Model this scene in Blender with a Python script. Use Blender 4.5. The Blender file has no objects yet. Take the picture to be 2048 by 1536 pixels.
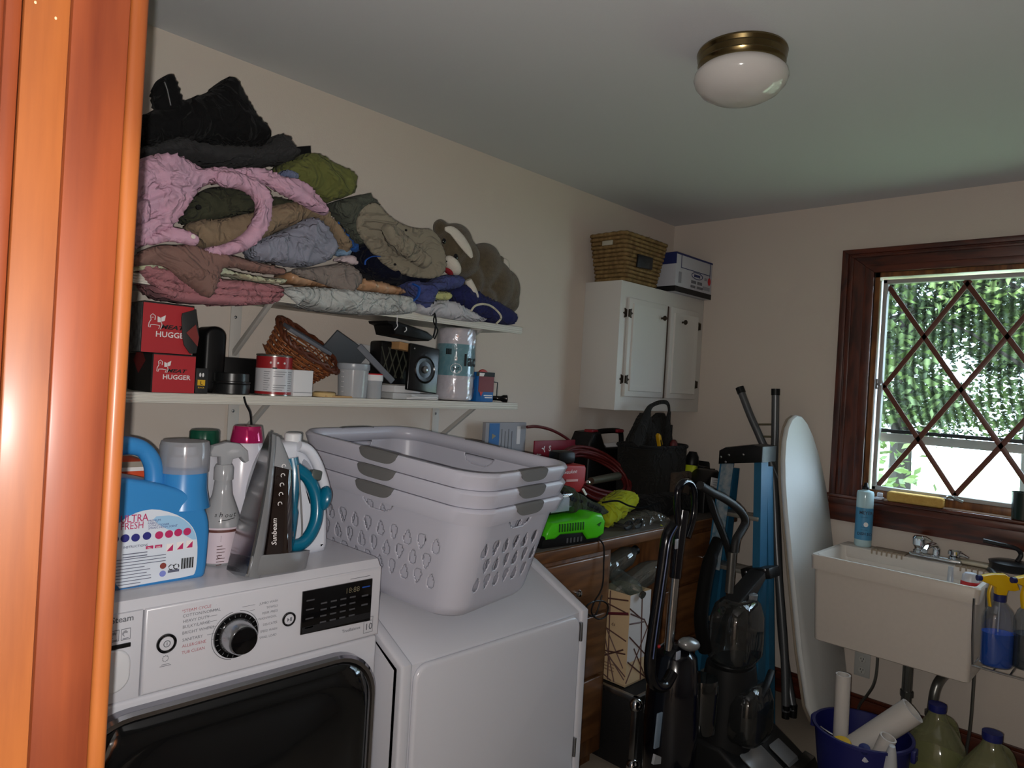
import bpy, bmesh, math, random
from mathutils import Vector, Matrix, noise, geometry
R = math.radians
random.seed(7)
scene = bpy.context.scene
col = scene.collection

# ------------------------------------------------------------------ camera, sky, sun, flash, exposure
CAM_H = 1.535
cam_d = bpy.data.cameras.new('camera')
cam = bpy.data.objects.new('camera', cam_d); col.objects.link(cam)
cam_d.sensor_fit = 'HORIZONTAL'; cam_d.sensor_width = 36; cam_d.lens = 24.387
cam_d.clip_start = 0.02
_r = Vector((0.69605, -0.71562, 0.05836)); _u = Vector((-0.03979, 0.04272, 0.99829)); _f = Vector((0.71689, 0.69719, -0.00126))
cam.matrix_world = Matrix(((_r.x, _u.x, -_f.x, 0), (_r.y, _u.y, -_f.y, 0), (_r.z, _u.z, -_f.z, CAM_H), (0, 0, 0, 1)))
scene.camera = cam

world = bpy.data.worlds.new('sky'); scene.world = world; world.use_nodes = True
bg = world.node_tree.nodes['Background']
bg.inputs[0].default_value = (0.66, 0.82, 1.0, 1); bg.inputs[1].default_value = 18.0

sun_d = bpy.data.lights.new('sun', 'SUN'); sun = bpy.data.objects.new('sun', sun_d); col.objects.link(sun)
sun_d.energy = 5.0; sun_d.angle = R(1.0); sun_d.color = (1.0, 0.96, 0.88)
sun.rotation_euler = Vector((0.45, 0.55, -1.0)).to_track_quat('-Z', 'Y').to_euler()

# sampling portal in the window opening: gives off no light itself, only tells the renderer where the sky comes in
pt_d = bpy.data.lights.new('window_portal', 'AREA'); pt = bpy.data.objects.new('window_portal', pt_d); col.objects.link(pt)
pt_d.shape = 'RECTANGLE'; pt_d.size = 1.10; pt_d.size_y = 1.14; pt_d.cycles.is_portal = True
pt.location = (3.785, 0.60, 1.63); pt.rotation_euler = Vector((-1, 0, 0)).to_track_quat('-Z', 'Y').to_euler()

# the phone's own flash, a finger's width to the left of and below its lens
fl_d = bpy.data.lights.new('camera_flash', 'POINT'); fl = bpy.data.objects.new('camera_flash', fl_d); col.objects.link(fl)
fl_d.energy = 68.0; fl_d.shadow_soft_size = 0.004; fl_d.color = (1.0, 0.97, 0.93)
fl.location = Vector((0, 0, CAM_H)) - 0.016 * _r - 0.012 * _u + 0.004 * _f

scene.view_settings.view_transform = 'Standard'; scene.view_settings.look = 'None'
scene.view_settings.gamma = 1.0; scene.view_settings.use_curve_mapping = False
scene.view_settings.exposure = 0.0
scene.cycles.max_bounces = 6; scene.cycles.diffuse_bounces = 4; scene.cycles.glossy_bounces = 3; scene.cycles.transmission_bounces = 4
scene.cycles.transparent_max_bounces = 16; scene.cycles.adaptive_threshold = 0.04; scene.cycles.use_denoising = True
scene.cycles.caustics_reflective = False; scene.cycles.caustics_refractive = False
scene.cycles.sample_clamp_indirect = 4.0

# ------------------------------------------------------------------ helpers
def s2l(v):
    v = v / 255.0
    return v / 12.92 if v <= 0.04045 else ((v + 0.055) / 1.055) ** 2.4
def C(r, g, b): return (s2l(r), s2l(g), s2l(b), 1)

MATS = {}
def M(name, c=None, rough=0.6, metal=0.0, spec=0.5, trans=0.0, var=0.0, vscale=6.0, stretch=(1, 1, 1), bump=0.0, bscale=80.0, bstretch=(1, 1, 1),
      coat=0.0, c2=None, sheen=0.0, ior=1.45, sss=0.0):
    """principled material; var = strength of a noise-driven drift towards c2 (or a darker c)"""
    if name in MATS: return MATS[name]
    m = bpy.data.materials.new(name); m.use_nodes = True; MATS[name] = m
    nt = m.node_tree; N = nt.nodes; L = nt.links
    b = N['Principled BSDF']
    b.inputs['Base Color'].default_value = C(*c); b.inputs['Roughness'].default_value = rough
    b.inputs['Metallic'].default_value = metal; b.inputs['Specular IOR Level'].default_value = spec
    b.inputs['Transmission Weight'].default_value = trans; b.inputs['IOR'].default_value = ior
    b.inputs['Coat Weight'].default_value = coat; b.inputs['Sheen Weight'].default_value = sheen
    if sss: b.inputs['Subsurface Weight'].default_value = sss; b.inputs['Subsurface Radius'].default_value = (0.01, 0.01, 0.01)
    if var or bump:
        tc = N.new('ShaderNodeTexCoord')
    if var:
        mp = N.new('ShaderNodeMapping'); mp.inputs['Scale'].default_value = stretch
        L.new(tc.outputs['Object'], mp.inputs[0])
        no = N.new('ShaderNodeTexNoise'); no.inputs['Scale'].default_value = vscale; no.inputs['Detail'].default_value = 6
        L.new(mp.outputs[0], no.inputs['Vector'])
        rp = N.new('ShaderNodeValToRGB'); rp.color_ramp.elements[0].position = 0.5 - 0.5 * 0.5; rp.color_ramp.elements[1].position = 0.75
        ca = C(*c); cb = C(*c2) if c2 else tuple(k * 0.6 for k in ca[:3]) + (1,)
        rp.color_ramp.elements[0].color = ca
        rp.color_ramp.elements[1].color = tuple(ca[i] * (1 - var) + cb[i] * var for i in range(3)) + (1,)
        L.new(no.outputs['Fac'], rp.inputs[0]); L.new(rp.outputs[0], b.inputs['Base Color'])
    if bump:
        mp2 = N.new('ShaderNodeMapping'); mp2.inputs['Scale'].default_value = bstretch
        L.new(tc.outputs['Object'], mp2.inputs[0])
        n2 = N.new('ShaderNodeTexNoise'); n2.inputs['Scale'].default_value = bscale; n2.inputs['Detail'].default_value = 3
        L.new(mp2.outputs[0], n2.inputs['Vector'])
        bp = N.new('ShaderNodeBump'); bp.inputs['Strength'].default_value = bump; bp.inputs['Distance'].default_value = 0.004
        L.new(n2.outputs['Fac'], bp.inputs['Height']); L.new(bp.outputs[0], b.inputs['Normal'])
    return m

def thin(name, tint=(255, 255, 255), gloss=0.08, rough=0.02, body=None, body_amt=0.0):
    """thin clear sheet (glass, film): lets light through, mirrors at grazing angles, an optional share of solid body colour"""
    if name in MATS: return MATS[name]
    m = bpy.data.materials.new(name); m.use_nodes = True; MATS[name] = m
    nt = m.node_tree; N = nt.nodes; L = nt.links
    N.remove(N['Principled BSDF']); out = N['Material Output']
    tr = N.new('ShaderNodeBsdfTransparent'); tr.inputs[0].default_value = C(*tint)
    gl = N.new('ShaderNodeBsdfGlossy'); gl.inputs['Roughness'].default_value = rough
    lw = N.new('ShaderNodeLayerWeight'); lw.inputs[0].default_value = 0.5
    fr = N.new('ShaderNodeMath'); fr.operation = 'POWER'; fr.inputs[1].default_value = 5.0; L.new(lw.outputs['Facing'], fr.inputs[0])
    ad = N.new('ShaderNodeMath'); ad.operation = 'MULTIPLY_ADD'; ad.inputs[1].default_value = 0.9; ad.inputs[2].default_value = 0.02 + gloss * 0.2
    L.new(fr.outputs[0], ad.inputs[0])
    mx = N.new('ShaderNodeMixShader'); L.new(ad.outputs[0], mx.inputs[0]); L.new(tr.outputs[0], mx.inputs[1]); L.new(gl.outputs[0], mx.inputs[2])
    last = mx
    if body:
        df = N.new('ShaderNodeBsdfDiffuse'); df.inputs[0].default_value = C(*body)
        m2 = N.new('ShaderNodeMixShader'); m2.inputs[0].default_value = body_amt
        L.new(mx.outputs[0], m2.inputs[1]); L.new(df.outputs[0], m2.inputs[2]); last = m2
    L.new(last.outputs[0], out.inputs[0])
    return m

def wood(name, c, c2, rough=0.35, scale=3.0, axis='z', coat=0.3, spec=0.5):
    """long-grained timber: noise drawn out along the grain plus faint cathedral rings"""
    if name in MATS: return MATS[name]
    m = bpy.data.materials.new(name); m.use_nodes = True; MATS[name] = m
    nt = m.node_tree; N = nt.nodes; L = nt.links; b = N['Principled BSDF']
    b.inputs['Roughness'].default_value = rough; b.inputs['Coat Weight'].default_value = coat; b.inputs['Coat Roughness'].default_value = 0.25
    b.inputs['Specular IOR Level'].default_value = spec
    tc = N.new('ShaderNodeTexCoord'); mp = N.new('ShaderNodeMapping')
    st = {'x': (0.07, 1, 1), 'y': (1, 0.07, 1), 'z': (1, 1, 0.07)}[axis]
    mp.inputs['Scale'].default_value = st; L.new(tc.outputs['Object'], mp.inputs[0])
    n1 = N.new('ShaderNodeTexNoise'); n1.inputs['Scale'].default_value = scale * 14; n1.inputs['Detail'].default_value = 8; n1.inputs['Roughness'].default_value = 0.6
    L.new(mp.outputs[0], n1.inputs['Vector'])
    mp2 = N.new('ShaderNodeMapping'); mp2.inputs['Scale'].default_value = tuple(k if k < 1 else 1 for k in tuple(0.25 if k < 1 else 1 for k in st)); L.new(tc.outputs['Object'], mp2.inputs[0])
    n2 = N.new('ShaderNodeTexNoise'); n2.inputs['Scale'].default_value = scale * 3; n2.inputs['Detail'].default_value = 3
    L.new(mp2.outputs[0], n2.inputs['Vector'])
    wv = N.new('ShaderNodeMath'); wv.operation = 'MULTIPLY'; wv.inputs[1].default_value = 38; L.new(n2.outputs['Fac'], wv.inputs[0])
    sn = N.new('ShaderNodeMath'); sn.operation = 'SINE'; L.new(wv.outputs[0], sn.inputs[0])
    ad = N.new('ShaderNodeMath'); ad.operation = 'MULTIPLY_ADD'; ad.inputs[1].default_value = 0.10; L.new(sn.outputs[0], ad.inputs[0]); L.new(n1.outputs['Fac'], ad.inputs[2])
    rp = N.new('ShaderNodeValToRGB'); rp.color_ramp.elements[0].position = 0.32; rp.color_ramp.elements[1].position = 0.70
    rp.color_ramp.elements[0].color = C(*c2); rp.color_ramp.elements[1].color = C(*c)
    L.new(ad.outputs[0], rp.inputs[0]); L.new(rp.outputs[0], b.inputs['Base Color'])
    return m

class MB:
    """collects shapes into one bmesh; build() links them as ONE mesh object"""
    def __init__(s): s.bm = bmesh.new()
    def _new(s, fn):
        n0 = len(s.bm.verts); fn(); s.bm.verts.ensure_lookup_table(); return s.bm.verts[n0:]
    def add(s, verts, faces):
        vs = [s.bm.verts.new(v) for v in verts]
        for f in faces:
            try: s.bm.faces.new([vs[i] for i in f])
            except ValueError: pass
        return vs
    def box(s, lo, hi, bev=0.0, seg=2, rot=None, piv=None):
        t = bmesh.new(); bmesh.ops.create_cube(t, size=1)
        c = [(a + b) / 2 for a, b in zip(lo, hi)]; d = [abs(b - a) for a, b in zip(lo, hi)]
        for v in t.verts: v.co = Vector((v.co.x * d[0], v.co.y * d[1], v.co.z * d[2]))
        if bev: bmesh.ops.bevel(t, geom=t.edges[:], offset=min(bev, min(d) * 0.49), segments=seg, profile=0.5, affect='EDGES')
        T = Matrix.Translation(c)
        if rot is not None:
            p = Vector(piv) if piv else Vector(c)
            T = Matrix.Translation(p) @ rot.to_4x4() @ Matrix.Translation(Vector(c) - p)
        s._merge(t, T); return s
    def _merge(s, t, T=None):
        vm = {}
        for v in t.verts: vm[v] = s.bm.verts.new(T @ v.co if T else v.co)
        for f in t.faces:
            try: s.bm.faces.new([vm[v] for v in f.verts])
            except ValueError: pass
        t.free()
    def loft(s, rings, cap0=True, cap1=True, closed=True):
        vr = [[s.bm.verts.new(p) for p in r] for r in rings]
        n = len(rings[0])
        for a, b in zip(vr, vr[1:]):
            for i in range(n if closed else n - 1):
                j = (i + 1) % n
                try: s.bm.faces.new((a[i], a[j], b[j], b[i]))
                except ValueError: pass
        if cap0 and closed: s.bm.faces.new(list(reversed(vr[0])))
        if cap1 and closed: s.bm.faces.new(vr[-1])
        return s
    def lathe(s, prof, c=(0, 0, 0), seg=24, sx=1, sy=1, T=None, cap=True):
        rings = []
        for r, z in prof:
            ring = []
            for i in range(seg):
                a = 2 * math.pi * i / seg
                p = Vector((r * sx * math.cos(a), r * sy * math.sin(a), z))
                ring.append((T @ p) if T else p + Vector(c))
            rings.append(ring)
        return s.loft(rings, cap, cap)
    def cyl(s, p0, p1, r, r1=None, seg=12, cap=True):
        return s.tube([p0, p1], [r, r if r1 is None else r1], seg, cap)
    def tube(s, path, r, seg=8, cap=True, flat=1.0, up=None):
        P = [Vector(p) for p in path]; n = len(P)
        rs = r if isinstance(r, (list, tuple)) else [r] * n
        tans = []
        for i in range(n):
            t = (P[min(i + 1, n - 1)] - P[max(i - 1, 0)])
            tans.append(t.normalized() if t.length > 1e-9 else Vector((0, 0, 1)))
        ref = Vector(up) if up else (Vector((0, 0, 1)) if abs(tans[0].z) < 0.9 else Vector((1, 0, 0)))
        u = (ref - tans[0] * ref.dot(tans[0])).normalized()
        rings = []
        for i in range(n):
            u = (u - tans[i] * u.dot(tans[i]))
            u = u.normalized() if u.length > 1e-6 else tans[i].orthogonal().normalized()
            w = tans[i].cross(u)
            rings.append([P[i] + rs[i] * (math.cos(a) * u * flat + math.sin(a) * w) for a in (2 * math.pi * k / seg for k in range(seg))])
        return s.loft(rings, cap, cap)
    def prism(s, poly, a, b, ax='y', bev=0.0, seg=2):
        """closed outline extruded along ax from a to b; outline is in the two other axes in xyz order"""
        def mk(p, t):
            return {'x': (t, p[0], p[1]), 'y': (p[0], t, p[1]), 'z': (p[0], p[1], t)}[ax]
        t = bmesh.new()
        v0 = [t.verts.new(mk(p, a)) for p in poly]; v1 = [t.verts.new(mk(p, b)) for p in poly]
        n = len(poly); f0 = t.faces.new(v0); f1 = t.faces.new(list(reversed(v1)))
        for i in range(n): t.faces.new((v0[(i + 1) % n], v0[i], v1[i], v1[(i + 1) % n]))
        bmesh.ops.recalc_face_normals(t, faces=t.faces[:])
        if bev:
            es = [e for e in t.edges if (e.verts[0] in v0) == (e.verts[1] in v0)]
            bmesh.ops.bevel(t, geom=es, offset=bev, segments=seg, profile=0.5, affect='EDGES')
        s._merge(t); return s
    def ball(s, c, r, seg=16, rings=10, rot=None):
        rr = r if isinstance(r, (list, tuple)) else (r, r, r)
        t = bmesh.new(); bmesh.ops.create_uvsphere(t, u_segments=seg, v_segments=rings, radius=1)
        for v in t.verts: v.co = Vector((v.co.x * rr[0], v.co.y * rr[1], v.co.z * rr[2]))
        T = Matrix.Translation(c) @ (rot.to_4x4() if rot is not None else Matrix.Identity(4))
        s._merge(t, T); return s
    def grid(s, f, nu, nv):
        vs = [[s.bm.verts.new(f(i / nu, j / nv)) for j in range(nv + 1)] for i in range(nu + 1)]
        for i in range(nu):
            for j in range(nv): s.bm.faces.new((vs[i][j], vs[i + 1][j], vs[i + 1][j + 1], vs[i][j + 1]))
        return s
    def xf(s, T):
        bmesh.ops.transform(s.bm, matrix=T, verts=s.bm.verts[:]); return s
    def build(s, name, mat, parent=None, smooth=35, loc=None, bevel=0, kind=None, label=None, solid=0, sub=0, recalc=True):
        if recalc: bmesh.ops.recalc_face_normals(s.bm, faces=s.bm.faces[:])
        me = bpy.data.meshes.new(name); s.bm.to_mesh(me); s.bm.free()
        if smooth:
            me.shade_smooth(); me.set_sharp_from_angle(angle=R(smooth))
        mats = mat if isinstance(mat, list) else [mat]
        for m in mats: me.materials.append(m)
        o = bpy.data.objects.new(name, me); col.objects.link(o)
        if parent: o.parent = parent
        if loc: o.location = loc
        if solid:
            md = o.modifiers.new('thickness', 'SOLIDIFY'); md.thickness = solid; md.offset = 0
        if bevel:
            md = o.modifiers.new('bevel', 'BEVEL'); md.width = bevel; md.segments = 2; md.limit_method = 'ANGLE'
        if sub:
            md = o.modifiers.new('sub', 'SUBSURF'); md.levels = sub; md.render_levels = sub
        if kind: o['kind'] = kind
        if label: o['label'] = label
        return o

def thing(name, label, cat, loc=(0, 0, 0), rotz=0.0, group=None, rot=None):
    o = bpy.data.objects.new(name, None); o.empty_display_size = 0.05; col.objects.link(o)
    o.location = loc; o.rotation_euler = rot if rot else (0, 0, rotz)
    o['label'] = label; o['category'] = cat
    if group: o['group'] = group
    return o
def tag(o, label, cat, group=None, kind=None):
    o['label'] = label; o['category'] = cat
    if group: o['group'] = group
    if kind: o['kind'] = kind
    return o
def copy_tree(o, parent=None):
    c = o.copy(); col.objects.link(c); c.parent = parent
    for ch in list(o.children): copy_tree(ch, c)
    return c
def struct(o): o['kind'] = 'structure'; return o

def lettering(name, items, mat, parent=None):
    """flat print: items are (text, position, right, up, cap size[, align[, weight[, shear[, stretch]]]]); one part per line of text"""
    o = None
    for it in items:
        txt, pos, rt, up, size = it[:5]
        al = it[5] if len(it) > 5 else 'LEFT'; w = it[6] if len(it) > 6 else 0.0; sh = it[7] if len(it) > 7 else 0.0
        wd = it[8] if len(it) > 8 else 1.0
        cu = bpy.data.curves.new('t', 'FONT'); cu.body = txt; cu.size = size / 0.72; cu.align_x = al; cu.offset = w * size; cu.shear = sh
        cu.resolution_u = 2
        ob = bpy.data.objects.new('t', cu); col.objects.link(ob)
        me = bpy.data.meshes.new_from_object(ob); me.name = name; me.materials.clear(); me.materials.append(mat)
        rt = Vector(rt).normalized(); up = Vector(up).normalized(); nr = rt.cross(up)
        T = Matrix(((rt.x * wd, up.x, nr.x, pos[0]), (rt.y * wd, up.y, nr.y, pos[1]), (rt.z * wd, up.z, nr.z, pos[2]), (0, 0, 0, 1)))
        me.transform(T); bpy.data.objects.remove(ob); bpy.data.curves.remove(cu)
        o = bpy.data.objects.new(name, me); col.objects.link(o)
        if parent: o.parent = parent
    return o

def in_poly(x, z, P):
    c = False; n = len(P); j = n - 1
    for i in range(n):
        if (P[i][1] > z) != (P[j][1] > z) and x < (P[j][0] - P[i][0]) * (z - P[i][1]) / (P[j][1] - P[i][1]) + P[i][0]: c = not c
        j = i
    return c
def smooth_poly(P, it=2):
    for _ in range(it):
        Q = []
        for i in range(len(P)):
            a, b = P[i], P[(i + 1) % len(P)]
            Q += [(a[0] * .75 + b[0] * .25, a[1] * .75 + b[1] * .25), (a[0] * .25 + b[0] * .75, a[1] * .25 + b[1] * .75)]
        P = Q
    return P
def puff(P, yc, thick, back=None, rim=0.04, wr=0.006, wdir=(1, 0.3), wfreq=40, res=0.0065, nz=0.005, seed=0, sm=2, tilt=0.0, folds=0, lean=0.0):
    """a heap of cloth: outline in x-z at depth yc, swelling towards -y by thick and +y by back, with wrinkles. returns MB"""
    P = smooth_poly([tuple(p) for p in P], sm)
    # resample boundary
    B = []
    for i in range(len(P)):
        a, b = Vector(P[i]), Vector(P[(i + 1) % len(P)])
        k = max(1, int((b - a).length / res))
        for q in range(k): B.append(a.lerp(b, q / k))
    xs = [p[0] for p in P]; zs = [p[1] for p in P]
    pts = list(B); n = len(B)
    rnd = random.Random(seed)
    def dist(x, z):
        best = 9
        for i in range(0, n, 2):
            d = (B[i].x - x) ** 2 + (B[i].y - z) ** 2
            if d < best: best = d
        return math.sqrt(best)
    ds = [0.0] * n
    x = min(xs) + res / 2; row = 0
    while x < max(xs):
        z = min(zs) + (res / 2 if row % 2 else 0)
        while z < max(zs):
            if in_poly(x, z, P):
                d = dist(x, z)
                if d > res * 0.6: pts.append(Vector((x + rnd.uniform(-.2, .2) * res, z + rnd.uniform(-.2, .2) * res))); ds.append(d)
            z += res
        x += res * 0.87; row += 1
    out = geometry.delaunay_2d_cdt(pts, [(i, (i + 1) % n) for i in range(n)], [], 2, 1e-5)
    V, F = out[0], out[2]; orig = out[3]
    back = thick if back is None else back
    wl = math.hypot(*wdir); wx, wz = wdir[0] / wl, wdir[1] / wl
    mb = MB(); fr = []; bk = []
    zmid = (min(zs) + max(zs)) / 2
    for i, v in enumerate(V):
        d = ds[orig[i][0]] if orig[i] else dist(v.x, v.y)
        re_ = min(rim, 0.020); k = min(1, d / re_); k2 = min(1, d / 0.085)
        prof = 0.62 * math.sqrt(max(0, 1 - (1 - k) ** 2)) + 0.38 * (1 - (1 - k2) ** 2)
        q = Vector((v.x * 9 + seed * 3.1, v.y * 9, seed * 1.7))
        ac = v.x * wx + v.y * wz + 0.035 * noise.noise(q * 0.8); al = v.x * -wz + v.y * wx
        r1 = max(0, 1 - abs(noise.noise(Vector((ac * wfreq * 0.30, al * wfreq * 0.055, seed)))) * 2.8)
        r2 = max(0, 1 - abs(noise.noise(Vector((ac * wfreq * 0.70 + 9, al * wfreq * 0.12, seed + 4)))) * 3.2)
        r3 = max(0, 1 - abs(noise.noise(Vector((v.x * 17 + seed, v.y * 17 - v.x * 8, seed + 8)))) * 4)
        amp = 0.6 + 0.8 * noise.noise(q * 0.7 + Vector((5, 1, 2)))
        w = (wr * (1.5 * r1 ** 1.3 + 0.9 * r2 ** 1.3) * max(0.15, amp) + wr * 0.55 * r3 ** 1.5 + nz * noise.noise(q * 1.7) + nz * 0.4 * noise.noise(q * 5)) * min(1, d / 0.012)
        if folds: w += folds * 0.5 * prof
        y0 = yc + tilt * (v.x - xs[0]) + lean * (v.y - zmid)
        fr.append(mb.bm.verts.new((v.x, y0 - thick * prof - w, v.y)))
        bk.append(fr[-1] if (orig[i] and orig[i][0] < n) else mb.bm.verts.new((v.x, y0 + back * prof, v.y)))
    for f in F:
        try: mb.bm.faces.new([fr[k] for k in f])
        except ValueError: pass
        try: mb.bm.faces.new([bk[k] for k in reversed(f)])
        except ValueError: pass
    return mb
def spline(P, n=8):
    """smooth path through points"""
    P = [Vector(p) for p in P]; out = []
    for i in range(len(P) - 1):
        p0 = P[max(i - 1, 0)]; p1 = P[i]; p2 = P[i + 1]; p3 = P[min(i + 2, len(P) - 1)]
        for k in range(n):
            t = k / n
            out.append(0.5 * ((2 * p1) + (p2 - p0) * t + (2 * p0 - 5 * p1 + 4 * p2 - p3) * t * t + (3 * p1 - p0 - 3 * p2 + p3) * t ** 3))
    out.append(P[-1]); return out
def rrect(x0, z0, x1, z1, r, n=6):
    out = []
    for cx, cz, a0 in ((x1 - r, z0 + r, -90), (x1 - r, z1 - r, 0), (x0 + r, z1 - r, 90), (x0 + r, z0 + r, 180)):
        for k in range(n + 1):
            a = R(a0 + 90 * k / n); out.append((cx + r * math.cos(a), cz + r * math.sin(a)))
    return out
X, Y, Z = Vector((1, 0, 0)), Vector((0, 1, 0)), Vector((0, 0, 1))
def rot(ax, deg): return Matrix.Rotation(R(deg), 3, ax)

# ------------------------------------------------------------------ common materials
WALL = M('wall_paint', (210, 198, 187), 0.75, var=0.15, vscale=1.2, bump=0.12, bscale=260, spec=0.25)
CEIL = M('ceiling_paint', (206, 207, 210), 0.85, spec=0.2, bump=0.08, bscale=220)
FLOOR = M('floor_vinyl', (150, 138, 124), 0.5, var=0.35, vscale=5)
WHITE_EN = M('white_enamel', (188, 188, 195), 0.22, spec=0.5)
WHITE_PL = M('white_plastic', (190, 190, 198), 0.35)
OFFWHITE = M('off_white_paint', (206, 204, 200), 0.45, bump=0.05, bscale=120)
SHELFW = M('shelf_paint', (210, 206, 196), 0.45)
BLACK_PL = M('black_plastic', (13, 13, 14), 0.42, spec=0.35)
BLACK_GL = M('black_gloss', (6, 6, 8), 0.06)
DARKGREY = M('dark_grey_plastic', (52, 54, 56), 0.45)
MIDGREY = M('mid_grey_plastic', (104, 107, 110), 0.45)
CHROME = M('chrome', (215, 218, 222), 0.08, metal=1)
STEEL = M('brushed_steel', (165, 167, 170), 0.28, metal=1)
CARD = M('cardboard', (168, 128, 84), 0.85, var=0.2, vscale=10)
PAPER = M('white_paper', (214, 214, 216), 0.7)
INK = M('black_ink', (18, 18, 20), 0.6)
GREYINK = M('grey_ink', (95, 97, 104), 0.6)
CLEAR = thin('clear_film', (250, 252, 255), gloss=0.25, rough=0.04)
CLOUDY = thin('cloudy_plastic', (235, 238, 240), gloss=0.2, rough=0.15, body=(205, 208, 212), body_amt=0.55)

# ------------------------------------------------------------------ the setting
CZ = 2.54; WY = 2.264; WX = 3.66
MB().box((-1.4, -1.2, -0.1), (3.8, 2.36, 0)).build('floor', FLOOR, smooth=0, kind='structure')
MB().box((-1.4, -1.2, CZ), (3.8, 2.36, CZ + 0.1)).build('ceiling', CEIL, smooth=0, kind='structure')
MB().box((0.14, WY, 0), (3.8, WY + 0.1, CZ)).build('wall_left', WALL, smooth=0, kind='structure')
GY0, GY1, GZ0, GZ1 = 0.085, 1.118, 1.085, 2.178           # window opening in the back wall
w = MB(); w.box((WX, GY1, 0), (WX + 0.12, 2.36, CZ)); w.box((WX, -1.2, 0), (WX + 0.12, GY0, CZ))
w.box((WX, GY0, 0), (WX + 0.12, GY1, GZ0)); w.box((WX, GY0, GZ1), (WX + 0.12, GY1, CZ)); w.build('wall_back', WALL, smooth=0, kind='structure')
MB().box((0.14, -1.3, 0), (3.8, -1.2, CZ)).build('wall_right', WALL, smooth=0, kind='structure')
DX0, DX1, JY = 0.1345, 0.2330, 0.80                         # doorway wall: the camera stands just outside it
w = MB(); w.box((DX0, JY + 0.02, 0), (DX1, 2.28, CZ)); w.box((DX0, -1.2, 0), (DX1, -0.10, CZ)); w.box((DX0, -0.10, 2.10), (DX1, JY + 0.02, CZ))
w.build('wall_front', WALL, smooth=0, kind='structure')
w = MB(); w.box((-1.5, -1.2, 0), (-1.4, 1.6, CZ)); w.box((-1.5, 1.5, 0), (DX0, 1.6, CZ)); w.box((-1.5, -1.3, 0), (DX0, -1.2, CZ))
w.build('wall_hallway', WALL, smooth=0, kind='structure')
JW = wood('jamb_wood', (150, 86, 38), (118, 60, 24), rough=0.5, scale=1.6, axis='z', coat=0.14, spec=0.3)
JW2 = wood('jamb_wood_red', (126, 60, 29), (90, 36, 18), rough=0.5, scale=1.4, axis='z', coat=0.10, spec=0.3)
DKW = wood('dark_trim_wood', (96, 44, 26), (52, 22, 14), rough=0.35, scale=3, axis='z', coat=0.3)
DKWY = wood('dark_trim_wood_across', (96, 44, 26), (52, 22, 14), rough=0.35, scale=3, axis='y', coat=0.3)
door = struct(thing('door_1', '', '')); del door['label']; del door['category']
MB().box((DX0, JY, 0), (DX1, JY + 0.02, 2.09), 0.002).build('jamb_board', JW, door)
MB().box((DX0, -0.10, 0), (DX1, -0.08, 2.09), 0.002).build('jamb_board', JW, door)
MB().box((DX0, -0.10, 2.09), (DX1, JY + 0.02, 2.11), 0.002).build('jamb_board', JW, door)
MB().box((0.171, JY - 0.012, 0), (0.2215, JY, 2.09), 0.002).build('door_stop', JW2, door)
MB().box((0.2215, JY - 0.014, 0), (DX1 + 0.006, JY + 0.07, 2.09), 0.0065, 3).build('inner_casing', JW, door)
cs = MB(); cs.box((DX0 - 0.014, JY + 0.004, 0), (DX0, JY + 0.075, 2.12), 0.004)
cs.box((DX0 - 0.020, JY + 0.010, 0), (DX0 - 0.012, JY + 0.022, 2.12), 0.003); cs.box((DX0 - 0.021, JY + 0.028, 0), (DX0 - 0.012, JY + 0.07, 2.12), 0.004)
cs.build('outer_casing', JW2, door)
nh = MB()
for zz, xx in ((1.87, 0.143), (1.862, 0.160)): nh.ball((xx, JY - 0.0004, zz), (0.0012, 0.0008, 0.0016), 8, 6)
nh.build('nail_hole_filler', M('filler', (235, 180, 140), 0.6), door)

# baseboard along the back wall
b = MB(); b.box((WX - 0.016, -1.2, 0), (WX, 1.6, 0.105), 0.004); b.box((WX - 0.011, -1.2, 0.105), (WX, 1.6, 0.122), 0.004)
b.build('baseboard_back', DKWY, kind='structure')

# window: casing with stepped moulding, jamb, sash, diamond lattice, glass, screen, stool and apron
win = struct(thing('window_1', '', '')); del win['label']; del win['category']
CO = 0.152
def casing(a, b2, side):
    m = MB()
    for k, (o0, o1, t) in enumerate(((0.0, 1.0, 0.018), (0.0, 0.20, 0.030), (0.25, 0.36, 0.024), (0.72, 1.0, 0.027))):
        i0, i1 = CO * (1 - o1), CO * (1 - o0)
        if side == 'L': q = [(GY1 + i0, 1.075), (GY1 + i1, 1.075), (GY1 + i1, GZ1 + i1 * 0.79), (GY1 + i0, GZ1 + i0 * 0.79)]
        elif side == 'R': q = [(GY0 - i0, 1.075), (GY0 - i1, 1.075), (GY0 - i1, GZ1 + i1 * 0.79), (GY0 - i0, GZ1 + i0 * 0.79)]
        else: q = [(GY1 + i0, GZ1 + i0 * 0.79), (GY1 + i1, GZ1 + i1 * 0.79), (GY0 - i1, GZ1 + i1 * 0.79), (GY0 - i0, GZ1 + i0 * 0.79)]
        m.prism(q, WX - t, WX, 'x', 0.003)
    return m
casing(0, 0, 'L').build('casing', DKW, win); casing(0, 0, 'R').build('casing', DKW, win); casing(0, 0, 'T').build('casing', DKWY, win)
JAMBW = wood('window_jamb_wood', (142, 92, 44), (96, 54, 24), rough=0.3, scale=3, axis='z')
MB().box((WX - 0.002, GY1 - 0.022, GZ0), (WX + 0.12, GY1, GZ1)).build('window_jamb', JAMBW, win)
MB().box((WX - 0.002, GY0, GZ0), (WX + 0.12, GY0 + 0.022, GZ1)).build('window_jamb', JAMBW, win)
MB().box((WX - 0.002, GY0, GZ1 - 0.022), (WX + 0.12, GY1, GZ1)).build('window_jamb', JAMBW, win)
SY0, SY1, SZ0, SZ1 = 0.098, 1.088, 1.119, 2.146             # sash
VIN = M('grey_vinyl', (172, 172, 170), 0.4)
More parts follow.
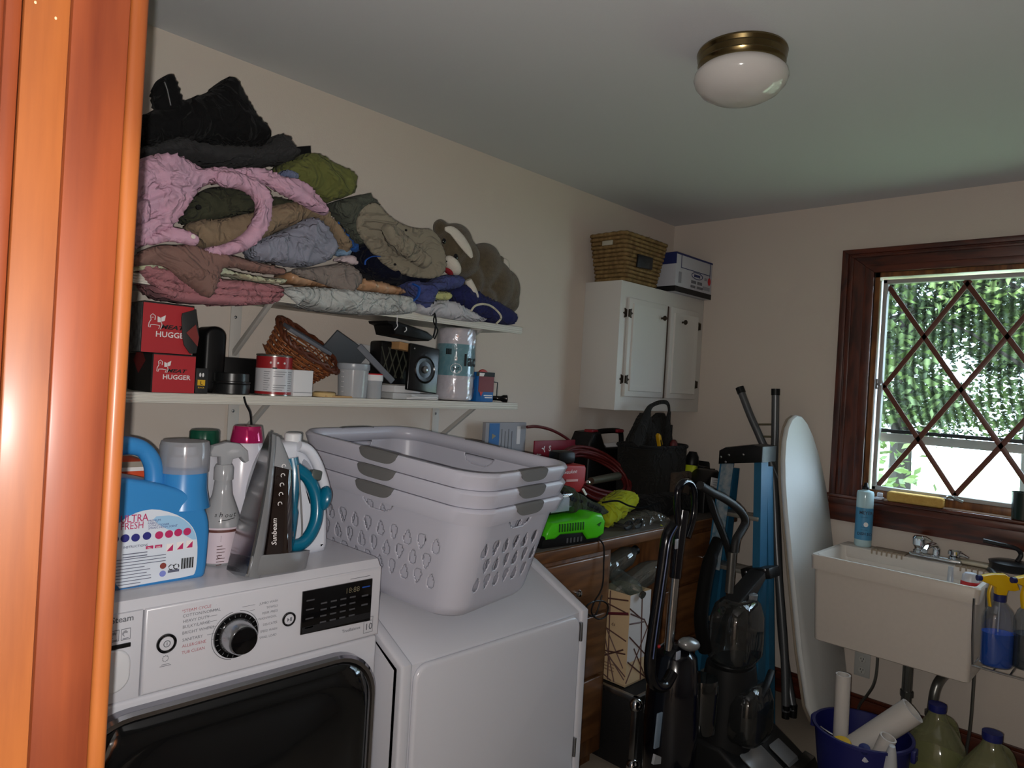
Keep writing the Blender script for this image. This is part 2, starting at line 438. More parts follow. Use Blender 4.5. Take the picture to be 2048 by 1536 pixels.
sa = MB(); sx0, sx1, sw = 3.682, 3.716, 0.020
sa.box((sx0, SY1 - sw, SZ0), (sx1, SY1, SZ1), 0.003); sa.box((sx0, SY0, SZ0), (sx1, SY0 + sw, SZ1), 0.003)
sa.box((sx0, SY0, SZ1 - sw), (sx1, SY1, SZ1), 0.003); sa.box((sx0, SY0, SZ0), (sx1, SY1, SZ0 + sw), 0.003); sa.build('sash_frame', VIN, win)
gl_y0, gl_y1, gl_z0, gl_z1 = SY0 + sw, SY1 - sw, SZ0 + sw, SZ1 - sw
MB().box((3.706, gl_y0, gl_z0), (3.709, gl_y1, gl_z1)).build('glass_pane', thin('window_glass', (246, 250, 250), gloss=0.05), win, smooth=0)
LATT = M('lattice_wood', (104, 62, 50), 0.4)
ny, nz_ = 0.324, 0.484                                     # lattice pitch
def clip(y0, z0, sgn):
    """one straight lattice bar through (y0,z0), cut off at the sash"""
    pts = []
    k = sgn * nz_ / ny
    for y in (gl_y0, gl_y1):
        z = z0 + k * (y - y0)
        if gl_z0 - 1e-6 <= z <= gl_z1 + 1e-6: pts.append((y, z))
    for z in (gl_z0, gl_z1):
        y = y0 + (z - z0) / k
        if gl_y0 < y < gl_y1: pts.append((y, z))
    return pts[:2] if len(pts) >= 2 else None
seen = set()
for j in range(-4, 6):
    for sgn in (1, -1):
        c = clip(1.064 - ny * j, 1.141, sgn)
        if c and (Vector(c[0]) - Vector(c[1])).length > 0.06:
            a, b2 = sorted(c)
            a3, b3 = Vector(a), Vector(b2); pn_ = (b3 - a3).normalized(); pn_ = Vector((-pn_.y, pn_.x)) * 0.0115
            MB().prism([a3 - pn_, b3 - pn_, b3 + pn_, a3 + pn_], 3.699, 3.7055, 'x', 0.002).build('muntin', LATT, win)
# insect screen lowered to mid height, with its bottom bar
SCR = bpy.data.materials.new('screen_mesh'); SCR.use_nodes = True
nt = SCR.node_tree; N = nt.nodes; L = nt.links; N.remove(N['Principled BSDF'])
tr = N.new('ShaderNodeBsdfTransparent'); df = N.new('ShaderNodeBsdfDiffuse'); df.inputs[0].default_value = C(52, 58, 54)
tc = N.new('ShaderNodeTexCoord'); sp = N.new('ShaderNodeSeparateXYZ'); L.new(tc.outputs['Object'], sp.inputs[0])
# light-and-dark moire painted into the mesh opacity: near-vertical waves drifting sideways towards the bottom
zz = N.new('ShaderNodeMath'); zz.operation = 'SUBTRACT'; zz.inputs[0].default_value = 1.78; L.new(sp.outputs['Z'], zz.inputs[1])
z2 = N.new('ShaderNodeMath'); z2.operation = 'MAXIMUM'; z2.inputs[1].default_value = 0.0; L.new(zz.outputs[0], z2.inputs[0])
z3 = N.new('ShaderNodeMath'); z3.operation = 'POWER'; z3.inputs[1].default_value = 2.2; L.new(z2.outputs[0], z3.inputs[0])
yy = N.new('ShaderNodeMath'); yy.operation = 'MULTIPLY_ADD'; yy.inputs[1].default_value = 0.62; L.new(z3.outputs[0], yy.inputs[0]); L.new(sp.outputs['Y'], yy.inputs[2])
nn = N.new('ShaderNodeTexNoise'); nn.inputs['Scale'].default_value = 3.0; L.new(tc.outputs['Object'], nn.inputs['Vector'])
y2 = N.new('ShaderNodeMath'); y2.operation = 'MULTIPLY_ADD'; y2.inputs[1].default_value = 0.02; L.new(nn.outputs['Fac'], y2.inputs[0]); L.new(yy.outputs[0], y2.inputs[2])
mu = N.new('ShaderNodeMath'); mu.operation = 'MULTIPLY'; mu.inputs[1].default_value = 165.0; L.new(y2.outputs[0], mu.inputs[0])
si = N.new('ShaderNodeMath'); si.operation = 'SINE'; L.new(mu.outputs[0], si.inputs[0])
fa = N.new('ShaderNodeMapRange'); fa.inputs[1].default_value = -1; fa.inputs[2].default_value = 1; fa.inputs[3].default_value = 0.26; fa.inputs[4].default_value = 0.86
L.new(si.outputs[0], fa.inputs[0])
mx = N.new('ShaderNodeMixShader'); L.new(fa.outputs[0], mx.inputs[0]); L.new(tr.outputs[0], mx.inputs[1]); L.new(df.outputs[0], mx.inputs[2])
L.new(mx.outputs[0], N['Material Output'].inputs[0])
MB().grid(lambda u, v: (3.740, gl_y0 - 0.01 + (gl_y1 - gl_y0 + 0.02) * u, 1.40 + (gl_z1 - 1.39) * v), 2, 2).build('insect_screen', SCR, win, smooth=0)
MB().box((3.734, gl_y0 - 0.01, 1.400), (3.748, gl_y1 + 0.01, 1.418), 0.002).build('screen_spline', DARKGREY, win)
MB().box((3.732, gl_y0 - 0.01, 1.356), (3.750, gl_y1 + 0.01, 1.398), 0.003).build('screen_bottom_bar', M('bar_white', (226, 226, 226), 0.4), win)
# stool and apron
st = MB(); st.box((WX - 0.032, GY0 - CO - 0.02, 1.062), (WX + 0.06, GY1 + CO + 0.012, 1.080), 0.006, 3)
st.build('window_sill', wood('sill_wood', (104, 50, 30), (60, 26, 16), rough=0.18, scale=3, axis='y', coat=0.9), win)
MB().box((WX + 0.02, GY0 + 0.02, 1.080), (WX + 0.050, GY1 - 0.02, 1.119), 0.003).build('sill_step', JAMBW, win)
ap = MB(); ap.box((WX - 0.024, GY0 - CO, 0.948), (WX, GY1 + CO, 1.062), 0.004); ap.box((WX - 0.030, GY0 - CO, 1.030), (WX, GY1 + CO, 1.062), 0.004); ap.build('apron', DKWY, win)
MB().box((WX - 0.018, GY1 + CO, 1.03), (WX, 1.50, 1.064), 0.004).build('trim_1', DKWY, kind='structure')
lt = MB(); lt.box((3.664, 0.735, 1.119), (3.684, 0.79, 1.127), 0.003); lt.tube(spline([(3.674, 0.765, 1.125), (3.664, 0.755, 1.136), (3.660, 0.735, 1.132), (3.663, 0.70, 1.120)], 5), 0.006, 8); lt.build('sash_crank', STEEL, win)
lk = MB(); lk.box((3.668, 1.082, 1.61), (3.683, 1.094, 1.66), 0.003); lk.box((3.662, 1.066, 1.628), (3.683, 1.092, 1.640), 0.002); lk.build('sash_latch', STEEL, win)
hk = MB(); hk.box((3.62, 1.02, 1.080), (3.66, 1.055, 1.092), 0.004); hk.box((3.64, 1.025, 1.092), (3.655, 1.05, 1.112), 0.004); hk.build('sash_lever', WHITE_PL, win)

# ------------------------------------------------------------------ outdoors seen through the window
GRASS = M('lawn', (166, 174, 136), 0.9, var=0.8, vscale=1.1, c2=(134, 150, 106), bump=0.3, bscale=30)
MB().grid(lambda u, v: (3.9 + 26 * u, -14 + 30 * v, -0.55 + 0.25 * noise.noise(Vector((u * 8, v * 8, 0)))), 40, 40).build('lawn', GRASS, kind='structure')
MB().box((3.78, -1.3, -0.7), (3.9, 2.36, -0.0)).build('foundation', M('concrete', (150, 148, 142), 0.9), kind='structure')
def leafmat(n, c):
    m = M(n, c, 0.5, var=0.6, vscale=5, c2=tuple(min(255, int(k * 1.25) + 8) for k in c))
    m.node_tree.nodes['Principled BSDF'].inputs['Transmission Weight'].default_value = 0.0
    return m
LF = [leafmat('leaf_deep', (46, 60, 32)), leafmat('leaf_mid', (68, 84, 42)), leafmat('leaf_pale', (98, 114, 60))]
BARK = M('bark', (48, 42, 36), 0.9, var=0.5, vscale=12, bump=0.6, bscale=30, stretch=(1, 1, 0.2))
def tree(x, y, h, rx, rz, n, mat, seed, label, trunk_r=0.13, low=0.5, ls=0.045):
    t = thing('leafy_tree', label, 'tree', (x, y, -0.55), group='trees outside the window')
    rd = random.Random(seed)
    tk = MB(); tk.tube(spline([(0, 0, -0.1), (0.06, 0.05, h * 0.3), (-0.05, 0.02, h * 0.6), (0.03, 0, h * 0.9)], 5), [trunk_r * (1 - 0.7 * k / 15) for k in range(16)], 8)
    for k in range(6):
        a = rd.uniform(0, 6.28); z = h * rd.uniform(0.35, 0.75)
        tk.tube([(0, 0, z), (math.cos(a) * rx * 0.5, math.sin(a) * rx * 0.5, z + 0.4), (math.cos(a) * rx * 0.85, math.sin(a) * rx * 0.85, z + 0.6)], [trunk_r * 0.35, trunk_r * 0.2, trunk_r * 0.08], 5)
    tk.build('trunk', BARK, t)
    m = MB(); vs = []; fs = []
    cl = [(Vector((rd.gauss(0, rx * 0.5), rd.gauss(0, rx * 0.5), low + rd.random() * (h - low))), rd.uniform(0.35, 0.7)) for _ in range(46)]
    for k in range(n):
        c, r = rd.choice(cl)
        d = Vector((rd.gauss(0, 1), rd.gauss(0, 1), rd.gauss(0, 1))).normalized() * r * rd.uniform(0.5, 1.0)
        p = c + d; s = ls * rd.uniform(0.6, 1.3)
        a = Vector((rd.uniform(-1, 1), rd.uniform(-1, 1), rd.uniform(-0.8, 0.3))).normalized()
        b = a.cross(Vector((rd.uniform(-1, 1), rd.uniform(-1, 1), rd.uniform(-1, 1)))).normalized()
        i = len(vs); vs += [p - a * s, p + b * s * 0.45 - a * s * 0.1, p + a * s, p - b * s * 0.45 - a * s * 0.1]; fs.append((i, i + 1, i + 2, i + 3))
    me = bpy.data.meshes.new('foliage'); me.from_pydata([tuple(v) for v in vs], [], fs); me.materials.append(mat)
    o = bpy.data.objects.new('foliage', me); col.objects.link(o); o.parent = t; o['kind'] = 'stuff'
    m.bm.free()
tree(9.0, 2.9, 6.5, 1.8, 2.2, 24000, LF[0], 1, 'dark green leafy tree at the left edge of the window view', 0.16, 2.1)
tree(10.5, 0.9, 7.0, 2.0, 2.2, 26000, LF[1], 2, 'mid green leafy tree seen through the middle of the window screen', 0.15, 2.1)
tree(8.0, 1.0, 5.5, 1.1, 1.8, 10000, LF[2], 3, 'pale green leafy tree nearest to the lattice window', 0.06, 2.5)
tree(13.0, 3.4, 8.0, 2.4, 2.4, 26000, LF[1], 4, 'far mid green tree behind the darker tree on the left', 0.2, 1.7)
tree(13.5, -0.6, 8.0, 2.4, 2.4, 26000, LF[0], 5, 'far dark green tree at the right edge of the window view', 0.2, 1.7)
tree(15.5, 1.6, 8.0, 2.6, 2.4, 30000, LF[0], 8, 'farthest dark green tree behind the middle of the window view', 0.2, 1.6, 0.06)
tree(7.2, 2.35, 4.2, 0.5, 1.8, 2500, LF[1], 6, 'slim green sapling low at the left of the window view', 0.035, 0.3, 0.06)

# ------------------------------------------------------------------ washing machine
WF = 1.40; WT = 1.085; WL_, WR_ = 0.334, 1.020
wm = thing('washing_machine', 'white front-loading washing machine with black glass door and control dial', 'washer', (0, 0, 0))
PANEL_W = M('panel_white', (190, 190, 197), 0.3)
MB().box((WL_, WF + 0.03, 0.0), (WR_, 2.12, WT - 0.012), 0.012, 3).build('cabinet_body', WHITE_EN, wm)
tp = MB(); tp.prism([(WF + 0.004, WT - 0.022), (WF + 0.018, WT - 0.003), (WF + 0.035, WT), (2.12, WT), (2.12, WT - 0.03), (WF + 0.03, WT - 0.03)], WL_, WR_, 'x', 0.004)
tp.build('top_panel', WHITE_EN, wm)
pn = MB(); pn.prism([(0.478, 0.898), (WR_, 0.898), (WR_, WT - 0.02), (0.478, WT - 0.02)], WF, WF + 0.04, 'y', 0.006, 3); pn.build('control_panel', PANEL_W, wm)
dr = MB(); dr.prism([(WL_, 0.898), (0.475, 0.898), (0.475, WT - 0.02), (WL_, WT - 0.02)], WF, WF + 0.04, 'y', 0.004, 2)
dro = dr.build('detergent_drawer', PANEL_W, wm)
MB().box((0.35, WF - 0.003, 1.000), (0.4545, WF + 0.002, 1.008), 0.001).build('handle_slot', BLACK_PL, dro)
hp = MB(); hp.prism(rrect(0.345, 0.918, 0.456, 1.0, 0.03), WF - 0.006, WF + 0.004, 'y', 0.005, 3); hp.build('handle', M('drawer_handle', (196, 196, 200), 0.3), dro)
lettering('lettering', [('Steam', (0.4185, WF - 0.0006, 1.049), X, Z, 0.0115, 'LEFT', 0.025), ('e', (0.4105, WF - 0.0006, 1.011), X, Z, 0.010, 'LEFT', 0.02)], GREYINK, dro)
ic = MB()
for x0 in (0.418, 0.4375):
    for (a, b2) in (((x0, 1.0145), (x0 + 0.016, 1.0155)), ((x0, 1.0345), (x0 + 0.016, 1.0355)), ((x0, 1.0145), (x0 + 0.0007, 1.0355)), ((x0 + 0.0153, 1.0145), (x0 + 0.016, 1.0355))):
        ic.box((a[0], WF - 0.0009, a[1]), (b2[0], WF - 0.0003, b2[1]))
    for k in range(3):
        ic.tube([(x0 + 0.008 + (0.0022 + 0.0018 * k) * math.cos(q), WF - 0.0006, 1.0265 + (0.002 + 0.0016 * k) * math.sin(q)) for q in [R(40 * k + 24 * j) for j in range(8)]], 0.0005, 4)
    ic.box((x0 + 0.003, WF - 0.0009, 1.0168), (x0 + 0.013, WF - 0.0003, 1.0178))
for k in range(8): ic.tube([(0.4125 + 0.0035 * math.cos(R(45 * k)), WF - 0.0006, 1.0545 + 0.0035 * math.sin(R(45 * k))), (0.4125 + 0.0052 * math.cos(R(45 * k + 25)), WF - 0.0006, 1.0545 + 0.0052 * math.sin(R(45 * k + 25)))], 0.0006, 4)
ic.build('icon', GREYINK, dro)
YT = WF - 0.0006
def onp(px): return px
rows_l = [('*STEAM CYCLE', 1), ('COTTON/NORMAL', 0), ('HEAVY DUTY', 0), ('BULKY/LARGE', 0), ('BRIGHT WHITES', 0), ('SANITARY', 0), ('ALLERGIENE', 1), ('TUB CLEAN', 1)]
pl = [(0.545,1.045),(0.547,1.035),(0.548,1.024),(0.548,1.013),(0.548,1.001),(0.549,0.987),(0.549,0.975),(0.549,0.962)]
red = []; gry = []
for (t, r_), (x, z) in zip(rows_l, pl): (red if r_ else gry).append((t, (x, YT, z), X, Z, 0.0062, 'LEFT', 0.0))
rows_r = ['JUMBO WASH', 'TOWELS', 'PERM. PRESS', 'HAND WASH/WOOL', 'DELICATES', 'SPEED WASH', 'SMALL LOAD']
pr = [(0.748,1.03),(0.748,1.019),(0.749,1.008),(0.747,0.997),(0.749,0.983),(0.75,0.969),(0.749,0.956)]
for t, (x, z) in zip(rows_r, pr): gry.append((t, (x, YT, z), X, Z, 0.0052, 'RIGHT', 0, 0, 0.92))
gry += [('TrueBalance', (0.915, YT, 0.9245), X, Z, 0.0072, 'LEFT', 0.01), ('10', (0.978, YT, 0.917), X, Z, 0.016, 'LEFT', 0.02)]
lettering('lettering', gry, GREYINK, wm)
lettering('lettering', red, M('red_ink', (158, 84, 92), 0.6), wm)
ln = MB()
for k, (x, z) in enumerate(pl):
    a = R(155 - 14 * k); ln.box((x + 0.068 - 0.004 * (k > 4), YT - 0.0003, z + 0.0028), (0.647 - 0.056 * abs(math.cos(R(128 + 16 * k))) - 0.0, YT + 0.0003, z + 0.0033))
for k, (x, z) in enumerate(pr):
    ln.box((0.647 + 0.05 * abs(math.cos(R(70 - 22 * k))) + 0.004, YT - 0.0003, z + 0.0028), (x - 0.052 - 0.012 * (k == 3), YT + 0.0003, z + 0.0033))
for a0, a1 in ((100, 262), (-60, 82)):
    ln.tube([(0.657 + 0.0500 * math.cos(R(a0 + (a1 - a0) * q / 24)), YT, 0.977 + 0.0500 * math.sin(R(a0 + (a1 - a0) * q / 24))) for q in range(25)], 0.0006, 4)
for a, b2 in (((0.975, 0.910), (1.001, 0.9108)), ((0.975, 0.947), (1.001, 0.9478)), ((0.975, 0.910), (0.9757, 0.9478)), ((1.0003, 0.910), (1.001, 0.9478))):
    ln.box((a[0], YT - 0.0003, a[1]), (b2[0], YT + 0.0003, b2[1]))
ln.box((0.979, YT - 0.0003, 0.938), (0.997, YT + 0.0003, 0.9395)); ln.box((0.93, YT - 0.0003, 1.0485), (0.985, YT + 0.0003, 1.0495))
for k in range(10): a = R(36 * k); ln.tube([(0.519 + 0.0045 * math.cos(a), YT, 0.961 + 0.0045 * math.sin(a)), (0.519 + 0.0065 * math.cos(a + 0.4), YT, 0.961 + 0.0065 * math.sin(a + 0.4))], 0.0005, 4)
ln.box((0.512, YT - 0.0003, 0.9495), (0.527, YT + 0.0003, 0.9503)); ln.box((0.509, YT - 0.0003, 0.9465), (0.530, YT + 0.0003, 0.9473))
ln.build('panel_marks', GREYINK, wm)
def ycyl(m, x, z, y0, y1, r, r1=None, seg=40): return m.cyl((x, y0, z), (x, y1, z), r, r1, seg)
# dial: black bezel, chrome ring, tilted black cap
dl = MB(); ycyl(dl, 0.657, 0.977, WF - 0.006, WF + 0.004, 0.046); do = dl.build('dial', BLACK_GL, wm)
d2 = MB(); d2.lathe([(0.036, 0), (0.036, 0.006), (0.033, 0.012), (0.031, 0.030), (0.028, 0.034)], T=Matrix.Translation((0.657, WF - 0.006, 0.977)) @ Matrix.Rotation(R(90), 4, 'X'), seg=40)
d2.build('dial_ring', M('satin_silver', (176, 178, 182), 0.2, metal=0.9), do)
d3 = MB(); d3.lathe([(0.0275, 0), (0.0275, 0.037), (0.026, 0.039), (0.0, 0.041)], T=Matrix.Translation((0.657, WF - 0.006, 0.977)) @ Matrix.Rotation(R(90), 4, 'X'), seg=40); d3.build('dial_cap', BLACK_GL, do)
tk = MB()
for k in range(22):
    a = R(k * 360 / 22); c_, s_ = math.cos(a), math.sin(a)
    tk.tube([(0.657 + 0.039 * c_, WF - 0.0066, 0.977 + 0.039 * s_), (0.657 + 0.044 * c_, WF - 0.0066, 0.977 + 0.044 * s_)], 0.0005, 4)
tk.build('dial_tick', MIDGREY, do)
for nm, x, z, r in (('power_button', 0.519, 0.991, 0.0185), ('start_button', 0.776, 0.986, 0.0155)):
    b1 = MB(); b1.lathe([(r * 0.72, 0), (r * 0.74, 0.004), (r * 0.86, 0.006), (r, 0.004), (r, 0)], T=Matrix.Translation((x, WF, z)) @ Matrix.Rotation(R(90), 4, 'X'), seg=36, cap=False)
    bo = b1.build(nm, BLACK_GL, wm)
    MB().lathe([(r * 0.74, 0), (r * 0.72, 0.003), (0, 0.004)], T=Matrix.Translation((x, WF, z)) @ Matrix.Rotation(R(90), 4, 'X'), seg=30).build('button_face', PANEL_W, bo)
    sy = MB()
    if nm == 'power_button':
        sy.tube([(x + 0.006 * math.cos(R(24 * k)), WF - 0.0044, z + 0.006 * math.sin(R(24 * k))) for k in range(16)], 0.0008, 5); sy.box((x - 0.0006, WF - 0.0048, z - 0.003), (x + 0.0006, WF - 0.0040, z + 0.003))
    else:
        sy.prism([(x - 0.005, z - 0.004), (x, z), (x - 0.005, z + 0.004)], WF - 0.0048, WF - 0.0038, 'y')
        for q in (0.0015, 0.0042): sy.box((x + q, WF - 0.0048, z - 0.004), (x + q + 0.0014, WF - 0.0038, z + 0.004))
    sy.build('symbol', GREYINK, bo)
dp = MB(); dp.prism([(0.806, 0.9445), (0.991, 0.9395), (0.991, 1.0415), (0.806, 1.0415)], WF - 0.004, WF + 0.004, 'y', 0.001); dpo = dp.build('display', BLACK_GL, wm)
lettering('display_digits', [('18:88', (0.915, WF - 0.0046, 1.018), X, Z, 0.013, 'LEFT')], M('dim_digits', (96, 90, 72), 0.5), dpo)
mk = MB()
for r_ in range(4):
    for c_ in range(4): mk.box((0.852 + c_ * 0.0255, WF - 0.0047, 1.005 - r_ * 0.0145), (0.868 + c_ * 0.0255, WF - 0.0041, 1.0085 - r_ * 0.0145))
for r_ in range(4): mk.box((0.815, WF - 0.0047, 1.018 - r_ * 0.0205), (0.835, WF - 0.0041, 1.021 - r_ * 0.0205))
for r_ in range(2): mk.box((0.962, WF - 0.0047, 1.002 - r_ * 0.022), (0.980, WF - 0.0041, 1.006 - r_ * 0.022))
mk.build('display_marks', M('dim_grey', (62, 62, 66), 0.6), dpo)
MB().box((0.962, WF - 0.0048, 1.0235), (0.984, WF - 0.0041, 1.0262)).build('display_blue_bar', M('blue_print', (28, 70, 150), 0.5), dpo)
MB().box((0.808, WF - 0.0047, 0.9465), (0.989, WF - 0.0041, 0.961)).build('display_strip', M('display_grey', (30, 30, 32), 0.25), dpo)
# lower front with the big rounded door
lf = MB(); lf.box((WL_, WF + 0.004, 0.10), (WR_, WF + 0.05, 0.896), 0.008, 3); lf.build('front_panel', WHITE_EN, wm)
MB().box((WL_ + 0.002, WF + 0.02, 0.0), (WR_ - 0.002, WF + 0.06, 0.10), 0.006).build('kick_panel', WHITE_EN, wm)
dcx, dcz = 0.677, 0.572
def sq(hw, hh, r, n=9): return rrect(dcx - hw, dcz - hh, dcx + hw, dcz + hh, r, n)
do_ = thing('door', '', ''); del do_['label']; del do_['category']; do_.parent = wm
def ringloft(m, spec):
    rings = [[(x, y, z) for x, z in sq(hw, hh, r)] for hw, hh, r, y in spec]; m.loft(rings, False, False); return m
dd = MB(); ringloft(dd, [(0.334, 0.309, 0.115, WF + 0.006), (0.333, 0.308, 0.115, WF - 0.016), (0.327, 0.302, 0.110, WF - 0.022), (0.319, 0.294, 0.104, WF - 0.022), (0.316, 0.291, 0.102, WF - 0.018)])
dd.build('door_ring', M('smoked_chrome', (150, 150, 156), 0.1, metal=1.0), do_)
dd = MB(); spec = [(0.317, 0.292, 0.102, WF - 0.017), (0.307, 0.282, 0.098, WF - 0.030), (0.276, 0.254, 0.110, WF - 0.042), (0.272, 0.250, 0.110, WF - 0.041), (0.245, 0.230, 0.125, WF - 0.050), (0.2, 0.188, 0.13, WF - 0.062), (0.13, 0.122, 0.10, WF - 0.070), (0.05, 0.047, 0.04, WF - 0.073)]
rings = [[(x, y, z) for x, z in sq(hw, hh, r)] for hw, hh, r, y in spec]; dd.loft(rings, False, True)
dd.build('door_glass', M('smoked_glass', (10, 11, 12), 0.07, spec=0.6, var=0.0), do_)
for o in (do_,): pass

# ------------------------------------------------------------------ dryer
dy = thing('tumble_dryer', 'white tumble dryer with a sloping top front, under the laundry baskets', 'dryer', (0, 0, 0))
DL, DR, DF, DZ = 1.052, 1.790, 1.35, 0.825
prof = [(DF, 0.0), (DF, DZ - 0.004), (DF + 0.004, DZ), (1.575, 0.925), (1.60, 0.932), (2.13, 0.932), (2.13, 0.0)]
MB().prism(prof, DL, DR, 'x', 0.010, 3).build('cabinet_body', WHITE_EN, dy)
for a, b2 in ((DL, DL + 0.034), (DR - 0.036, DR)):
    pf = [(DF - 0.012, 0.03), (DF - 0.012, DZ + 0.004), (1.57, 0.940), (1.60, 0.948), (1.75, 0.948), (1.75, 0.928), (1.60, 0.92), (DF + 0.03, DZ - 0.02), (DF + 0.03, 0.03)]
    MB().prism(pf, a, b2, 'x', 0.009, 3).build('side_trim', WHITE_EN, dy)
dg = MB(); dg.prism(rrect(DL + 0.042, 0.13, DR - 0.040, DZ - 0.006, 0.04), DF - 0.014, DF + 0.006, 'y', 0.010, 3); dgo = dg.build('door', WHITE_EN, dy)
hng = MB()
for z in (0.765, 0.40):
    MB().box((DR - 0.043, DF - 0.018, z - 0.030), (DR - 0.034, DF - 0.006, z + 0.030), 0.002).build('hinge', STEEL, dgo)

# ------------------------------------------------------------------ three stacked laundry baskets
BASK = M('basket_plastic', (178, 178, 190), 0.32, spec=0.5)
GRIP = M('grip_rubber', (98, 98, 98), 0.7)
HOLE = None
def basket_mesh():
    """tapered tub with rolled rim; side openings are real cut-outs"""
    L_, W_, H_ = 0.650, 0.452, 0.300; k = 0.82
    def ring(f, z, r=0.085, n=8, grow=0.0):
        return [(x, y, z) for x, y in rrect(-W_ / 2 * f - grow, -L_ / 2 * f - grow, W_ / 2 * f + grow, L_ / 2 * f + grow, r * f, n)]
    def shell(z): return k + (1 - k) * (z / H_)
    m = MB()
    # wall with droplet-shaped openings: each side is a grid with cells left out
    nz, per = 30, 26
    def perim(f, n):
        base = ring(f, 0, n=10); P = [Vector((p[0], p[1], 0)) for p in base]; ln_ = [0]
        for i in range(len(P)): ln_.append(ln_[-1] + (P[(i + 1) % len(P)] - P[i]).length)
        tot = ln_[-1]; out = []
        j = 0
        for q in range(n):
            d = tot * q / n
            while ln_[j + 1] < d: j += 1
            t = (d - ln_[j]) / max(1e-9, ln_[j + 1] - ln_[j]); out.append(P[j].lerp(P[(j + 1) % len(P)], t))
        return out
    n = 420; NR = 66
    zs = [0.0 + (H_ - 0.036) * i / NR for i in range(NR + 1)]
    rows = []
    for z in zs:
        rows.append([m.bm.verts.new((p.x, p.y, z)) for p in perim(shell(z), n)])
    holes = []
    for side in ('x0', 'x1', 'y0', 'y1'):
        cnt = 6 if side[0] == 'y' else 9
        span = (W_ * 0.62 if side[0] == 'y' else L_ * 0.68)
        for r_, zc in enumerate((0.088, 0.136, 0.184)):
            for c_ in range(cnt): holes.append((side, -span / 2 + span * (c_ + (0.5 if r_ == 1 else 0)) / (cnt - 0.5), zc, (c_ + r_) % 2))
        holes.append((side, 0, 0.246, 2))
    def inside(x, y, z):
        f = shell(z); ex, ey = abs(x) / (W_ / 2 * f), abs(y) / (L_ / 2 * f)
        if ex > ey and ex > 0.985: side = 'x1' if x > 0 else 'x0'; t = y / f
        elif ey > 0.985: side = 'y1' if y > 0 else 'y0'; t = x / f
        else: return False
        for s_, tc_, zc, fl_ in holes:
            if s_ != side: continue
            if fl_ == 2:
                if abs(t) < 0.062 and -0.018 < (z - zc) and (t / 0.06) ** 2 + ((z - zc - 0.018) / 0.034) ** 2 < 1 and z < 0.264: return True
                continue
            dz = (z - zc) / 0.0205; dt = (t - tc_) / 0.0170
            if fl_: dz = -dz
            if abs(dz) < 1 and abs(dt) < math.sqrt(max(0, 1 - dz * dz)) * (0.72 + 0.42 * -dz): return True
        return False
    for i in range(NR):
        for j in range(n):
            a, b2, c_, d_ = rows[i][j], rows[i][(j + 1) % n], rows[i + 1][(j + 1) % n], rows[i + 1][j]
            ce = (a.co + b2.co + c_.co + d_.co) / 4
            if not inside(ce.x, ce.y, ce.z): m.bm.faces.new((a, b2, c_, d_))
    m.bm.faces.new(list(reversed(rows[0])))
    for v in m.bm.verts:                                   # round the lower edge
        if v.co.z < 0.03: q = 1 - 0.05 * (1 - v.co.z / 0.03) ** 2; v.co.x *= q; v.co.y *= q
    m.bm.verts.ensure_lookup_table()
    # rolled rim band
    g = 0.012; zt = H_
    rg = [(shell(H_ - 0.036), H_ - 0.036, 0.0), (shell(H_ - 0.036), H_ - 0.040, g), (1.0, H_ - 0.006, g + 0.004), (1.0, H_ + 0.001, g), (1.0, H_ + 0.002, 0.004), (0.998, H_ - 0.004, -0.002), (shell(H_ - 0.036), H_ - 0.036, -0.001)]
    m.loft([ring(f, z, 0.085, 8, gr) for f, z, gr in rg], False, False)
    return m
bm_ = basket_mesh(); bk = thing('laundry_basket', '', 'basket')
tub = bm_.build('tub', BASK, bk, smooth=50, solid=0.0028)
def grip(cx, cy, ax):
    """soft grip saddled over the rim, wavy underside"""
    m = MB(); n = 28; w = 0.068; rings = []
    for i in range(n + 1):
        t = -w + 2 * w * i / n; e = math.sqrt(max(0.02, 1 - (t / w) ** 4)); dn = 0.027 * e
        up = 0.302 + 0.003 * e; lo = 0.300 - dn; o0, o1 = -0.007 * e, 0.020 * (0.9 + 0.1 * e) + 0.001
        prof = [(o0, lo + 0.008), (o0, up - 0.002), (o0 + 0.005, up), (o1 - 0.005, up), (o1, up - 0.005), (o1 - 0.001, lo)]
        ring = []
        for o, z in prof:
            ring.append((cx + math.copysign(o, cx), t, z) if ax == 'x' else (t, cy + math.copysign(o, cy), z))
        rings.append(ring)
    m.loft(rings); return m
for cx, cy, ax in ((0, -0.325, 'y'), (0, 0.325, 'y'), (-0.226, 0, 'x'), (0.226, 0, 'x')):
    grip(cx, cy, ax).build('grip', GRIP, bk, label='grey soft grip on the rim')
BKR = (Matrix.Rotation(0.19, 4, 'Z') @ Matrix.Rotation(0.085, 4, 'X'))
bk.location = (1.305, 1.600, 0.946); bk.rotation_euler = BKR.to_euler()
bk['label'] = 'bottom laundry basket of the stack, its perforated grey-white tub fully visible'; bk['group'] = 'stacked laundry baskets'
upv = BKR.to_3x3() @ Vector((0, 0, 1))
for k, lb in ((1, 'middle laundry basket of the stack, only its rim showing'), (2, 'topmost laundry basket of the stack, open and empty')):
    c = copy_tree(bk); c.location = Vector(bk.location) + upv * 0.045 * k; c['label'] = lb

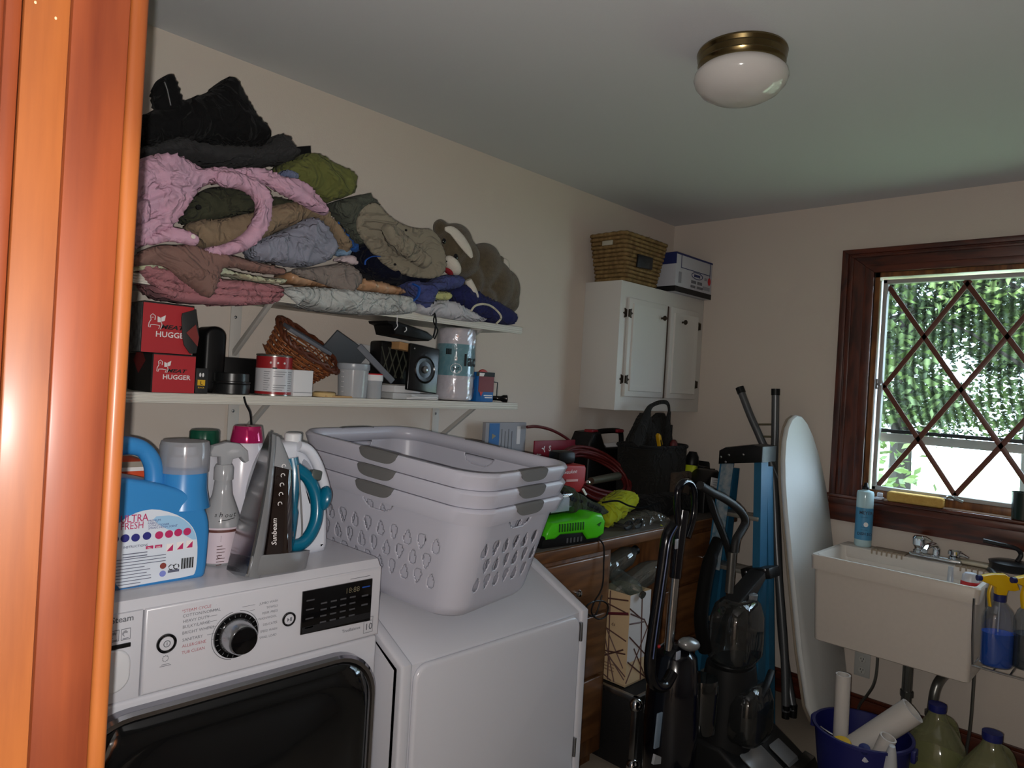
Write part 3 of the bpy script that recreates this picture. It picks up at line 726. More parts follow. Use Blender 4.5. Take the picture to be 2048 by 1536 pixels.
# ------------------------------------------------------------------ two wall shelves on brackets
BRK = M('bracket_paint', (196, 192, 186), 0.5)
def shelf(zt, label, brx, g):
    t = thing('wall_shelf', label, 'shelf', (0, 0, 0), group='white wall shelves')
    MB().box((0.24, 1.966, zt - 0.020), (2.052, WY, zt), 0.002).build('shelf_board', SHELFW, t)
    e = MB(); e.box((0.24, 1.957, zt - 0.027), (2.052, 1.967, zt + 0.001), 0.002)
    for q in (0.004, 0.012, 0.020): e.box((0.24, 1.953, zt - 0.0265 + q), (2.052, 1.960, zt - 0.0215 + q), 0.0018)
    e.build('edge_moulding', SHELFW, t)
    for x, drop, arm in brx:
        b = MB(); b.box((x - 0.018, WY - 0.006, zt - 0.020 - drop), (x + 0.018, WY, zt - 0.02), 0.001)
        b.box((x - 0.012, WY - arm, zt - 0.026), (x + 0.012, WY, zt - 0.020), 0.001)
        b.prism([(WY - 0.004, zt - drop - 0.004), (WY - 0.004, zt - drop + 0.018), (WY - arm + 0.015, zt - 0.021), (WY - arm - 0.008, zt - 0.021)], x - 0.007, x + 0.007, 'x', 0.001)
        bo = b.build('shelf_bracket', BRK, t)
        for dz in (0.045, drop - 0.03): MB().ball((x - 0.003, WY - 0.0075, zt - 0.02 - dz), (0.005, 0.003, 0.005), 10, 6).build('screw', STEEL, bo)
    return t
US, LS = 1.764, 1.454
shelf(US, 'upper white wall shelf heaped with clothes and a plush monkey', ((1.000, 0.19, 0.25), (1.88, 0.19, 0.25)), 0)
shelf(LS, 'lower white wall shelf holding boxes, tins and a paper towel pack', ((1.010, 0.19, 0.25), (1.875, 0.19, 0.25)), 0)

# ------------------------------------------------------------------ white wall cabinet in the corner
wc = thing('wall_cabinet', 'white two-door wall cabinet hung in the far corner', 'cabinet', (0, 0, 0))
CBX0, CBX1, CBY, CB0, CB1 = 2.832, WX - 0.002, 2.036, 1.430, 2.080
cb = MB(); cb.box((CBX0, CBY, CB0), (CBX1, WY, CB1), 0.003); cb.build('carcass', OFFWHITE, wc)
BRASS = M('aged_brass', (58, 50, 40), 0.35, metal=0.7)
for x0, x1, kx, hx, hs in ((2.886, 3.243, 3.183, 2.886, -1), (3.281, 3.588, 3.395, 3.588, 1)):
    d = MB(); d.box((x0, CBY - 0.018, 1.502), (x1, CBY - 0.001, 2.000), 0.004); dor = d.build('door', OFFWHITE, wc)
    p = MB(); bw = 0.052
    p.loft([[(x0 + o, y, 1.502 + o), (x1 - o, y, 1.502 + o), (x1 - o, y, 2.0 - o), (x0 + o, y, 2.0 - o)] for o, y in ((0.028, CBY - 0.018), (0.030, CBY - 0.0265), (0.036, CBY - 0.0265), (0.055, CBY - 0.021), (0.062, CBY - 0.020))], False, True)
    p.build('raised_panel', OFFWHITE, dor)
    k = MB(); k.lathe([(0.006, 0), (0.005, 0.012), (0.013, 0.018), (0.014, 0.024), (0.009, 0.030), (0, 0.031)], T=Matrix.Translation((kx, CBY - 0.018, 1.925)) @ Matrix.Rotation(R(90), 4, 'X'), seg=16); k.build('knob', BRASS, dor)
    for z in (1.92, 1.587):
        h = MB(); h.box((hx - 0.006, CBY - 0.026, z - 0.020), (hx + 0.006, CBY - 0.016, z + 0.020), 0.003)
        for s_ in (-1, 1):
            h.prism([(hx, z - 0.018), (hx + s_ * 0.018, z - 0.024), (hx + s_ * 0.014, z - 0.008), (hx + s_ * 0.030, z), (hx + s_ * 0.014, z + 0.008), (hx + s_ * 0.018, z + 0.024), (hx, z + 0.018)], CBY - 0.022 if s_ * hs < 0 else CBY - 0.006, CBY - 0.017 if s_ * hs < 0 else CBY - 0.0005, 'y')
        h.build('hinge', BRASS, dor)
MB().box((3.245, CBY - 0.002, 1.50), (3.279, CBY + 0.001, 2.0)).build('door_gap_shade', M('gap_shade_brown', (70, 52, 40), 0.8), wc)  # dark brown strip painted in for the shadow between the two doors

# ------------------------------------------------------------------ wooden kneehole desk along the left wall
OAK = wood('oak_drawers', (112, 72, 38), (76, 45, 21), rough=0.4, scale=2.4, axis='x')
OAKZ = wood('oak_upright', (112, 72, 38), (76, 45, 21), rough=0.4, scale=2.4, axis='z')
dk = thing('wooden_desk', 'oak drawer desk with open kneehole, buried under tools', 'desk', (0, 0, 0))
DY = 1.66; DT = 0.930
MB().box((1.83, DY - 0.02, DT - 0.045), (3.42, WY - 0.002, DT), 0.006, 3).build('desk_top', OAK, dk)
MB().box((1.84, DY - 0.012, DT), (3.41, WY - 0.004, DT + 0.003), 0.001).build('desk_mat', M('desk_laminate', (78, 74, 68), 0.5), dk)
for x0, x1 in ((1.86, 2.345), (2.735, 3.40)):
    MB().box((x0, DY, 0.06), (x1, WY - 0.01, DT - 0.045), 0.003).build('pedestal', OAKZ, dk)
    MB().box((x0 + 0.01, DY + 0.04, 0.0), (x1 - 0.01, WY - 0.02, 0.06)).build('plinth', OAKZ, dk)
    zt = DT - 0.062
    for hgt in (0.235, 0.255, 0.255):
        d = MB(); d.box((x0 + 0.03, DY - 0.016, zt - hgt + 0.012), (x1 - 0.03, DY, zt), 0.006, 3); do2 = d.build('drawer', OAK, dk)
        cx = (x0 + x1) / 2; kz = zt - hgt / 2
        kn = MB(); kn.lathe([(0.005, 0), (0.005, 0.010), (0.014, 0.018), (0.012, 0.026), (0, 0.028)], T=Matrix.Translation((cx, DY - 0.016, kz)) @ Matrix.Rotation(R(90), 4, 'X'), seg=14)
        kn.build('knob', CHROME, do2); zt -= hgt
MB().box((2.345, WY - 0.03, 0.30), (2.735, WY - 0.012, DT - 0.045)).build('back_panel', OAKZ, dk)

# ------------------------------------------------------------------ utility sink below the window
SINKM = M('sink_plastic', (206, 196, 186), 0.4, var=0.1, vscale=60)
sk = thing('utility_sink', 'deep off-white utility sink on legs below the window', 'sink', (0, 0, 0))
SX0, SX1, SYa, SYb, ST, SB = 3.190, 3.645, 0.535, 1.180, 0.850, 0.468
def srect(e, z, r=0.03, yo=0.0): return [(x, y, z) for x, y in rrect(SX0 + e, SYa + e, SX1 - e, SYb - e, r, 4)]
s = MB(); s.loft([srect(0.03, SB, 0.02), srect(0.026, SB + 0.004, 0.02), srect(0.014, ST - 0.066, 0.02), srect(0.004, ST - 0.064, 0.02), srect(0.0, ST - 0.006, 0.022), srect(0.004, ST, 0.022), srect(0.020, ST, 0.02)], True, False)
inn = [[(x, y, z) for x, y in rrect(SX0 + 0.020 + e, SYa + 0.02 + e, SX1 - 0.115 - e * 0.5, SYb - 0.02 - e, 0.03, 4)] for e, z in ((0.0, ST), (0.004, ST - 0.006), (0.02, ST - 0.30), (0.04, ST - 0.335), (0.15, ST - 0.34))]
s.loft(inn, False, True)
# rear ledge
oo = srect(0.020, ST, 0.02); s.build('basin', SINKM, sk, smooth=40)
MB().box((SX1 - 0.120, SYa + 0.012, ST - 0.05), (SX1 - 0.006, SYb - 0.012, ST + 0.004), 0.003).build('rear_ledge', SINKM, sk)
SOAPD = M('soap_dish', (150, 132, 112), 0.5)
for y0 in [1.020 - k * 0.021 for k in range(7)] + [0.665 - k * 0.021 for k in range(5)]: MB().box((SX1 - 0.124, y0, ST - 0.012), (SX1 - 0.112, y0 + 0.006, ST + 0.012), 0.001).build('soap_ridge', SOAPD, sk)
for y0, y1 in ((0.888, 1.03), (0.56, 0.69)): MB().box((SX1 - 0.118, y0, ST), (SX1 - 0.030, y1, ST + 0.010), 0.003).build('soap_dish', SOAPD, sk)
MB().box((SX1 - 0.02, SYa + 0.03, ST - 0.14), (WX, SYb - 0.03, ST - 0.02), 0.003).build('wall_bracket', SINKM, sk)
fc = thing('mixer_tap', 'chrome two-handle tap on the back ledge of the utility sink', 'tap', (3.585, 0.775, ST + 0.004))
MB().box((-0.026, -0.105, 0), (0.026, 0.105, 0.022), 0.009, 3).build('base_plate', CHROME, fc)
sp_ = MB(); sp_.tube(spline([(0, 0.0, 0.018), (-0.002, 0.0, 0.055), (-0.03, 0.004, 0.070), (-0.10, 0.012, 0.072), (-0.14, 0.015, 0.056)], 6), [0.015] * 7 + [0.012] * 18, 12); sp_.build('spout', CHROME, fc)
for y, hgt in ((0.070, 0.095), (-0.072, 0.050)):
    h = MB(); h.lathe([(0.022, 0.018), (0.024, 0.03), (0.018, 0.036), (0.019, 0.045), (0.027, 0.055), (0.028, hgt - 0.01), (0.020, hgt), (0.0, hgt + 0.002)], c=(0, y, 0), seg=18)
    h.tube([(0, y, hgt - 0.012), (-0.012, y - 0.03, hgt - 0.004), (-0.02, y - 0.055, hgt - 0.012)], [0.010, 0.009, 0.006], 8)
    h.build('tap_handle', CHROME, fc)
pp = thing('drain_trap', 'grey metal drain trap below the utility sink', 'pipe', (3.42, 0.80, 0))
ZINC = M('zinc_pipe', (120, 120, 116), 0.3, metal=0.8)
MB().cyl((0, 0.02, 0.22), (0, 0.02, SB + 0.005), 0.021, None, 16).build('tailpiece', ZINC, pp)
tb = MB(); tb.tube(spline([(0, 0.02, 0.30), (0, 0.02, 0.20), (0.004, 0.005, 0.155), (0.012, -0.035, 0.145), (0.02, -0.07, 0.17), (0.022, -0.075, 0.24), (0.03, -0.08, 0.32), (0.07, -0.09, 0.365), (0.24, -0.10, 0.375)], 7), 0.020, 14); tb.build('trap_bend', ZINC, pp)
for p, d in (((0, 0.02, 0.285), Z), ((0.021, -0.074, 0.225), Z), ((0.0, 0.02, 0.20), Z)): MB().cyl(Vector(p) - d * 0.012, Vector(p) + d * 0.012, 0.027, None, 8).build('slip_nut', ZINC, pp)
MB().lathe([(0.045, 0), (0.04, 0.006), (0.022, 0.010)], T=Matrix.Translation((0.238, -0.10, 0.375)) @ Matrix.Rotation(R(-90), 4, 'Y'), seg=20).build('wall_flange', CHROME, pp)
for lb, pth in (('curved chrome supply pipe left of the drain trap', [(3.46, 0.955, SB + 0.01), (3.46, 0.955, 0.33), (3.46, 0.965, 0.26), (3.50, 1.0, 0.19), (3.56, 1.05, 0.10), (3.56, 1.06, 0.0)]), ('straight chrome supply pipe right of the drain trap', [(3.46, 0.585, SB + 0.01), (3.46, 0.587, 0.25), (3.465, 0.595, 0.14), (3.48, 0.61, 0.0)])):
    tag(MB().tube(spline(pth, 6), 0.0065, 8).build('supply_pipe', ZINC), lb, 'pipe', 'supply pipes under the sink')
ol = thing('wall_outlet', 'light grey double power outlet on the wall under the sink', 'outlet', (WX, 1.0745, 0.268))
MB().box((-0.006, -0.036, -0.058), (0, 0.036, 0.058), 0.003).build('cover_plate', M('outlet_grey', (176, 176, 172), 0.5), ol)
for z in (-0.026, 0.026):
    MB().lathe([(0.017, 0), (0.016, 0.002), (0, 0.002)], T=Matrix.Translation((-0.006, 0, z)) @ Matrix.Rotation(R(-90), 4, 'Y'), seg=18).build('socket', M('outlet_face', (186, 186, 180), 0.5), ol)
    sl = MB()
    for y, zz in ((-0.006, 0.004), (0.006, 0.004), (0.0, -0.008)): sl.box((-0.0092, y - 0.0012, z + zz - 0.004), (-0.0078, y + 0.0012, z + zz + 0.004))
    sl.build('slot', BLACK_PL, ol)

# ------------------------------------------------------------------ ceiling lamp
cl = thing('ceiling_light', 'flush ceiling light with brass collar and white glass dome', 'ceiling light', (1.885, 0.975, CZ))
BR = M('antique_brass', (128, 112, 78), 0.22, metal=1.0)
MB().lathe([(0.0, 0), (0.126, 0), (0.128, -0.006), (0.124, -0.016), (0.126, -0.020), (0.122, -0.034), (0.124, -0.038), (0.118, -0.050), (0.118, -0.056), (0.0, -0.056)], seg=56, cap=False).build('collar', BR, cl)
MB().lathe([(0.100, -0.050), (0.120, -0.054), (0.131, -0.066), (0.133, -0.078), (0.128, -0.094), (0.112, -0.114), (0.085, -0.130), (0.05, -0.140), (0.0, -0.144)], seg=56, cap=False).build('glass_dome', M('opal_glass', (205, 200, 196), 0.12, spec=0.5), cl)

# ------------------------------------------------------------------ clothes heaped on the upper shelf
def cloth(name, c, rough=0.92, var=0.25, c2=None, weave=500, bump=0.25):
    """woven fabric: fine weave bump plus sharp creases"""
    if name in MATS: return MATS[name]
    m = M(name, c, rough, var=var, vscale=14, c2=c2, spec=0.15, bump=bump, bscale=weave, sheen=0.05)
    N, L = m.node_tree.nodes, m.node_tree.links
    tc = N.new('ShaderNodeTexCoord'); no = N.new('ShaderNodeTexNoise'); no.inputs['Scale'].default_value = 8.5; no.inputs['Detail'].default_value = 3; no.inputs['Distortion'].default_value = 1.2
    L.new(tc.outputs['Object'], no.inputs['Vector'])
    sb = N.new('ShaderNodeMath'); sb.operation = 'SUBTRACT'; sb.inputs[1].default_value = 0.5; L.new(no.outputs['Fac'], sb.inputs[0])
    ab = N.new('ShaderNodeMath'); ab.operation = 'ABSOLUTE'; L.new(sb.outputs[0], ab.inputs[0])
    mr = N.new('ShaderNodeMapRange'); mr.inputs[1].default_value = 0.0; mr.inputs[2].default_value = 0.07; mr.inputs[3].default_value = 1.0; mr.inputs[4].default_value = 0.0; L.new(ab.outputs[0], mr.inputs[0])
    b2 = N.new('ShaderNodeBump'); b2.inputs['Strength'].default_value = 0.7; b2.inputs['Distance'].default_value = 0.009; L.new(mr.outputs[0], b2.inputs['Height'])
    old = next(n for n in N if n.type == 'BUMP' and n != b2)
    L.new(old.outputs[0], b2.inputs['Normal']); L.new(b2.outputs[0], N['Principled BSDF'].inputs['Normal'])
    return m
BLKF = cloth('black_nylon', (17, 17, 18), 0.8)
def garment(name, P, y, th, mat, label, cat, bk=None, **kw):
    return tag(puff(P, y, th, bk, **kw).build(name, mat, smooth=70), label, cat)
t = thing('black_backpack', 'black bag with an upright zipped flap on top of the clothes heap', 'bag', (0, 0, 0))
puff([(0.6,2.187),(0.647,2.223),(0.678,2.239),(0.739,2.287),(0.784,2.317),(0.811,2.343),(0.838,2.384),(0.858,2.382),(0.891,2.338),(0.914,2.318),(0.928,2.289),(0.969,2.268),(0.979,2.243),(0.964,2.214),(0.903,2.19),(0.828,2.178),(0.757,2.161),(0.678,2.133),(0.605,2.1)], 2.08, 0.10, 0.12, seed=1, wr=0.010, wfreq=24).build('bag_body', BLKF, t, smooth=70)
puff([(0.649,2.208),(0.634,2.238),(0.632,2.269),(0.639,2.29),(0.653,2.306),(0.678,2.329),(0.689,2.322),(0.696,2.294),(0.716,2.253),(0.713,2.224),(0.678,2.204)], 2.03, 0.03, 0.05, rim=0.02, seed=2, wr=0.004).build('flap', BLKF, t, smooth=70)
zp = MB(); zp.tube([Vector(p) + Vector((0, -0.004, 0)) for p in [(0.65,1.995,2.284),(0.658,1.995,2.266),(0.663,1.995,2.248),(0.669,1.995,2.227)]], 0.0022, 6); zp.build('zip', STEEL, t)
garment('charcoal_trousers', [(0.59,2.093),(0.636,2.116),(0.685,2.15),(0.714,2.164),(0.736,2.151),(0.808,2.166),(0.91,2.189),(0.956,2.208),(0.964,2.238),(1.005,2.256),(1.017,2.222),(1.054,2.228),(1.059,2.2),(1.024,2.171),(0.945,2.141),(0.869,2.118),(0.797,2.105),(0.715,2.097),(0.638,2.082),(0.592,2.06)], 2.04, 0.08, cloth('charcoal_cotton', (54, 54, 55)), 'charcoal grey garment crumpled under the black bag', 'clothing', 0.1, seed=3, wr=0.012, wfreq=34, wdir=(1, 0.8))
tag(MB().prism([(1.059,2.235),(1.107,2.252),(1.11,2.229),(1.067,2.214)], 2.03, 2.055, 'y', 0.002).build('black_strap', BLKF), 'short black strap end sticking out beside the olive shirt', 'strap')
t = thing('olive_shirt', 'olive green shirt bulging from the right side of the heap', 'clothing', (0, 0, 0))
puff([(0.989,2.146),(1.012,2.17),(1.064,2.203),(1.084,2.223),(1.115,2.223),(1.157,2.212),(1.223,2.202),(1.251,2.184),(1.256,2.158),(1.247,2.119),(1.201,2.099),(1.157,2.072),(1.094,2.084),(1.016,2.114)], 2.04, 0.09, 0.12, seed=4, wr=0.012, wfreq=30, wdir=(0.5, 1)).build('shirt_body', cloth('olive_cotton', (106, 110, 62)), t, smooth=70)
puff([(0.964,2.116),(0.987,2.132),(1.014,2.135),(1.034,2.128),(1.032,2.112),(0.997,2.106),(0.968,2.102)], 1.955, 0.018, 0.02, rim=0.012, seed=5).build('lining', cloth('blue_check', (130, 138, 160), var=0.9, c2=(70, 82, 120)), t, smooth=70)
# pink shirt: body spread on the left, one sleeve looped, one sleeve lying to the right
PINK = cloth('pink_cotton', (198, 162, 184), c2=(216, 160, 178), var=0.5)
t = thing('pink_shirt', 'light pink button-up shirt with looped sleeve on the heap', 'shirt', (0, 0, 0))
puff([(0.56,2.028),(0.591,2.056),(0.626,2.074),(0.675,2.082),(0.708,2.071),(0.735,2.061),(0.781,2.081),(0.822,2.084),(0.837,2.068),(0.811,2.039),(0.77,2.035),(0.731,2.009),(0.71,1.972),(0.691,1.928),(0.667,1.89),(0.636,1.854),(0.603,1.83),(0.572,1.81)], 1.93, 0.045, 0.08, seed=6, wr=0.013, wfreq=50, wdir=(-0.45, 1), nz=0.006, rim=0.03).build('shirt_body', PINK, t, smooth=70)
def sleeve(path, rs, up=(0, -1, 0), seed=0, flat=0.5):
    m = MB(); P = spline(path, 9); n = len(P)
    m.tube(P, [rs[0] + (rs[1] - rs[0]) * i / (n - 1) + 0.003 * math.sin(i * 1.9) for i in range(n)], 18, flat=flat, up=up)
    for v in m.bm.verts:
        q = v.co * 26 + Vector((seed, 0, 0)); v.co += Vector((noise.noise(q), noise.noise(q + Vector((7, 3, 1))), noise.noise(q + Vector((1, 9, 4))))) * 0.011
    return m
puff([(0.747,2.056),(0.807,2.071),(0.861,2.069),(0.907,2.046),(0.926,2),(0.918,1.937),(0.884,1.881),(0.824,1.841),(0.764,1.828),(0.738,1.834),(0.742,1.849),(0.792,1.865),(0.845,1.904),(0.87,1.948),(0.878,1.989),(0.86,2.017),(0.824,2.026),(0.77,2.016)], 1.895, 0.024, 0.025, rim=0.014, seed=7, wr=0.009, wfreq=46, wdir=(1, 0.4)).build('sleeve', PINK, t, smooth=70)
puff([(0.793,2.068),(0.827,2.086),(0.87,2.099),(0.906,2.103),(0.948,2.092),(1.017,2.102),(1.072,2.068),(1.105,2.03),(1.105,2.011),(1.079,2.01),(1.012,2.03),(0.948,2.044),(0.894,2.062),(0.843,2.061)], 1.905, 0.024, 0.03, rim=0.014, seed=71, wr=0.010, wfreq=40, wdir=(0.4, 1)).build('sleeve', PINK, t, smooth=70)
puff([(0.587,1.842),(0.627,1.869),(0.656,1.888),(0.694,1.885),(0.724,1.878),(0.729,1.863),(0.719,1.845),(0.683,1.849),(0.646,1.848),(0.606,1.825)], 1.895, 0.016, 0.02, rim=0.012, seed=8, wr=0.006).build('cuff', PINK, t, smooth=70)
puff([(0.561,1.928),(0.593,1.943),(0.598,1.924),(0.598,1.882),(0.564,1.872)], 1.875, 0.010, 0.01, rim=0.008, seed=9, wr=0.003).build('pocket', PINK, t, smooth=70)
bt = MB(); bt.cyl((0.703,1.872,1.868), Vector((0.703,1.872,1.868)) + Vector((0, 0.006, 0)), 0.006, None, 12); bt.build('button', M('button_pearl', (225, 215, 205), 0.3), t)
sleeve([Vector(p) for p in [(1.095,1.93,2.034),(1.117,1.93,2.021),(1.139,1.93,2.01)]], (0.010, 0.005), seed=4).build('white_hem', cloth('white_hem', (205, 200, 205)), t, smooth=70)
t = thing('dark_olive_trousers', 'dark olive trousers with a riveted waistband inside the pink sleeve loop', 'trousers', (0, 0, 0))
puff([(0.706,1.933),(0.72,1.969),(0.744,2.007),(0.789,2.038),(0.857,2.046),(0.917,2.04),(0.978,2.051),(1.05,2.05),(1.045,2.033),(0.95,2.003),(0.89,1.981),(0.819,1.952),(0.758,1.925),(0.723,1.918)], 1.985, 0.045, 0.10, seed=10, wr=0.008, wfreq=26).build('trouser_body', cloth('dark_olive_twill', (64, 66, 52)), t, smooth=70)
bt = MB(); p = Vector((0.737,1.935,1.961)); bt.cyl(p, p + Vector((0, 0.008, 0)), 0.007, None, 12); bt.build('rivet', BLACK_PL, t)
garment('tan_trousers', [(0.712,1.906),(0.728,1.926),(0.774,1.936),(0.843,1.961),(0.915,1.994),(0.975,2.028),(1.046,2.051),(1.106,2.049),(1.146,2.026),(1.19,1.988),(1.232,1.951),(1.218,1.929),(1.205,1.91),(1.177,1.937),(1.137,1.98),(1.088,2.014),(1.042,1.983),(0.98,1.946),(0.927,1.912),(0.877,1.88),(0.806,1.856),(0.752,1.852),(0.73,1.878)], 1.96, 0.05, cloth('tan_twill', (138, 120, 98)), 'tan cotton trousers draped across the middle of the heap', 'trousers', 0.09, seed=11, wr=0.006, wfreq=22, rim=0.03)
garment('grey_shorts', [(0.874,1.869),(0.889,1.889),(0.94,1.924),(0.993,1.952),(1.032,1.981),(1.055,2.004),(1.097,2.004),(1.134,1.974),(1.158,1.932),(1.153,1.9),(1.123,1.873),(1.065,1.848),(1,1.844),(0.952,1.848),(0.907,1.84)], 1.955, 0.065, cloth('grey_chambray', (140, 143, 158)), 'blue-grey gathered shorts stuffed under the tan trousers', 'shorts', 0.06, seed=12, wr=0.016, wfreq=52, wdir=(1, 0.35))
garment('blue_garment', [(1.133,2.029),(1.161,2.032),(1.2,2.008),(1.232,1.972),(1.275,1.954),(1.265,1.932),(1.234,1.937),(1.2,1.953),(1.172,1.986)], 1.975, 0.02, cloth('bright_blue', (42, 92, 168)), 'strip of bright blue cloth beside the tan trousers', 'clothing', 0.05, rim=0.015, seed=13)
garment('light_blue_cloth', [(1.171,1.924),(1.203,1.939),(1.233,1.935),(1.226,1.917),(1.198,1.906),(1.169,1.904)], 1.955, 0.018, cloth('pale_blue', (120, 148, 176)), 'small pale blue cloth peeking out under the tan trouser leg', 'clothing', 0.03, rim=0.012, seed=14)
garment('folded_green_cloth', [(1.2,2.095),(1.247,2.119),(1.328,2.155),(1.337,2.14),(1.357,2.143),(1.368,2.106),(1.361,2.052),(1.351,1.988),(1.308,1.967),(1.275,1.994),(1.246,2.029),(1.217,2.059)], 2.05, 0.06, cloth('grey_green_linen', (86, 90, 80)), 'folded grey-green cloth standing beside the sun hat', 'clothing', 0.12, seed=15, wr=0.012, wfreq=60, wdir=(0.1, 1))
garment('brown_top', [(0.567,1.786),(0.592,1.816),(0.632,1.838),(0.669,1.842),(0.706,1.852),(0.759,1.848),(0.813,1.844),(0.871,1.837),(0.961,1.832),(0.99,1.822),(0.972,1.808),(0.902,1.808),(0.841,1.81),(0.796,1.806),(0.793,1.775),(0.781,1.743),(0.772,1.715),(0.75,1.723),(0.719,1.743),(0.689,1.757),(0.667,1.777),(0.635,1.787),(0.6,1.779),(0.574,1.77)], 1.91, 0.03, cloth('brown_jersey', (134, 104, 96)), 'dusty brown top with a corner hanging over the shelf edge', 'clothing', 0.08, seed=16, wr=0.007, wfreq=36, wdir=(0.6, 1), rim=0.02)
def folded(name, P, y, th, mat, label, cat, layers, bk=0.16, seed=0, wob=0.004):
    """a folded stack: outline P, with rounded fold edges that run along its length"""
    o = puff(P, y, th, bk, rim=0.022, seed=seed, wr=0.003, wfreq=20, wdir=(0.2, 1), nz=wob)
    zs = [v.co.z for v in o.bm.verts]
    xs_ = sorted(set(round(v.co.x, 2) for v in o.bm.verts)); lim = {}
    for v in o.bm.verts:
        k = round(v.co.x / 0.02); a, b2 = lim.get(k, (9, -9)); lim[k] = (min(a, v.co.z), max(b2, v.co.z))
    for v in o.bm.verts:
        a, b2 = lim[round(v.co.x / 0.02)]
        f = (v.co.z - a) / max(0.01, b2 - a)
        if v.co.y < y: v.co.y += 0.014 * (1 - abs(math.sin(f * math.pi * layers))) ** 2
    return tag(o.build(name, mat, smooth=80), label, cat)
t = thing('pink_blanket', 'folded dusty pink blanket lying on the shelf edge', 'blanket', (0, 0, 0))
PKF = cloth('dusty_pink_fleece', (170, 116, 122))
for k, P in enumerate(([(0.584,1.786),(0.617,1.789),(0.654,1.784),(0.798,1.778),(0.883,1.783),(0.996,1.785),(0.998,1.757),(0.885,1.75),(0.8,1.744),(0.669,1.742),(0.62,1.748)], [(0.605,1.761),(0.673,1.755),(0.797,1.757),(0.882,1.764),(0.998,1.771),(1,1.745),(0.884,1.733),(0.799,1.726),(0.693,1.721),(0.636,1.732)], [(0.629,1.747),(0.694,1.738),(0.8,1.742),(0.885,1.747),(0.998,1.76),(0.997,1.733),(0.888,1.713),(0.802,1.705),(0.709,1.702),(0.658,1.712)])):
    puff(P, 1.955 + 0.006 * k, 0.045, 0.2, sm=1, rim=0.012, seed=17 + k, wr=0.004, wfreq=24, wdir=(1, 0.2), nz=0.004).build('fold_layer', PKF, t, smooth=75)
garment('yellow_towel', [(0.575,1.774),(0.607,1.79),(0.655,1.806),(0.68,1.802),(0.683,1.792),(0.806,1.815),(0.812,1.807),(0.87,1.8),(0.945,1.799),(1.004,1.808),(0.999,1.79),(0.946,1.785),(0.886,1.785),(0.842,1.79),(0.8,1.789),(0.669,1.779),(0.62,1.774),(0.578,1.76)], 1.935, 0.022, cloth('yellow_striped_towel', (204, 196, 158), var=0.7, c2=(150, 178, 170)), 'pale yellow striped towel on top of the folded pink blanket', 'towel', 0.12, rim=0.012, seed=18, wr=0.004)
garment('packed_bag', [(1.006,1.828),(1.068,1.844),(1.155,1.845),(1.265,1.849),(1.364,1.853),(1.452,1.84),(1.466,1.827),(1.429,1.815),(1.326,1.811),(1.211,1.809),(1.105,1.8),(1.015,1.796)], 1.97, 0.035, M('wrapped_tan', (168, 122, 84), 0.3, var=0.7, vscale=24, c2=(206, 176, 150), coat=0.6), 'plastic-wrapped tan bundle between the white towels and the heap', 'bag', 0.14, seed=19, wr=0.008, wfreq=60)
garment('taupe_cloth', [(0.995,1.832),(1.062,1.846),(1.129,1.866),(1.181,1.884),(1.222,1.878),(1.257,1.852),(1.255,1.835),(1.234,1.806),(1.217,1.782),(1.187,1.794),(1.133,1.802),(1.081,1.81),(1.031,1.817)], 1.92, 0.016, cloth('taupe_cotton', (132, 122, 116)), 'taupe cloth with a pointed corner draped over the wrapped bundle', 'clothing', 0.03, rim=0.018, seed=20, wr=0.006)
garment('pale_pink_rag', [(1.15,1.884),(1.177,1.904),(1.235,1.919),(1.244,1.9),(1.242,1.883),(1.2,1.886)], 1.94, 0.02, cloth('pale_pink', (196, 178, 182)), 'small pale pinkish rag above the taupe cloth', 'rag', 0.03, rim=0.012, seed=21)
WT_ = cloth('white_terry', (184, 188, 186), bump=0.6, weave=260)
t = tag(puff([(0.987,1.773),(1.025,1.787),(1.108,1.796),(1.214,1.805),(1.329,1.807),(1.435,1.815),(1.47,1.802),(1.485,1.779),(1.47,1.753),(1.374,1.739),(1.257,1.729),(1.147,1.723),(1.078,1.731),(1.037,1.753),(1.004,1.761)], 1.945, 0.055, 0.18, seed=22, wr=0.016, wfreq=80, wdir=(0.15, 1), rim=0.025).build('white_towel', WT_, smooth=75), 'folded white terry towel on the front of the upper shelf', 'towel')
garment('white_rag', [(0.975,1.767),(1.001,1.776),(1.039,1.77),(1.05,1.753),(1.034,1.739),(1.025,1.723),(1.015,1.737),(0.995,1.749)], 1.90, 0.014, WT_, 'white rag with a pointed corner hanging off the shelf edge', 'rag', 0.02, rim=0.012, seed=23)
NAVY = cloth('navy_knit', (20, 26, 52))
garment('navy_jacket', [(1.283,1.962),(1.319,1.982),(1.371,1.954),(1.458,1.92),(1.548,1.902),(1.637,1.908),(1.644,1.879),(1.575,1.846),(1.496,1.851),(1.41,1.849),(1.336,1.87),(1.298,1.901)], 2.01, 0.07, cloth('midnight_cloth', (14, 17, 34)), 'midnight blue jacket squashed beneath the sun hat', 'clothing', 0.14, seed=24, wr=0.010)
tag(MB().tube(spline([(1.269,1.932,1.891),(1.272,1.932,1.907),(1.296,1.932,1.923),(1.325,1.932,1.928)], 6), 0.005, 8, flat=0.4).build('blue_piping', M('blue_piping', (36, 84, 170), 0.7)), 'bright blue piping curved on the dark jacket under the hat', 'trim')
BLT = cloth('slate_blue_terry', (52, 60, 112), c2=(104, 112, 156), var=0.5)
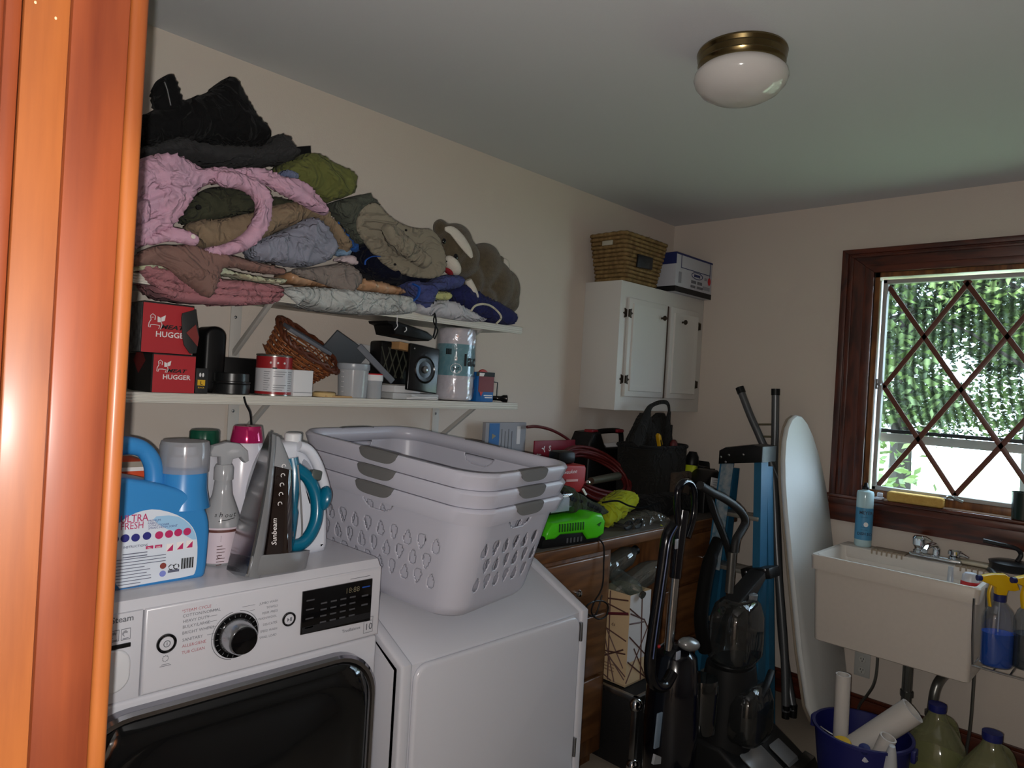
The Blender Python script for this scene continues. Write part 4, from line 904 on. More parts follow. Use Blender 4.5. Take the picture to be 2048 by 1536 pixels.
garment('blue_towel', [(1.436,1.856),(1.474,1.872),(1.531,1.87),(1.584,1.902),(1.641,1.92),(1.692,1.919),(1.704,1.902),(1.691,1.878),(1.634,1.859),(1.56,1.845),(1.553,1.82),(1.55,1.794),(1.521,1.766),(1.497,1.795),(1.473,1.82)], 1.945, 0.035, BLT, 'slate blue towel with lighter edging under the monkey muzzle', 'towel', 0.12, seed=25, wr=0.014, wfreq=46, wdir=(0.5, 1), rim=0.025)
tag(MB().tube(spline([(1.443,1.9,1.852),(1.47,1.9,1.842),(1.467,1.9,1.814),(1.447,1.9,1.794)], 6), 0.007, 8, flat=0.5).build('cobalt_band', M('cobalt_band', (24, 76, 160), 0.8)), 'cobalt blue band of cloth beside the white towel fold', 'trim')
t = thing('navy_cushion', 'navy blue cushion roll with a cream cord at the shelf end', 'cushion', (0, 0, 0))
puff([(1.672,1.862),(1.711,1.897),(1.757,1.893),(1.824,1.871),(1.921,1.849),(2.002,1.826),(2.022,1.804),(2.012,1.775),(1.967,1.762),(1.886,1.766),(1.804,1.784),(1.738,1.807),(1.691,1.831)], 1.985, 0.06, 0.16, seed=26, wr=0.006).build('cushion_body', cloth('royal_navy', (40, 44, 88)), t, smooth=70)
MB().tube(spline([(1.729,1.915,1.793),(1.747,1.915,1.814),(1.785,1.915,1.826),(1.829,1.915,1.824),(1.869,1.915,1.806),(1.887,1.915,1.784),(1.862,1.915,1.759)], 6), 0.0042, 6).build('cord', cloth('cream_cord', (200, 196, 176)), t)
garment('white_cloth', [(1.483,1.79),(1.545,1.805),(1.585,1.82),(1.653,1.825),(1.728,1.805),(1.799,1.783),(1.848,1.771),(1.796,1.758),(1.683,1.755),(1.575,1.758),(1.499,1.759)], 1.955, 0.05, cloth('white_cotton', (190, 190, 196)), 'thin white cloth spread under the navy cushion', 'clothing', 0.14, seed=27, wr=0.005, rim=0.02)
t = garment('yellow_cloth', [(1.532,1.835),(1.563,1.844),(1.623,1.851),(1.629,1.832),(1.621,1.82),(1.565,1.813),(1.538,1.813)], 1.915, 0.016, cloth('lime_cloth', (186, 188, 130)), 'small folded pale lime cloth between blue towel and cushion', 'clothing', 0.04, rim=0.012, seed=28)
tag(MB().tube(spline([Vector(p) for p in [(1.572,1.925,1.854),(1.557,1.925,1.827),(1.558,1.925,1.786),(1.573,1.925,1.744),(1.571,1.925,1.708),(1.564,1.925,1.679)]], 5), 0.0032, 6).build('hanging_cord', BLACK_PL), 'dark twisted cord hanging off the upper shelf', 'cord')
tag(MB().tube(spline([Vector(p) for p in [(1.576,1.93,1.855),(1.571,1.93,1.822),(1.576,1.93,1.783),(1.566,1.93,1.739),(1.587,1.93,1.709),(1.575,1.93,1.676)]], 5), 0.0026, 6).build('hanging_cord', BLACK_PL), 'thinner dark cord wound round the hanging cord', 'cord')
tag(MB().tube(spline([Vector(p) for p in [(1.419,1.945,1.748),(1.419,1.945,1.719),(1.422,1.945,1.707),(1.41,1.945,1.693)]], 5), 0.0016, 5).build('white_string', PAPER), 'short white string hanging below the upper shelf', 'string')

# ---------------- sun hat: wide floppy brim, crushed crown, eyelets
HATM = cloth('khaki_canvas', (136, 129, 113), var=0.15)
t = thing('sun_hat', 'khaki wide-brimmed sun hat with a crushed crown', 'hat', (0, 0, 0))
m = puff([(1.225,2.008),(1.226,2.048),(1.245,2.079),(1.272,2.094),(1.3,2.085),(1.341,2.058),(1.4,2.044),(1.459,2.044),(1.506,2.057),(1.548,2.043),(1.572,1.994),(1.579,1.93),(1.559,1.895),(1.52,1.88),(1.45,1.877),(1.382,1.893),(1.319,1.926),(1.269,1.966)], 1.92, 0.010, 0.006, rim=0.012, seed=30, wr=0.001, nz=0.003)
cxy = [(1.379,1.986)][0]
for v in m.bm.verts:                                        # saddle bend of the brim
    dx, dz = v.co.x - cxy[0], v.co.z - cxy[1]; u = dx * 0.8 - dz * 0.6; q = dx * 0.6 + dz * 0.8
    v.co.y += 1.6 * q * q - 0.55 * u * u - 0.25 * q
m.build('brim', HATM, t, smooth=80)
m = puff([(1.29,2.017),(1.316,2.032),(1.348,2.032),(1.387,2.007),(1.435,1.979),(1.479,1.963),(1.498,1.942),(1.487,1.909),(1.457,1.908),(1.407,1.927),(1.355,1.941),(1.317,1.97)], 1.888, 0.026, 0.02, rim=0.03, seed=31, wr=0.014, wfreq=44, wdir=(0.6, 1), nz=0.010)
m.build('crown', HATM, t, smooth=80)
for px in ((1.364,1.868,1.949), (1.39,1.885,2.023), (1.344,1.872,1.9), (1.388,1.866,1.941)):
    MB().ball(px, (0.005, 0.004, 0.004), 8, 6).build('eyelet', BLACK_PL, t)

# ---------------- plush monkey lying on its side
PLM = M('brown_plush', (96, 86, 68), 0.95, var=0.6, vscale=70, c2=(64, 57, 44), bump=0.9, bscale=300, spec=0.1, sheen=0.3)
PLW = M('cream_plush', (206, 200, 188), 0.95, bump=0.6, bscale=260, spec=0.1)
t = thing('plush_monkey', 'grey-brown plush toy monkey with cream muzzle slumped at the shelf end', 'plush toy', (0, 0, 0))
b = MB()
def eb(px, y, r, rt=None): b.ball(Vector(px), r, 20, 14, rt)
eb((1.68,1.985,2.033), 0, (0.075, 0.075, 0.088), rot('Y', 25)); eb((1.733,1.985,1.999), 0, (0.066, 0.07, 0.075))
eb((1.628,2,2.093), 0, (0.030, 0.028, 0.032)); eb((1.867,2.03,1.986), 0, (0.080, 0.085, 0.105), rot('Y', 25)); eb((1.95,2.04,1.929), 0, (0.085, 0.09, 0.105))
eb((1.799,1.995,1.924), 0, (0.040, 0.045, 0.070), rot('Y', -8)); eb((2.019,2.05,1.918), 0, (0.070, 0.08, 0.090)); eb((2.052,2.05,1.87), 0, (0.04, 0.06, 0.05))
eb((1.871,2,1.856), 0, (0.05, 0.05, 0.05))
o = b.build('plush_body', PLM, t, smooth=180)
md = o.modifiers.new('blend', 'REMESH'); md.mode = 'VOXEL'; md.voxel_size = 0.006; md.use_smooth_shade = True
md = o.modifiers.new('soften', 'SMOOTH'); md.iterations = 14; md.factor = 0.6
m = MB(); m.ball((1.977,2.04,2.027), (0.034, 0.016, 0.026), 16, 10, rot('Y', -20)); m.build('ear', PLM, t)
m = MB(); m.ball((2.011,2.03,2.023), (0.016, 0.012, 0.024), 14, 10, rot('Y', -35)); m.build('ear_tip', PLW, t)
m = MB(); m.tube(spline([(1.576,1.908,2.067),(1.611,1.908,2.066),(1.653,1.908,2.042),(1.69,1.908,2.012),(1.712,1.908,1.989)], 6), [0.004 + 0.017 * math.sin(math.pi * (k + 1) / 26) for k in range(25)], 14, flat=0.45, up=(0, -1, 0)); m.build('forehead_stripe', PLW, t)
m = MB(); m.ball((1.635,1.925,1.948), (0.042, 0.030, 0.024), 18, 12, rot('Y', 42)); m.build('muzzle', PLW, t)
m = MB(); m.ball((1.623,1.932,1.925), (0.022, 0.018, 0.007), 14, 8, rot('Y', 30)); m.build('mouth', M('red_felt', (140, 30, 40), 0.9), t)
for px, r_ in (((1.573,1.906,2.023), 0.0085), ((1.634,1.908,1.977), 0.0105)): MB().ball(px, (r_, r_ * 0.6, r_ * 1.15), 14, 10).build('eye', BLACK_GL, t)
MB().ball((1.58,1.894,1.951), (0.003, 0.002, 0.003), 8, 6).build('nostril', BLACK_PL, t)
m = MB(); m.tube(spline([(1.732,1.945,1.911),(1.752,1.945,1.88),(1.77,1.945,1.848),(1.779,1.945,1.83)], 6), [0.013 + 0.006 * math.sin(math.pi * k / 18) for k in range(19)], 14); m.ball((1.778,1.945,1.834), 0.014, 12, 8); m.build('paw', PLW, t)
m = MB(); m.ball((2.045,2.02,1.883), (0.010, 0.016, 0.026), 12, 8, rot('Y', 20)); m.build('foot', PLM, t)

# ------------------------------------------------------------------ things on the lower shelf
REDB = M('red_carton', (176, 36, 44), 0.55, var=0.15, vscale=20)
BLKB = M('black_carton', (30, 30, 30), 0.6)
GRYB = M('sketch_print', (112, 112, 112), 0.7, var=1.0, vscale=55, c2=(52, 52, 52))
PRW = M('white_print', (226, 222, 222), 0.6)
def emblem(p0, s, y, parent):
    """the white line emblem beside the lettering: a winged figure, drawn as strokes and two wing fans"""
    m = MB(); x0, z0 = p0
    def st(pts): m.tube([(x0 + a * s, y, z0 + b2 * s) for a, b2 in pts], 0.0011, 5)
    st([(0.0, 0.0), (0.02, 0.3), (0.15, 0.55), (0.1, 0.85), (0.25, 1.0), (0.45, 0.85), (0.42, 0.55)])
    st([(0.0, 0.0), (0.12, -0.02), (0.15, 0.18), (0.45, 0.2), (0.8, 0.15), (0.72, -0.1), (0.85, -0.12), (0.95, 0.2), (0.9, 0.42)]); st([(0.2, 0.72), (0.32, 0.74)])
    m.prism([(x0 + 0.62 * s, z0 + 0.40 * s), (x0 + 0.60 * s, z0 + 0.85 * s), (x0 + 0.82 * s, z0 + 0.75 * s), (x0 + 0.86 * s, z0 + 0.42 * s)], y - 0.0005, y + 0.0005, 'y')
    m.prism([(x0 + 0.88 * s, z0 + 0.45 * s), (x0 + 0.86 * s, z0 + 0.78 * s), (x0 + 1.18 * s, z0 + 0.98 * s), (x0 + 1.12 * s, z0 + 0.55 * s)], y - 0.0005, y + 0.0005, 'y')
    m.build('emblem', PRW, parent)
def hugger(label, x0, x1, z0, z1, yf, dep, side_mat, ex, ez, cut=None, turn=0):
    t = thing('printed_carton', label, 'box', (0, 0, 0), group='red and black cartons')
    b = MB(); b.box((x0, yf, z0), (x1, yf + dep, z1), 0.0015); bo = b.build('carton_body', BLKB, t)
    MB().box((x0 + 0.001, yf - 0.0012, z0 + 0.001), (x1 - 0.0008, yf, z1 - 0.003)).build('front_panel', REDB, bo)
    MB().box((x0 - 0.0010, yf + 0.004, z0 + 0.002), (x0, yf + dep - 0.003, z1 - 0.002)).build('side_panel', side_mat, bo)
    w = x1 - x0
    emblem((x0 + w * ex, z0 + w * (ez + 0.10)), w * 0.27, yf - 0.0018, bo)
    lettering('lettering', [('MEAT', (x0 + w * (ex + 0.22), yf - 0.0016, z0 + w * (ez + 0.085)), X, Z, w * 0.085, 'LEFT', 0.05, 0.3, 1.5)], INK, bo)
    lettering('lettering', [('HUGGER', (x0 + w * (ex + 0.14), yf - 0.0016, z0 + w * (ez - 0.085)), X, Z, w * 0.115, 'LEFT', 0.025, 0, 1.02)], PRW, bo)
    return t, bo
(ax, az), (bx, bz) = [(0.65,1.439),(0.76,1.559)]
t, bo = hugger('red carton with white lettering standing on the lower shelf, under another carton', ax, bx, LS + 0.001, bz, 1.955, 0.19, BLKB, 0.09, 0.42)
m = MB(); q = [(0.65,1.439)][0][0] - 0.0016
m.prism([(2.06, LS + 0.05), (2.105, LS + 0.085), (2.06, LS + 0.128), (2.01, LS + 0.085)], q, q + 0.001, 'x'); m.build('diamond_print', M('dark_red_print', (110, 28, 30), 0.6), bo)
zt = bz + 0.001
(cx0, cz0), (cx1, cz1) = [(0.621,1.565),(0.751,1.69)]
t, bo = hugger('upper red carton with a torn black corner flap, stacked on the other', cx0, cx1, zt, cz1 + 0.004, 1.965, 0.19, GRYB, 0.12, 0.42)
w_ = cx1 - cx0
fp = [(cx1 + 0.002, cz1 - 0.004), (cx1 - w_ * 0.25, cz1 - 0.018), (cx1 - w_ * 0.26, cz1 - 0.03), (cx1 - w_ * 0.22, zt + 0.048), (cx1 - w_ * 0.18, zt + 0.026), (cx1 - w_ * 0.05, zt + 0.004), (cx1 + 0.010, zt + 0.006), (cx1 + 0.016, zt + 0.05)]
MB().prism(fp, 1.958, 1.963, 'y', 0.001).build('torn_flap', BLKB, bo)
MB().prism([(cx1 + 0.004, zt + 0.085), (cx1 - 0.020, zt + 0.06), (cx1 + 0.012, zt + 0.025), (cx1 + 0.014, zt + 0.05)], 1.9565, 1.958, 'y').build('flap_print', M('dull_red_print', (120, 40, 36), 0.6), bo)

# black rounded case behind, small hang-tag pack, round black tin, black tray
(ax, az), (bx, bz) = [(0.824,1.456),(0.889,1.651)]
tag(MB().prism(rrect(ax, LS + 0.001, bx, bz, 0.03), 2.06, 2.16, 'y', 0.012, 3).build('rounded_case', BLACK_PL), 'tall black case with rounded shoulders behind the small tagged pack', 'case')
t = thing('small_pack', 'small black accessory pack with a yellow square tag', 'package', (0, 0, 0))
(ax, az), (bx, bz) = [(0.776,1.457),(0.811,1.526)]
MB().box((ax, 1.99, LS + 0.001), (bx, 2.02, bz), 0.002).build('pack_card', BLKB, t)
(ax, az), (bx, bz) = [(0.781,1.477),(0.802,1.493)]
MB().box((ax, 1.9885, az), (bx, 1.9898, bz)).build('yellow_tag', M('tag_yellow', (214, 168, 32), 0.6), t)
lettering('lettering', [('L', ((ax + bx) / 2, 1.9882, az + 0.003), X, Z, (bz - az) * 0.6, 'CENTER', 0.03)], INK, t)
lettering('lettering', [('BLACK', ((ax + bx) / 2, 1.9882, az - 0.0075), X, Z, 0.0042, 'CENTER', 0.02)], M('tag_yellow'), t)
m = MB()
for dx in (-0.004, 0.004): m.ball((((ax + bx) / 2) + dx, 1.989, bz + 0.014), (0.003, 0.001, 0.006), 8, 6)
m.build('white_symbol', PRW, t)
p = (0.898,2.03,1.451); r_ = 0.052
t = thing('black_round_tin', 'squat black round tin with a wide lid next to the paint can', 'tin', (p[0] - 0.0, 2.035, LS + 0.001))
MB().lathe([(0.050, 0), (0.052, 0.002), (0.053, 0.028), (0.049, 0.032), (0.049, 0.060), (0.047, 0.062), (0, 0.062)], seg=36).build('tin_body', M('black_tin', (26, 27, 28), 0.32), t)
MB().lathe([(0.0505, 0.030), (0.0535, 0.033), (0.0535, 0.036), (0.050, 0.038)], seg=36, cap=False).build('tin_rim', M('dark_metal', (48, 48, 48), 0.3, metal=0.6), t)
(ax, az), (bx, bz) = [(0.906,1.46),(1.022,1.564)]
tag(MB().box((ax, 2.12, LS + 0.001), (bx, 2.20, bz), 0.006).build('black_tray', BLACK_PL), 'flat-topped black box behind the round tin and paint can', 'box')
# paint can
p = (1.022,2.02,1.451)
t = thing('paint_can', 'red and white labelled paint can', 'can', (p[0], 2.02, LS + 0.001))
ch = [(1.006,1.578)][0][1] - LS; cr = 0.053
MB().lathe([(cr, 0), (cr, ch - 0.004), (cr + 0.002, ch - 0.002), (cr + 0.001, ch), (cr - 0.006, ch - 0.003), (cr - 0.012, ch - 0.006), (0, ch - 0.006)], seg=48).build('can_body', M('tin_plate', (150, 148, 140), 0.25, metal=0.8), t)
def band(z0, z1, r, mat, a0=0, a1=360, nm='label_band'):
    m = MB(); n = 40; pts = [(r * math.cos(R(a0 + (a1 - a0) * i / n)), r * math.sin(R(a0 + (a1 - a0) * i / n))) for i in range(n + 1)]
    m.grid(lambda u, v: (pts[round(u * n)][0], pts[round(u * n)][1], z0 + (z1 - z0) * v), n, 1); return m.build(nm, mat, t, smooth=60)
LBRED = M('label_red', (150, 36, 40), 0.3); LBW = M('label_white', (196, 196, 200), 0.35)
band(0.004, ch - 0.006, cr + 0.0006, LBRED); band(0.012, ch * 0.66, cr + 0.0010, LBW)
band(ch * 0.655, ch * 0.69, cr + 0.0014, INK, 238, 252)
m = MB()
for k in range(9):
    for a0, a1 in ((212, 232), (242, 285), (292, 312)):
        z = 0.018 + k * 0.0068; rr = cr + 0.0016
        if a0 == 242 and 2 < k < 6: continue
        ln_ = [(rr * math.cos(R(a0 + (a1 - a0) * i / 6 * (0.7 + 0.3 * ((k * 7) % 3) / 2))), rr * math.sin(R(a0 + (a1 - a0) * i / 6 * (0.7 + 0.3 * ((k * 7) % 3) / 2))), z) for i in range(7)]
        m.tube(ln_, 0.0006, 4)
m.build('fine_print', GREYINK, t)
m = MB()
for k in range(3): a = R(232 + 22 * k); m.ball((cr * math.cos(a) * 1.02, cr * math.sin(a) * 1.02, ch * 0.80), 0.0035, 8, 6)
m.build('print_symbol', PRW, t)
# wicker basket, tilted, with pads in it
WICK = M('wicker', (160, 96, 56), 0.35, var=0.6, vscale=40, c2=(84, 44, 26), spec=0.5)
WICKD = M('wicker_dark', (96, 50, 30), 0.45, var=0.5, vscale=40, c2=(60, 30, 18))
wbx = thing('wicker_basket', 'brown wicker basket tipped on its side holding grey pads', 'basket', (1.127,2.07,1.582), rot=(R(38), R(24), R(8)))
Lw, Ww, Hw = 0.118, 0.080, 0.100
def wring(z, g=0.0, n=44):
    f = 0.74 + 0.26 * (z / Hw); return [((Lw * f + g) * math.copysign(abs(math.cos(a)) ** 0.6, math.cos(a)), (Ww * f + g) * math.copysign(abs(math.sin(a)) ** 0.6, math.sin(a)), z - Hw / 2) for a in (2 * math.pi * i / n for i in range(n))]
for k in range(11):
    z = 0.004 + Hw * 0.86 * k / 10; rg = wring(z)
    pth = [Vector(p) + Vector((p[0], p[1], 0)).normalized() * (0.0042 * (1 if ((i // 2) + k) % 2 else -1)) for i, p in enumerate(rg)]
    MB().tube(pth + [pth[0]], 0.0026, 6).build('woven_strand', WICK, wbx, smooth=60)
for i in range(1, 44, 2):
    a, b2 = wring(0.0)[i], wring(Hw)[i]; MB().tube([a, b2], 0.0028, 5).build('stake', WICKD, wbx, smooth=60)
for k in range(2):
    rg = wring(Hw, 0.003, 60); MB().tube([Vector(p) + Vector((0.006 * math.cos(i * 1.1 + k * 3.1), 0.006 * math.sin(i * 1.1 + k * 3.1), 0.005 * math.sin(i * 1.1 + k * 3.1))) for i, p in enumerate(rg)] + [Vector(rg[0])], 0.0062, 6).build('braided_rim', WICKD, wbx, smooth=60)
m = MB(); m.grid(lambda u, v: (Lw * 0.76 * (2 * u - 1), Ww * 0.74 * (2 * v - 1), -Hw / 2), 2, 2); m.build('base', WICK, wbx)
PADM = M('slate_pad', (100, 104, 112), 0.6)
def slab(name, c, size, rz, mat, label, cat, bev=0.003):
    o = MB().box((-size[0] / 2, -size[1] / 2, -size[2] / 2), (size[0] / 2, size[1] / 2, size[2] / 2), bev).build(name, mat); o.location = c; o.rotation_euler = tuple(R(k) for k in rz); return tag(o, label, cat)
slab('grey_pad', Vector((1.157,2.08,1.644)) + Vector((0, 0, 0.0)), (0.17, 0.10, 0.012), (20, 24, 0), PADM, 'thin slate grey pad lying in the tipped wicker basket', 'pad')
slab('slate_board', (1.307,2.08,1.61), (0.15, 0.012, 0.09), (30, 27, 0), M('slate_frame', (74, 80, 86), 0.5), 'dark slate panel leaning behind the plastic tub', 'panel')
slab('grey_ruler', (1.381,2,1.573), (0.175, 0.010, 0.022), (0, 41, -12), PADM, 'long grey plastic strip leaning down towards the black plate', 'strip')
m = MB(); m.grid(lambda u, v: (0.11 * u, 0.02 * math.sin(u * 5) + 0.01 * v, 0.075 * v - 0.02 * u), 8, 4)
o = m.build('plastic_sleeve', CLOUDY); o.location = (1.354,2.12,1.58); tag(o, 'crumpled clear plastic sleeve behind the grey strip', 'plastic bag')
# white paper block, wooden ring, tub, red-lidded jar, flat white cartons
(ax, az), (bx, bz) = [(1.07,1.452),(1.137,1.537)]
t = thing('white_paper_box', 'small plain white box in front of the wicker basket', 'box', (0, 0, 0))
MB().box((ax, 1.985, LS + 0.001), (bx, 2.05, bz), 0.002).build('box_body', PAPER, t)
MB().box((ax + 0.002, 1.984, LS + 0.012), (bx - 0.001, 1.9852, LS + 0.0135)).build('lid_seam', GREYINK, t)
p = (1.188,2,1.466)
tag(MB().lathe([(0.030, 0), (0.036, 0.001), (0.036, 0.013), (0.030, 0.016), (0.020, 0.016), (0.020, 0.001)], seg=32, cap=False).build('tape_roll', M('masking_tan', (196, 168, 116), 0.7), loc=(p[0], 2.0, LS + 0.001)), 'tan roll of tape lying flat beside the white box', 'tape')
tag(MB().box((-0.06, -0.02, 0), (0.06, 0.02, 0.006), 0.002).build('wood_stick', M('pale_wood', (180, 146, 100), 0.7), loc=(p[0] + 0.045, 1.985, LS + 0.001)), 'flat pale wooden stick lying at the shelf front', 'stick')
p = (1.296,2,1.452); ht = [(1.288,1.569)][0][1] - LS
t = thing('plastic_tub', 'clear plastic tub of grey contents with a cloudy snap lid', 'container', (p[0], 2.005, LS + 0.001))
MB().lathe([(0.044, 0), (0.047, 0.003), (0.051, ht - 0.02), (0.050, ht - 0.02)], seg=40).build('tub_body', CLOUDY, t)
MB().lathe([(0.043, 0.006), (0.0485, ht * 0.74), (0, ht * 0.76)], seg=32).build('contents', M('grey_screws', (112, 114, 122), 0.5, var=1, vscale=120, c2=(64, 66, 74)), t)
MB().lathe([(0.053, ht - 0.022), (0.055, ht - 0.018), (0.054, ht - 0.002), (0.049, ht), (0.046, ht - 0.004), (0, ht - 0.004)], seg=40).build('lid', M('cloudy_lid', (150, 156, 164), 0.3), t)
m = MB()
for k in range(6): m.box((-0.048 - 0.0005 * k, -0.018, 0.02 + k * 0.016), (-0.045 - 0.0005 * k, -0.006, 0.0215 + k * 0.016))
m.build('measure_mark', PRW, t)
p = (1.371,1.985,1.453); ht = [(1.365,1.535)][0][1] - LS
t = thing('red_lid_jar', 'small clear jar with a red lid', 'jar', (p[0], 1.99, LS + 0.001))
MB().lathe([(0.024, 0), (0.026, 0.003), (0.027, ht - 0.024), (0.029, ht - 0.02)], seg=28).build('jar_body', CLOUDY, t)
MB().lathe([(0.023, 0.004), (0.025, ht * 0.6), (0, ht * 0.62)], seg=24).build('contents', M('grey_screws'), t)
MB().lathe([(0.0295, ht - 0.020), (0.030, ht - 0.012), (0.029, ht)], seg=28).build('collar', PAPER, t)
MB().lathe([(0.0285, ht - 0.012), (0.029, ht), (0.027, ht + 0.004), (0, ht + 0.004)], seg=28).build('lid', M('lid_red', (186, 28, 34), 0.3), t)
(ax, az), (bx, bz) = [(1.45,1.483),(1.578,1.51)]
slab('white_carton', ((ax + bx) / 2 + 0.02, 2.07, LS + 0.036), (0.13, 0.10, 0.026), (0, 0, 6), PAPER, 'white flat carton lying on top of white papers below the grey strip', 'box')
t = slab('white_papers', ((ax + bx) / 2 + 0.045, 2.055, LS + 0.012), (0.20, 0.13, 0.022), (0, 0, -3), M('grey_white_paper', (178, 180, 182), 0.6), 'stack of white papers flat on the shelf beneath the carton', 'papers')
tag(MB().tube(spline([(1.50, 1.975, LS + 0.006), (1.56, 1.962, LS + 0.010), (1.62, 1.965, LS + 0.012), (1.64, 1.975, LS + 0.006), (1.60, 1.99, LS + 0.006), (1.53, 1.985, LS + 0.016)], 6), 0.0035, 6).build('white_cable', PAPER), 'loop of white cable lying on the shelf front', 'cable')
# speaker plates, cardboard box, black tray on top
(ax, az), (bx, bz) = [(1.431,1.545),(1.573,1.658)]
t = thing('black_lattice_tray', 'black latticed plastic tray standing behind the glossy plate', 'tray', (0, 0, 0))
MB().box((ax, 2.045, LS + 0.052), (bx, 2.12, bz), 0.008).build('tray_body', BLACK_PL, t)
m = MB()
for k in range(4):
    x = ax + 0.02 + k * 0.03
    for s_ in (1, -1): m.tube([(x - 0.02 * s_, 2.043, LS + 0.075), (x + 0.02 * s_, 2.043, bz - 0.02)], 0.0025, 5)
m.build('lattice', M('tray_olive', (60, 62, 52), 0.4), t)
t = thing('black_square_plate', 'glossy black square plate with a round centre, leaning by the paper towels', 'plate', (1.568,1.97,1.567), rot=(R(-4), R(5), R(4)))
MB().box((-0.072, 0, -0.083), (0.072, 0.016, 0.083), 0.004, 3).build('plate', M('black_satin', (10, 10, 11), 0.22), t)
MB().lathe([(0.042, 0), (0.046, 0.004), (0.050, 0.001), (0.030, 0.0)], T=Matrix.Translation((0.004, 0, -0.002)) @ Matrix.Rotation(R(90), 4, 'X'), seg=32, cap=False).build('ring', M('black_satin'), t)
MB().lathe([(0.014, 0), (0.013, 0.006), (0.005, 0.010), (0, 0.010)], T=Matrix.Translation((0.004, 0, -0.002)) @ Matrix.Rotation(R(90), 4, 'X'), seg=20).build('centre_cap', STEEL, t)
MB().ball((-0.055, -0.002, 0.066), 0.004, 10, 8).build('screw', CHROME, t)
(ax, az), (bx, bz) = [(1.445,1.626),(1.654,1.676)]
slab('cardboard_box', ((ax + bx) / 2, 2.06, LS + 0.185), (0.15, 0.12, 0.026), (0, 5, 0), CARD, 'flat brown cardboard box between the black tray and the glossy plate', 'box', 0.001)
t = thing('black_folded_tray', 'black plastic tray with flared lip on top of the cardboard box', 'tray', (1.501,2,1.695), rot=(0, R(4), 0))
m = MB(); pr_ = [(-0.105, 0.022), (-0.100, 0.014), (-0.080, 0.010), (-0.066, -0.020), (0.085, -0.020), (0.100, -0.010), (0.098, 0.0), (0.07, 0.012), (0.0, 0.020), (-0.06, 0.026)]
m.prism(pr_, -0.03, 0.09, 'y', 0.005, 3); m.build('tray_shell', BLACK_PL, t)
MB().tube(spline([(-0.028, -0.034, 0.012), (-0.026, -0.036, 0.002), (-0.034, -0.036, -0.006)], 5), 0.0018, 6).build('white_clip', PAPER, t)
# paper towel pack
p = (1.771,2.03,1.457); ht = [(1.71,1.741)][0][1] - LS - 0.008
PTW = M('towel_wrap', (206, 202, 206), 0.18, spec=0.6, bump=0.9, bscale=26, coat=0.4, var=0.1, vscale=18)
PTB = M('teal_wrap', (116, 160, 168), 0.18, spec=0.6, bump=0.9, bscale=26, coat=0.4, var=0.5, vscale=60, c2=(84, 132, 142))
t = thing('paper_towel_pack', 'tall paper towel roll in a clear and teal printed wrapper', 'paper towels', (p[0], 2.035, LS + 0.002))
pr_ = 0.073
m = MB(); n = 48
def wr_(r, z, a): return r * (1 + 0.035 * noise.noise(Vector((math.cos(a) * 3, math.sin(a) * 3, z * 22))))
m.loft([[(wr_(r, z, 2 * math.pi * i / n) * math.cos(2 * math.pi * i / n), wr_(r, z, 2 * math.pi * i / n) * math.sin(2 * math.pi * i / n), z) for i in range(n)] for r, z in [(0.05, 0.0), (0.068, 0.004)] + [(pr_, 0.014 + (ht - 0.03) * k / 16) for k in range(17)] + [(0.066, ht - 0.004), (0.04, ht)]])
m.build('wrapped_roll', PTW, t, smooth=60)
def curved(nm, a0, a1, z0, z1, r, mat, nv=8):
    m = MB(); m.grid(lambda u, v: (wr_(r, z0 + (z1 - z0) * v, R(a0 + (a1 - a0) * u)) * math.cos(R(a0 + (a1 - a0) * u)), wr_(r, z0 + (z1 - z0) * v, R(a0 + (a1 - a0) * u)) * math.sin(R(a0 + (a1 - a0) * u)), z0 + (z1 - z0) * v), 40, nv)
    return m.build(nm, mat, t, smooth=60)
wp = MB(); nn_ = 40; wp.loft([[((pr_ + 0.0035 + 0.0045 * noise.noise(Vector((math.cos(2 * math.pi * i / nn_) * 5, math.sin(2 * math.pi * i / nn_) * 5, k * 1.7)))) * math.cos(2 * math.pi * i / nn_), (pr_ + 0.0035 + 0.0045 * noise.noise(Vector((math.cos(2 * math.pi * i / nn_) * 5, math.sin(2 * math.pi * i / nn_) * 5, k * 1.7)))) * math.sin(2 * math.pi * i / nn_), 0.006 + (ht - 0.01) * k / 22) for i in range(nn_)] for k in range(23)], False, False)
wp.build('plastic_wrap', thin('crinkle_film', (252, 252, 255), gloss=0.35, rough=0.05), t, smooth=0)
b0, b1 = ht * 0.34, ht * 0.77
curved('printed_band', 150, 390, b0, b1, pr_ + 0.0012, PTB)
def onroll(a, z, off=0.0045): rr = wr_(pr_, z, R(a)) + off; return Vector((rr * math.cos(R(a)), rr * math.sin(R(a)), z)), Vector((-math.sin(R(a)), math.cos(R(a)), 0))
its = []
for ch_, a in (('l', 258), ('a', 275), ('c', 296)):
    q, tn = onroll(a, b0 + 0.040); its.append((ch_, q, tn, Z, 0.044, 'CENTER', 0.05))
lettering('lettering', its, INK, t)
q, tn = onroll(232, b0 + 0.022); 
lettering('lettering', [('20%', q + Z * 0.010, -tn, -Z, 0.011, 'CENTER', 0.03)], INK, t)
m = MB(); q, tn = onroll(232, b0 + 0.027, 0.003); m.tube([q + tn * 0.021 * math.cos(R(k * 20)) + Z * 0.018 * math.sin(R(k * 20)) for k in range(19)], 0.0010, 5); m.build('print_ring', PRW, t)
m = MB()
for k in range(11): q, tn = onroll(200 + k * 1.6, b1 - 0.03, 0.003); m.box(q - Vector((0.0006 + 0.0004 * (k % 3), 0.0004, 0.011)), q + Vector((0.0006, 0.0004, 0.011)))
m.build('bar_code', INK, t)
m = MB(); m.ball((0.062, 0.06, ht - 0.012), (0.034, 0.022, 0.022), 14, 10); m.build('wrapper_tail', CLOUDY, t)
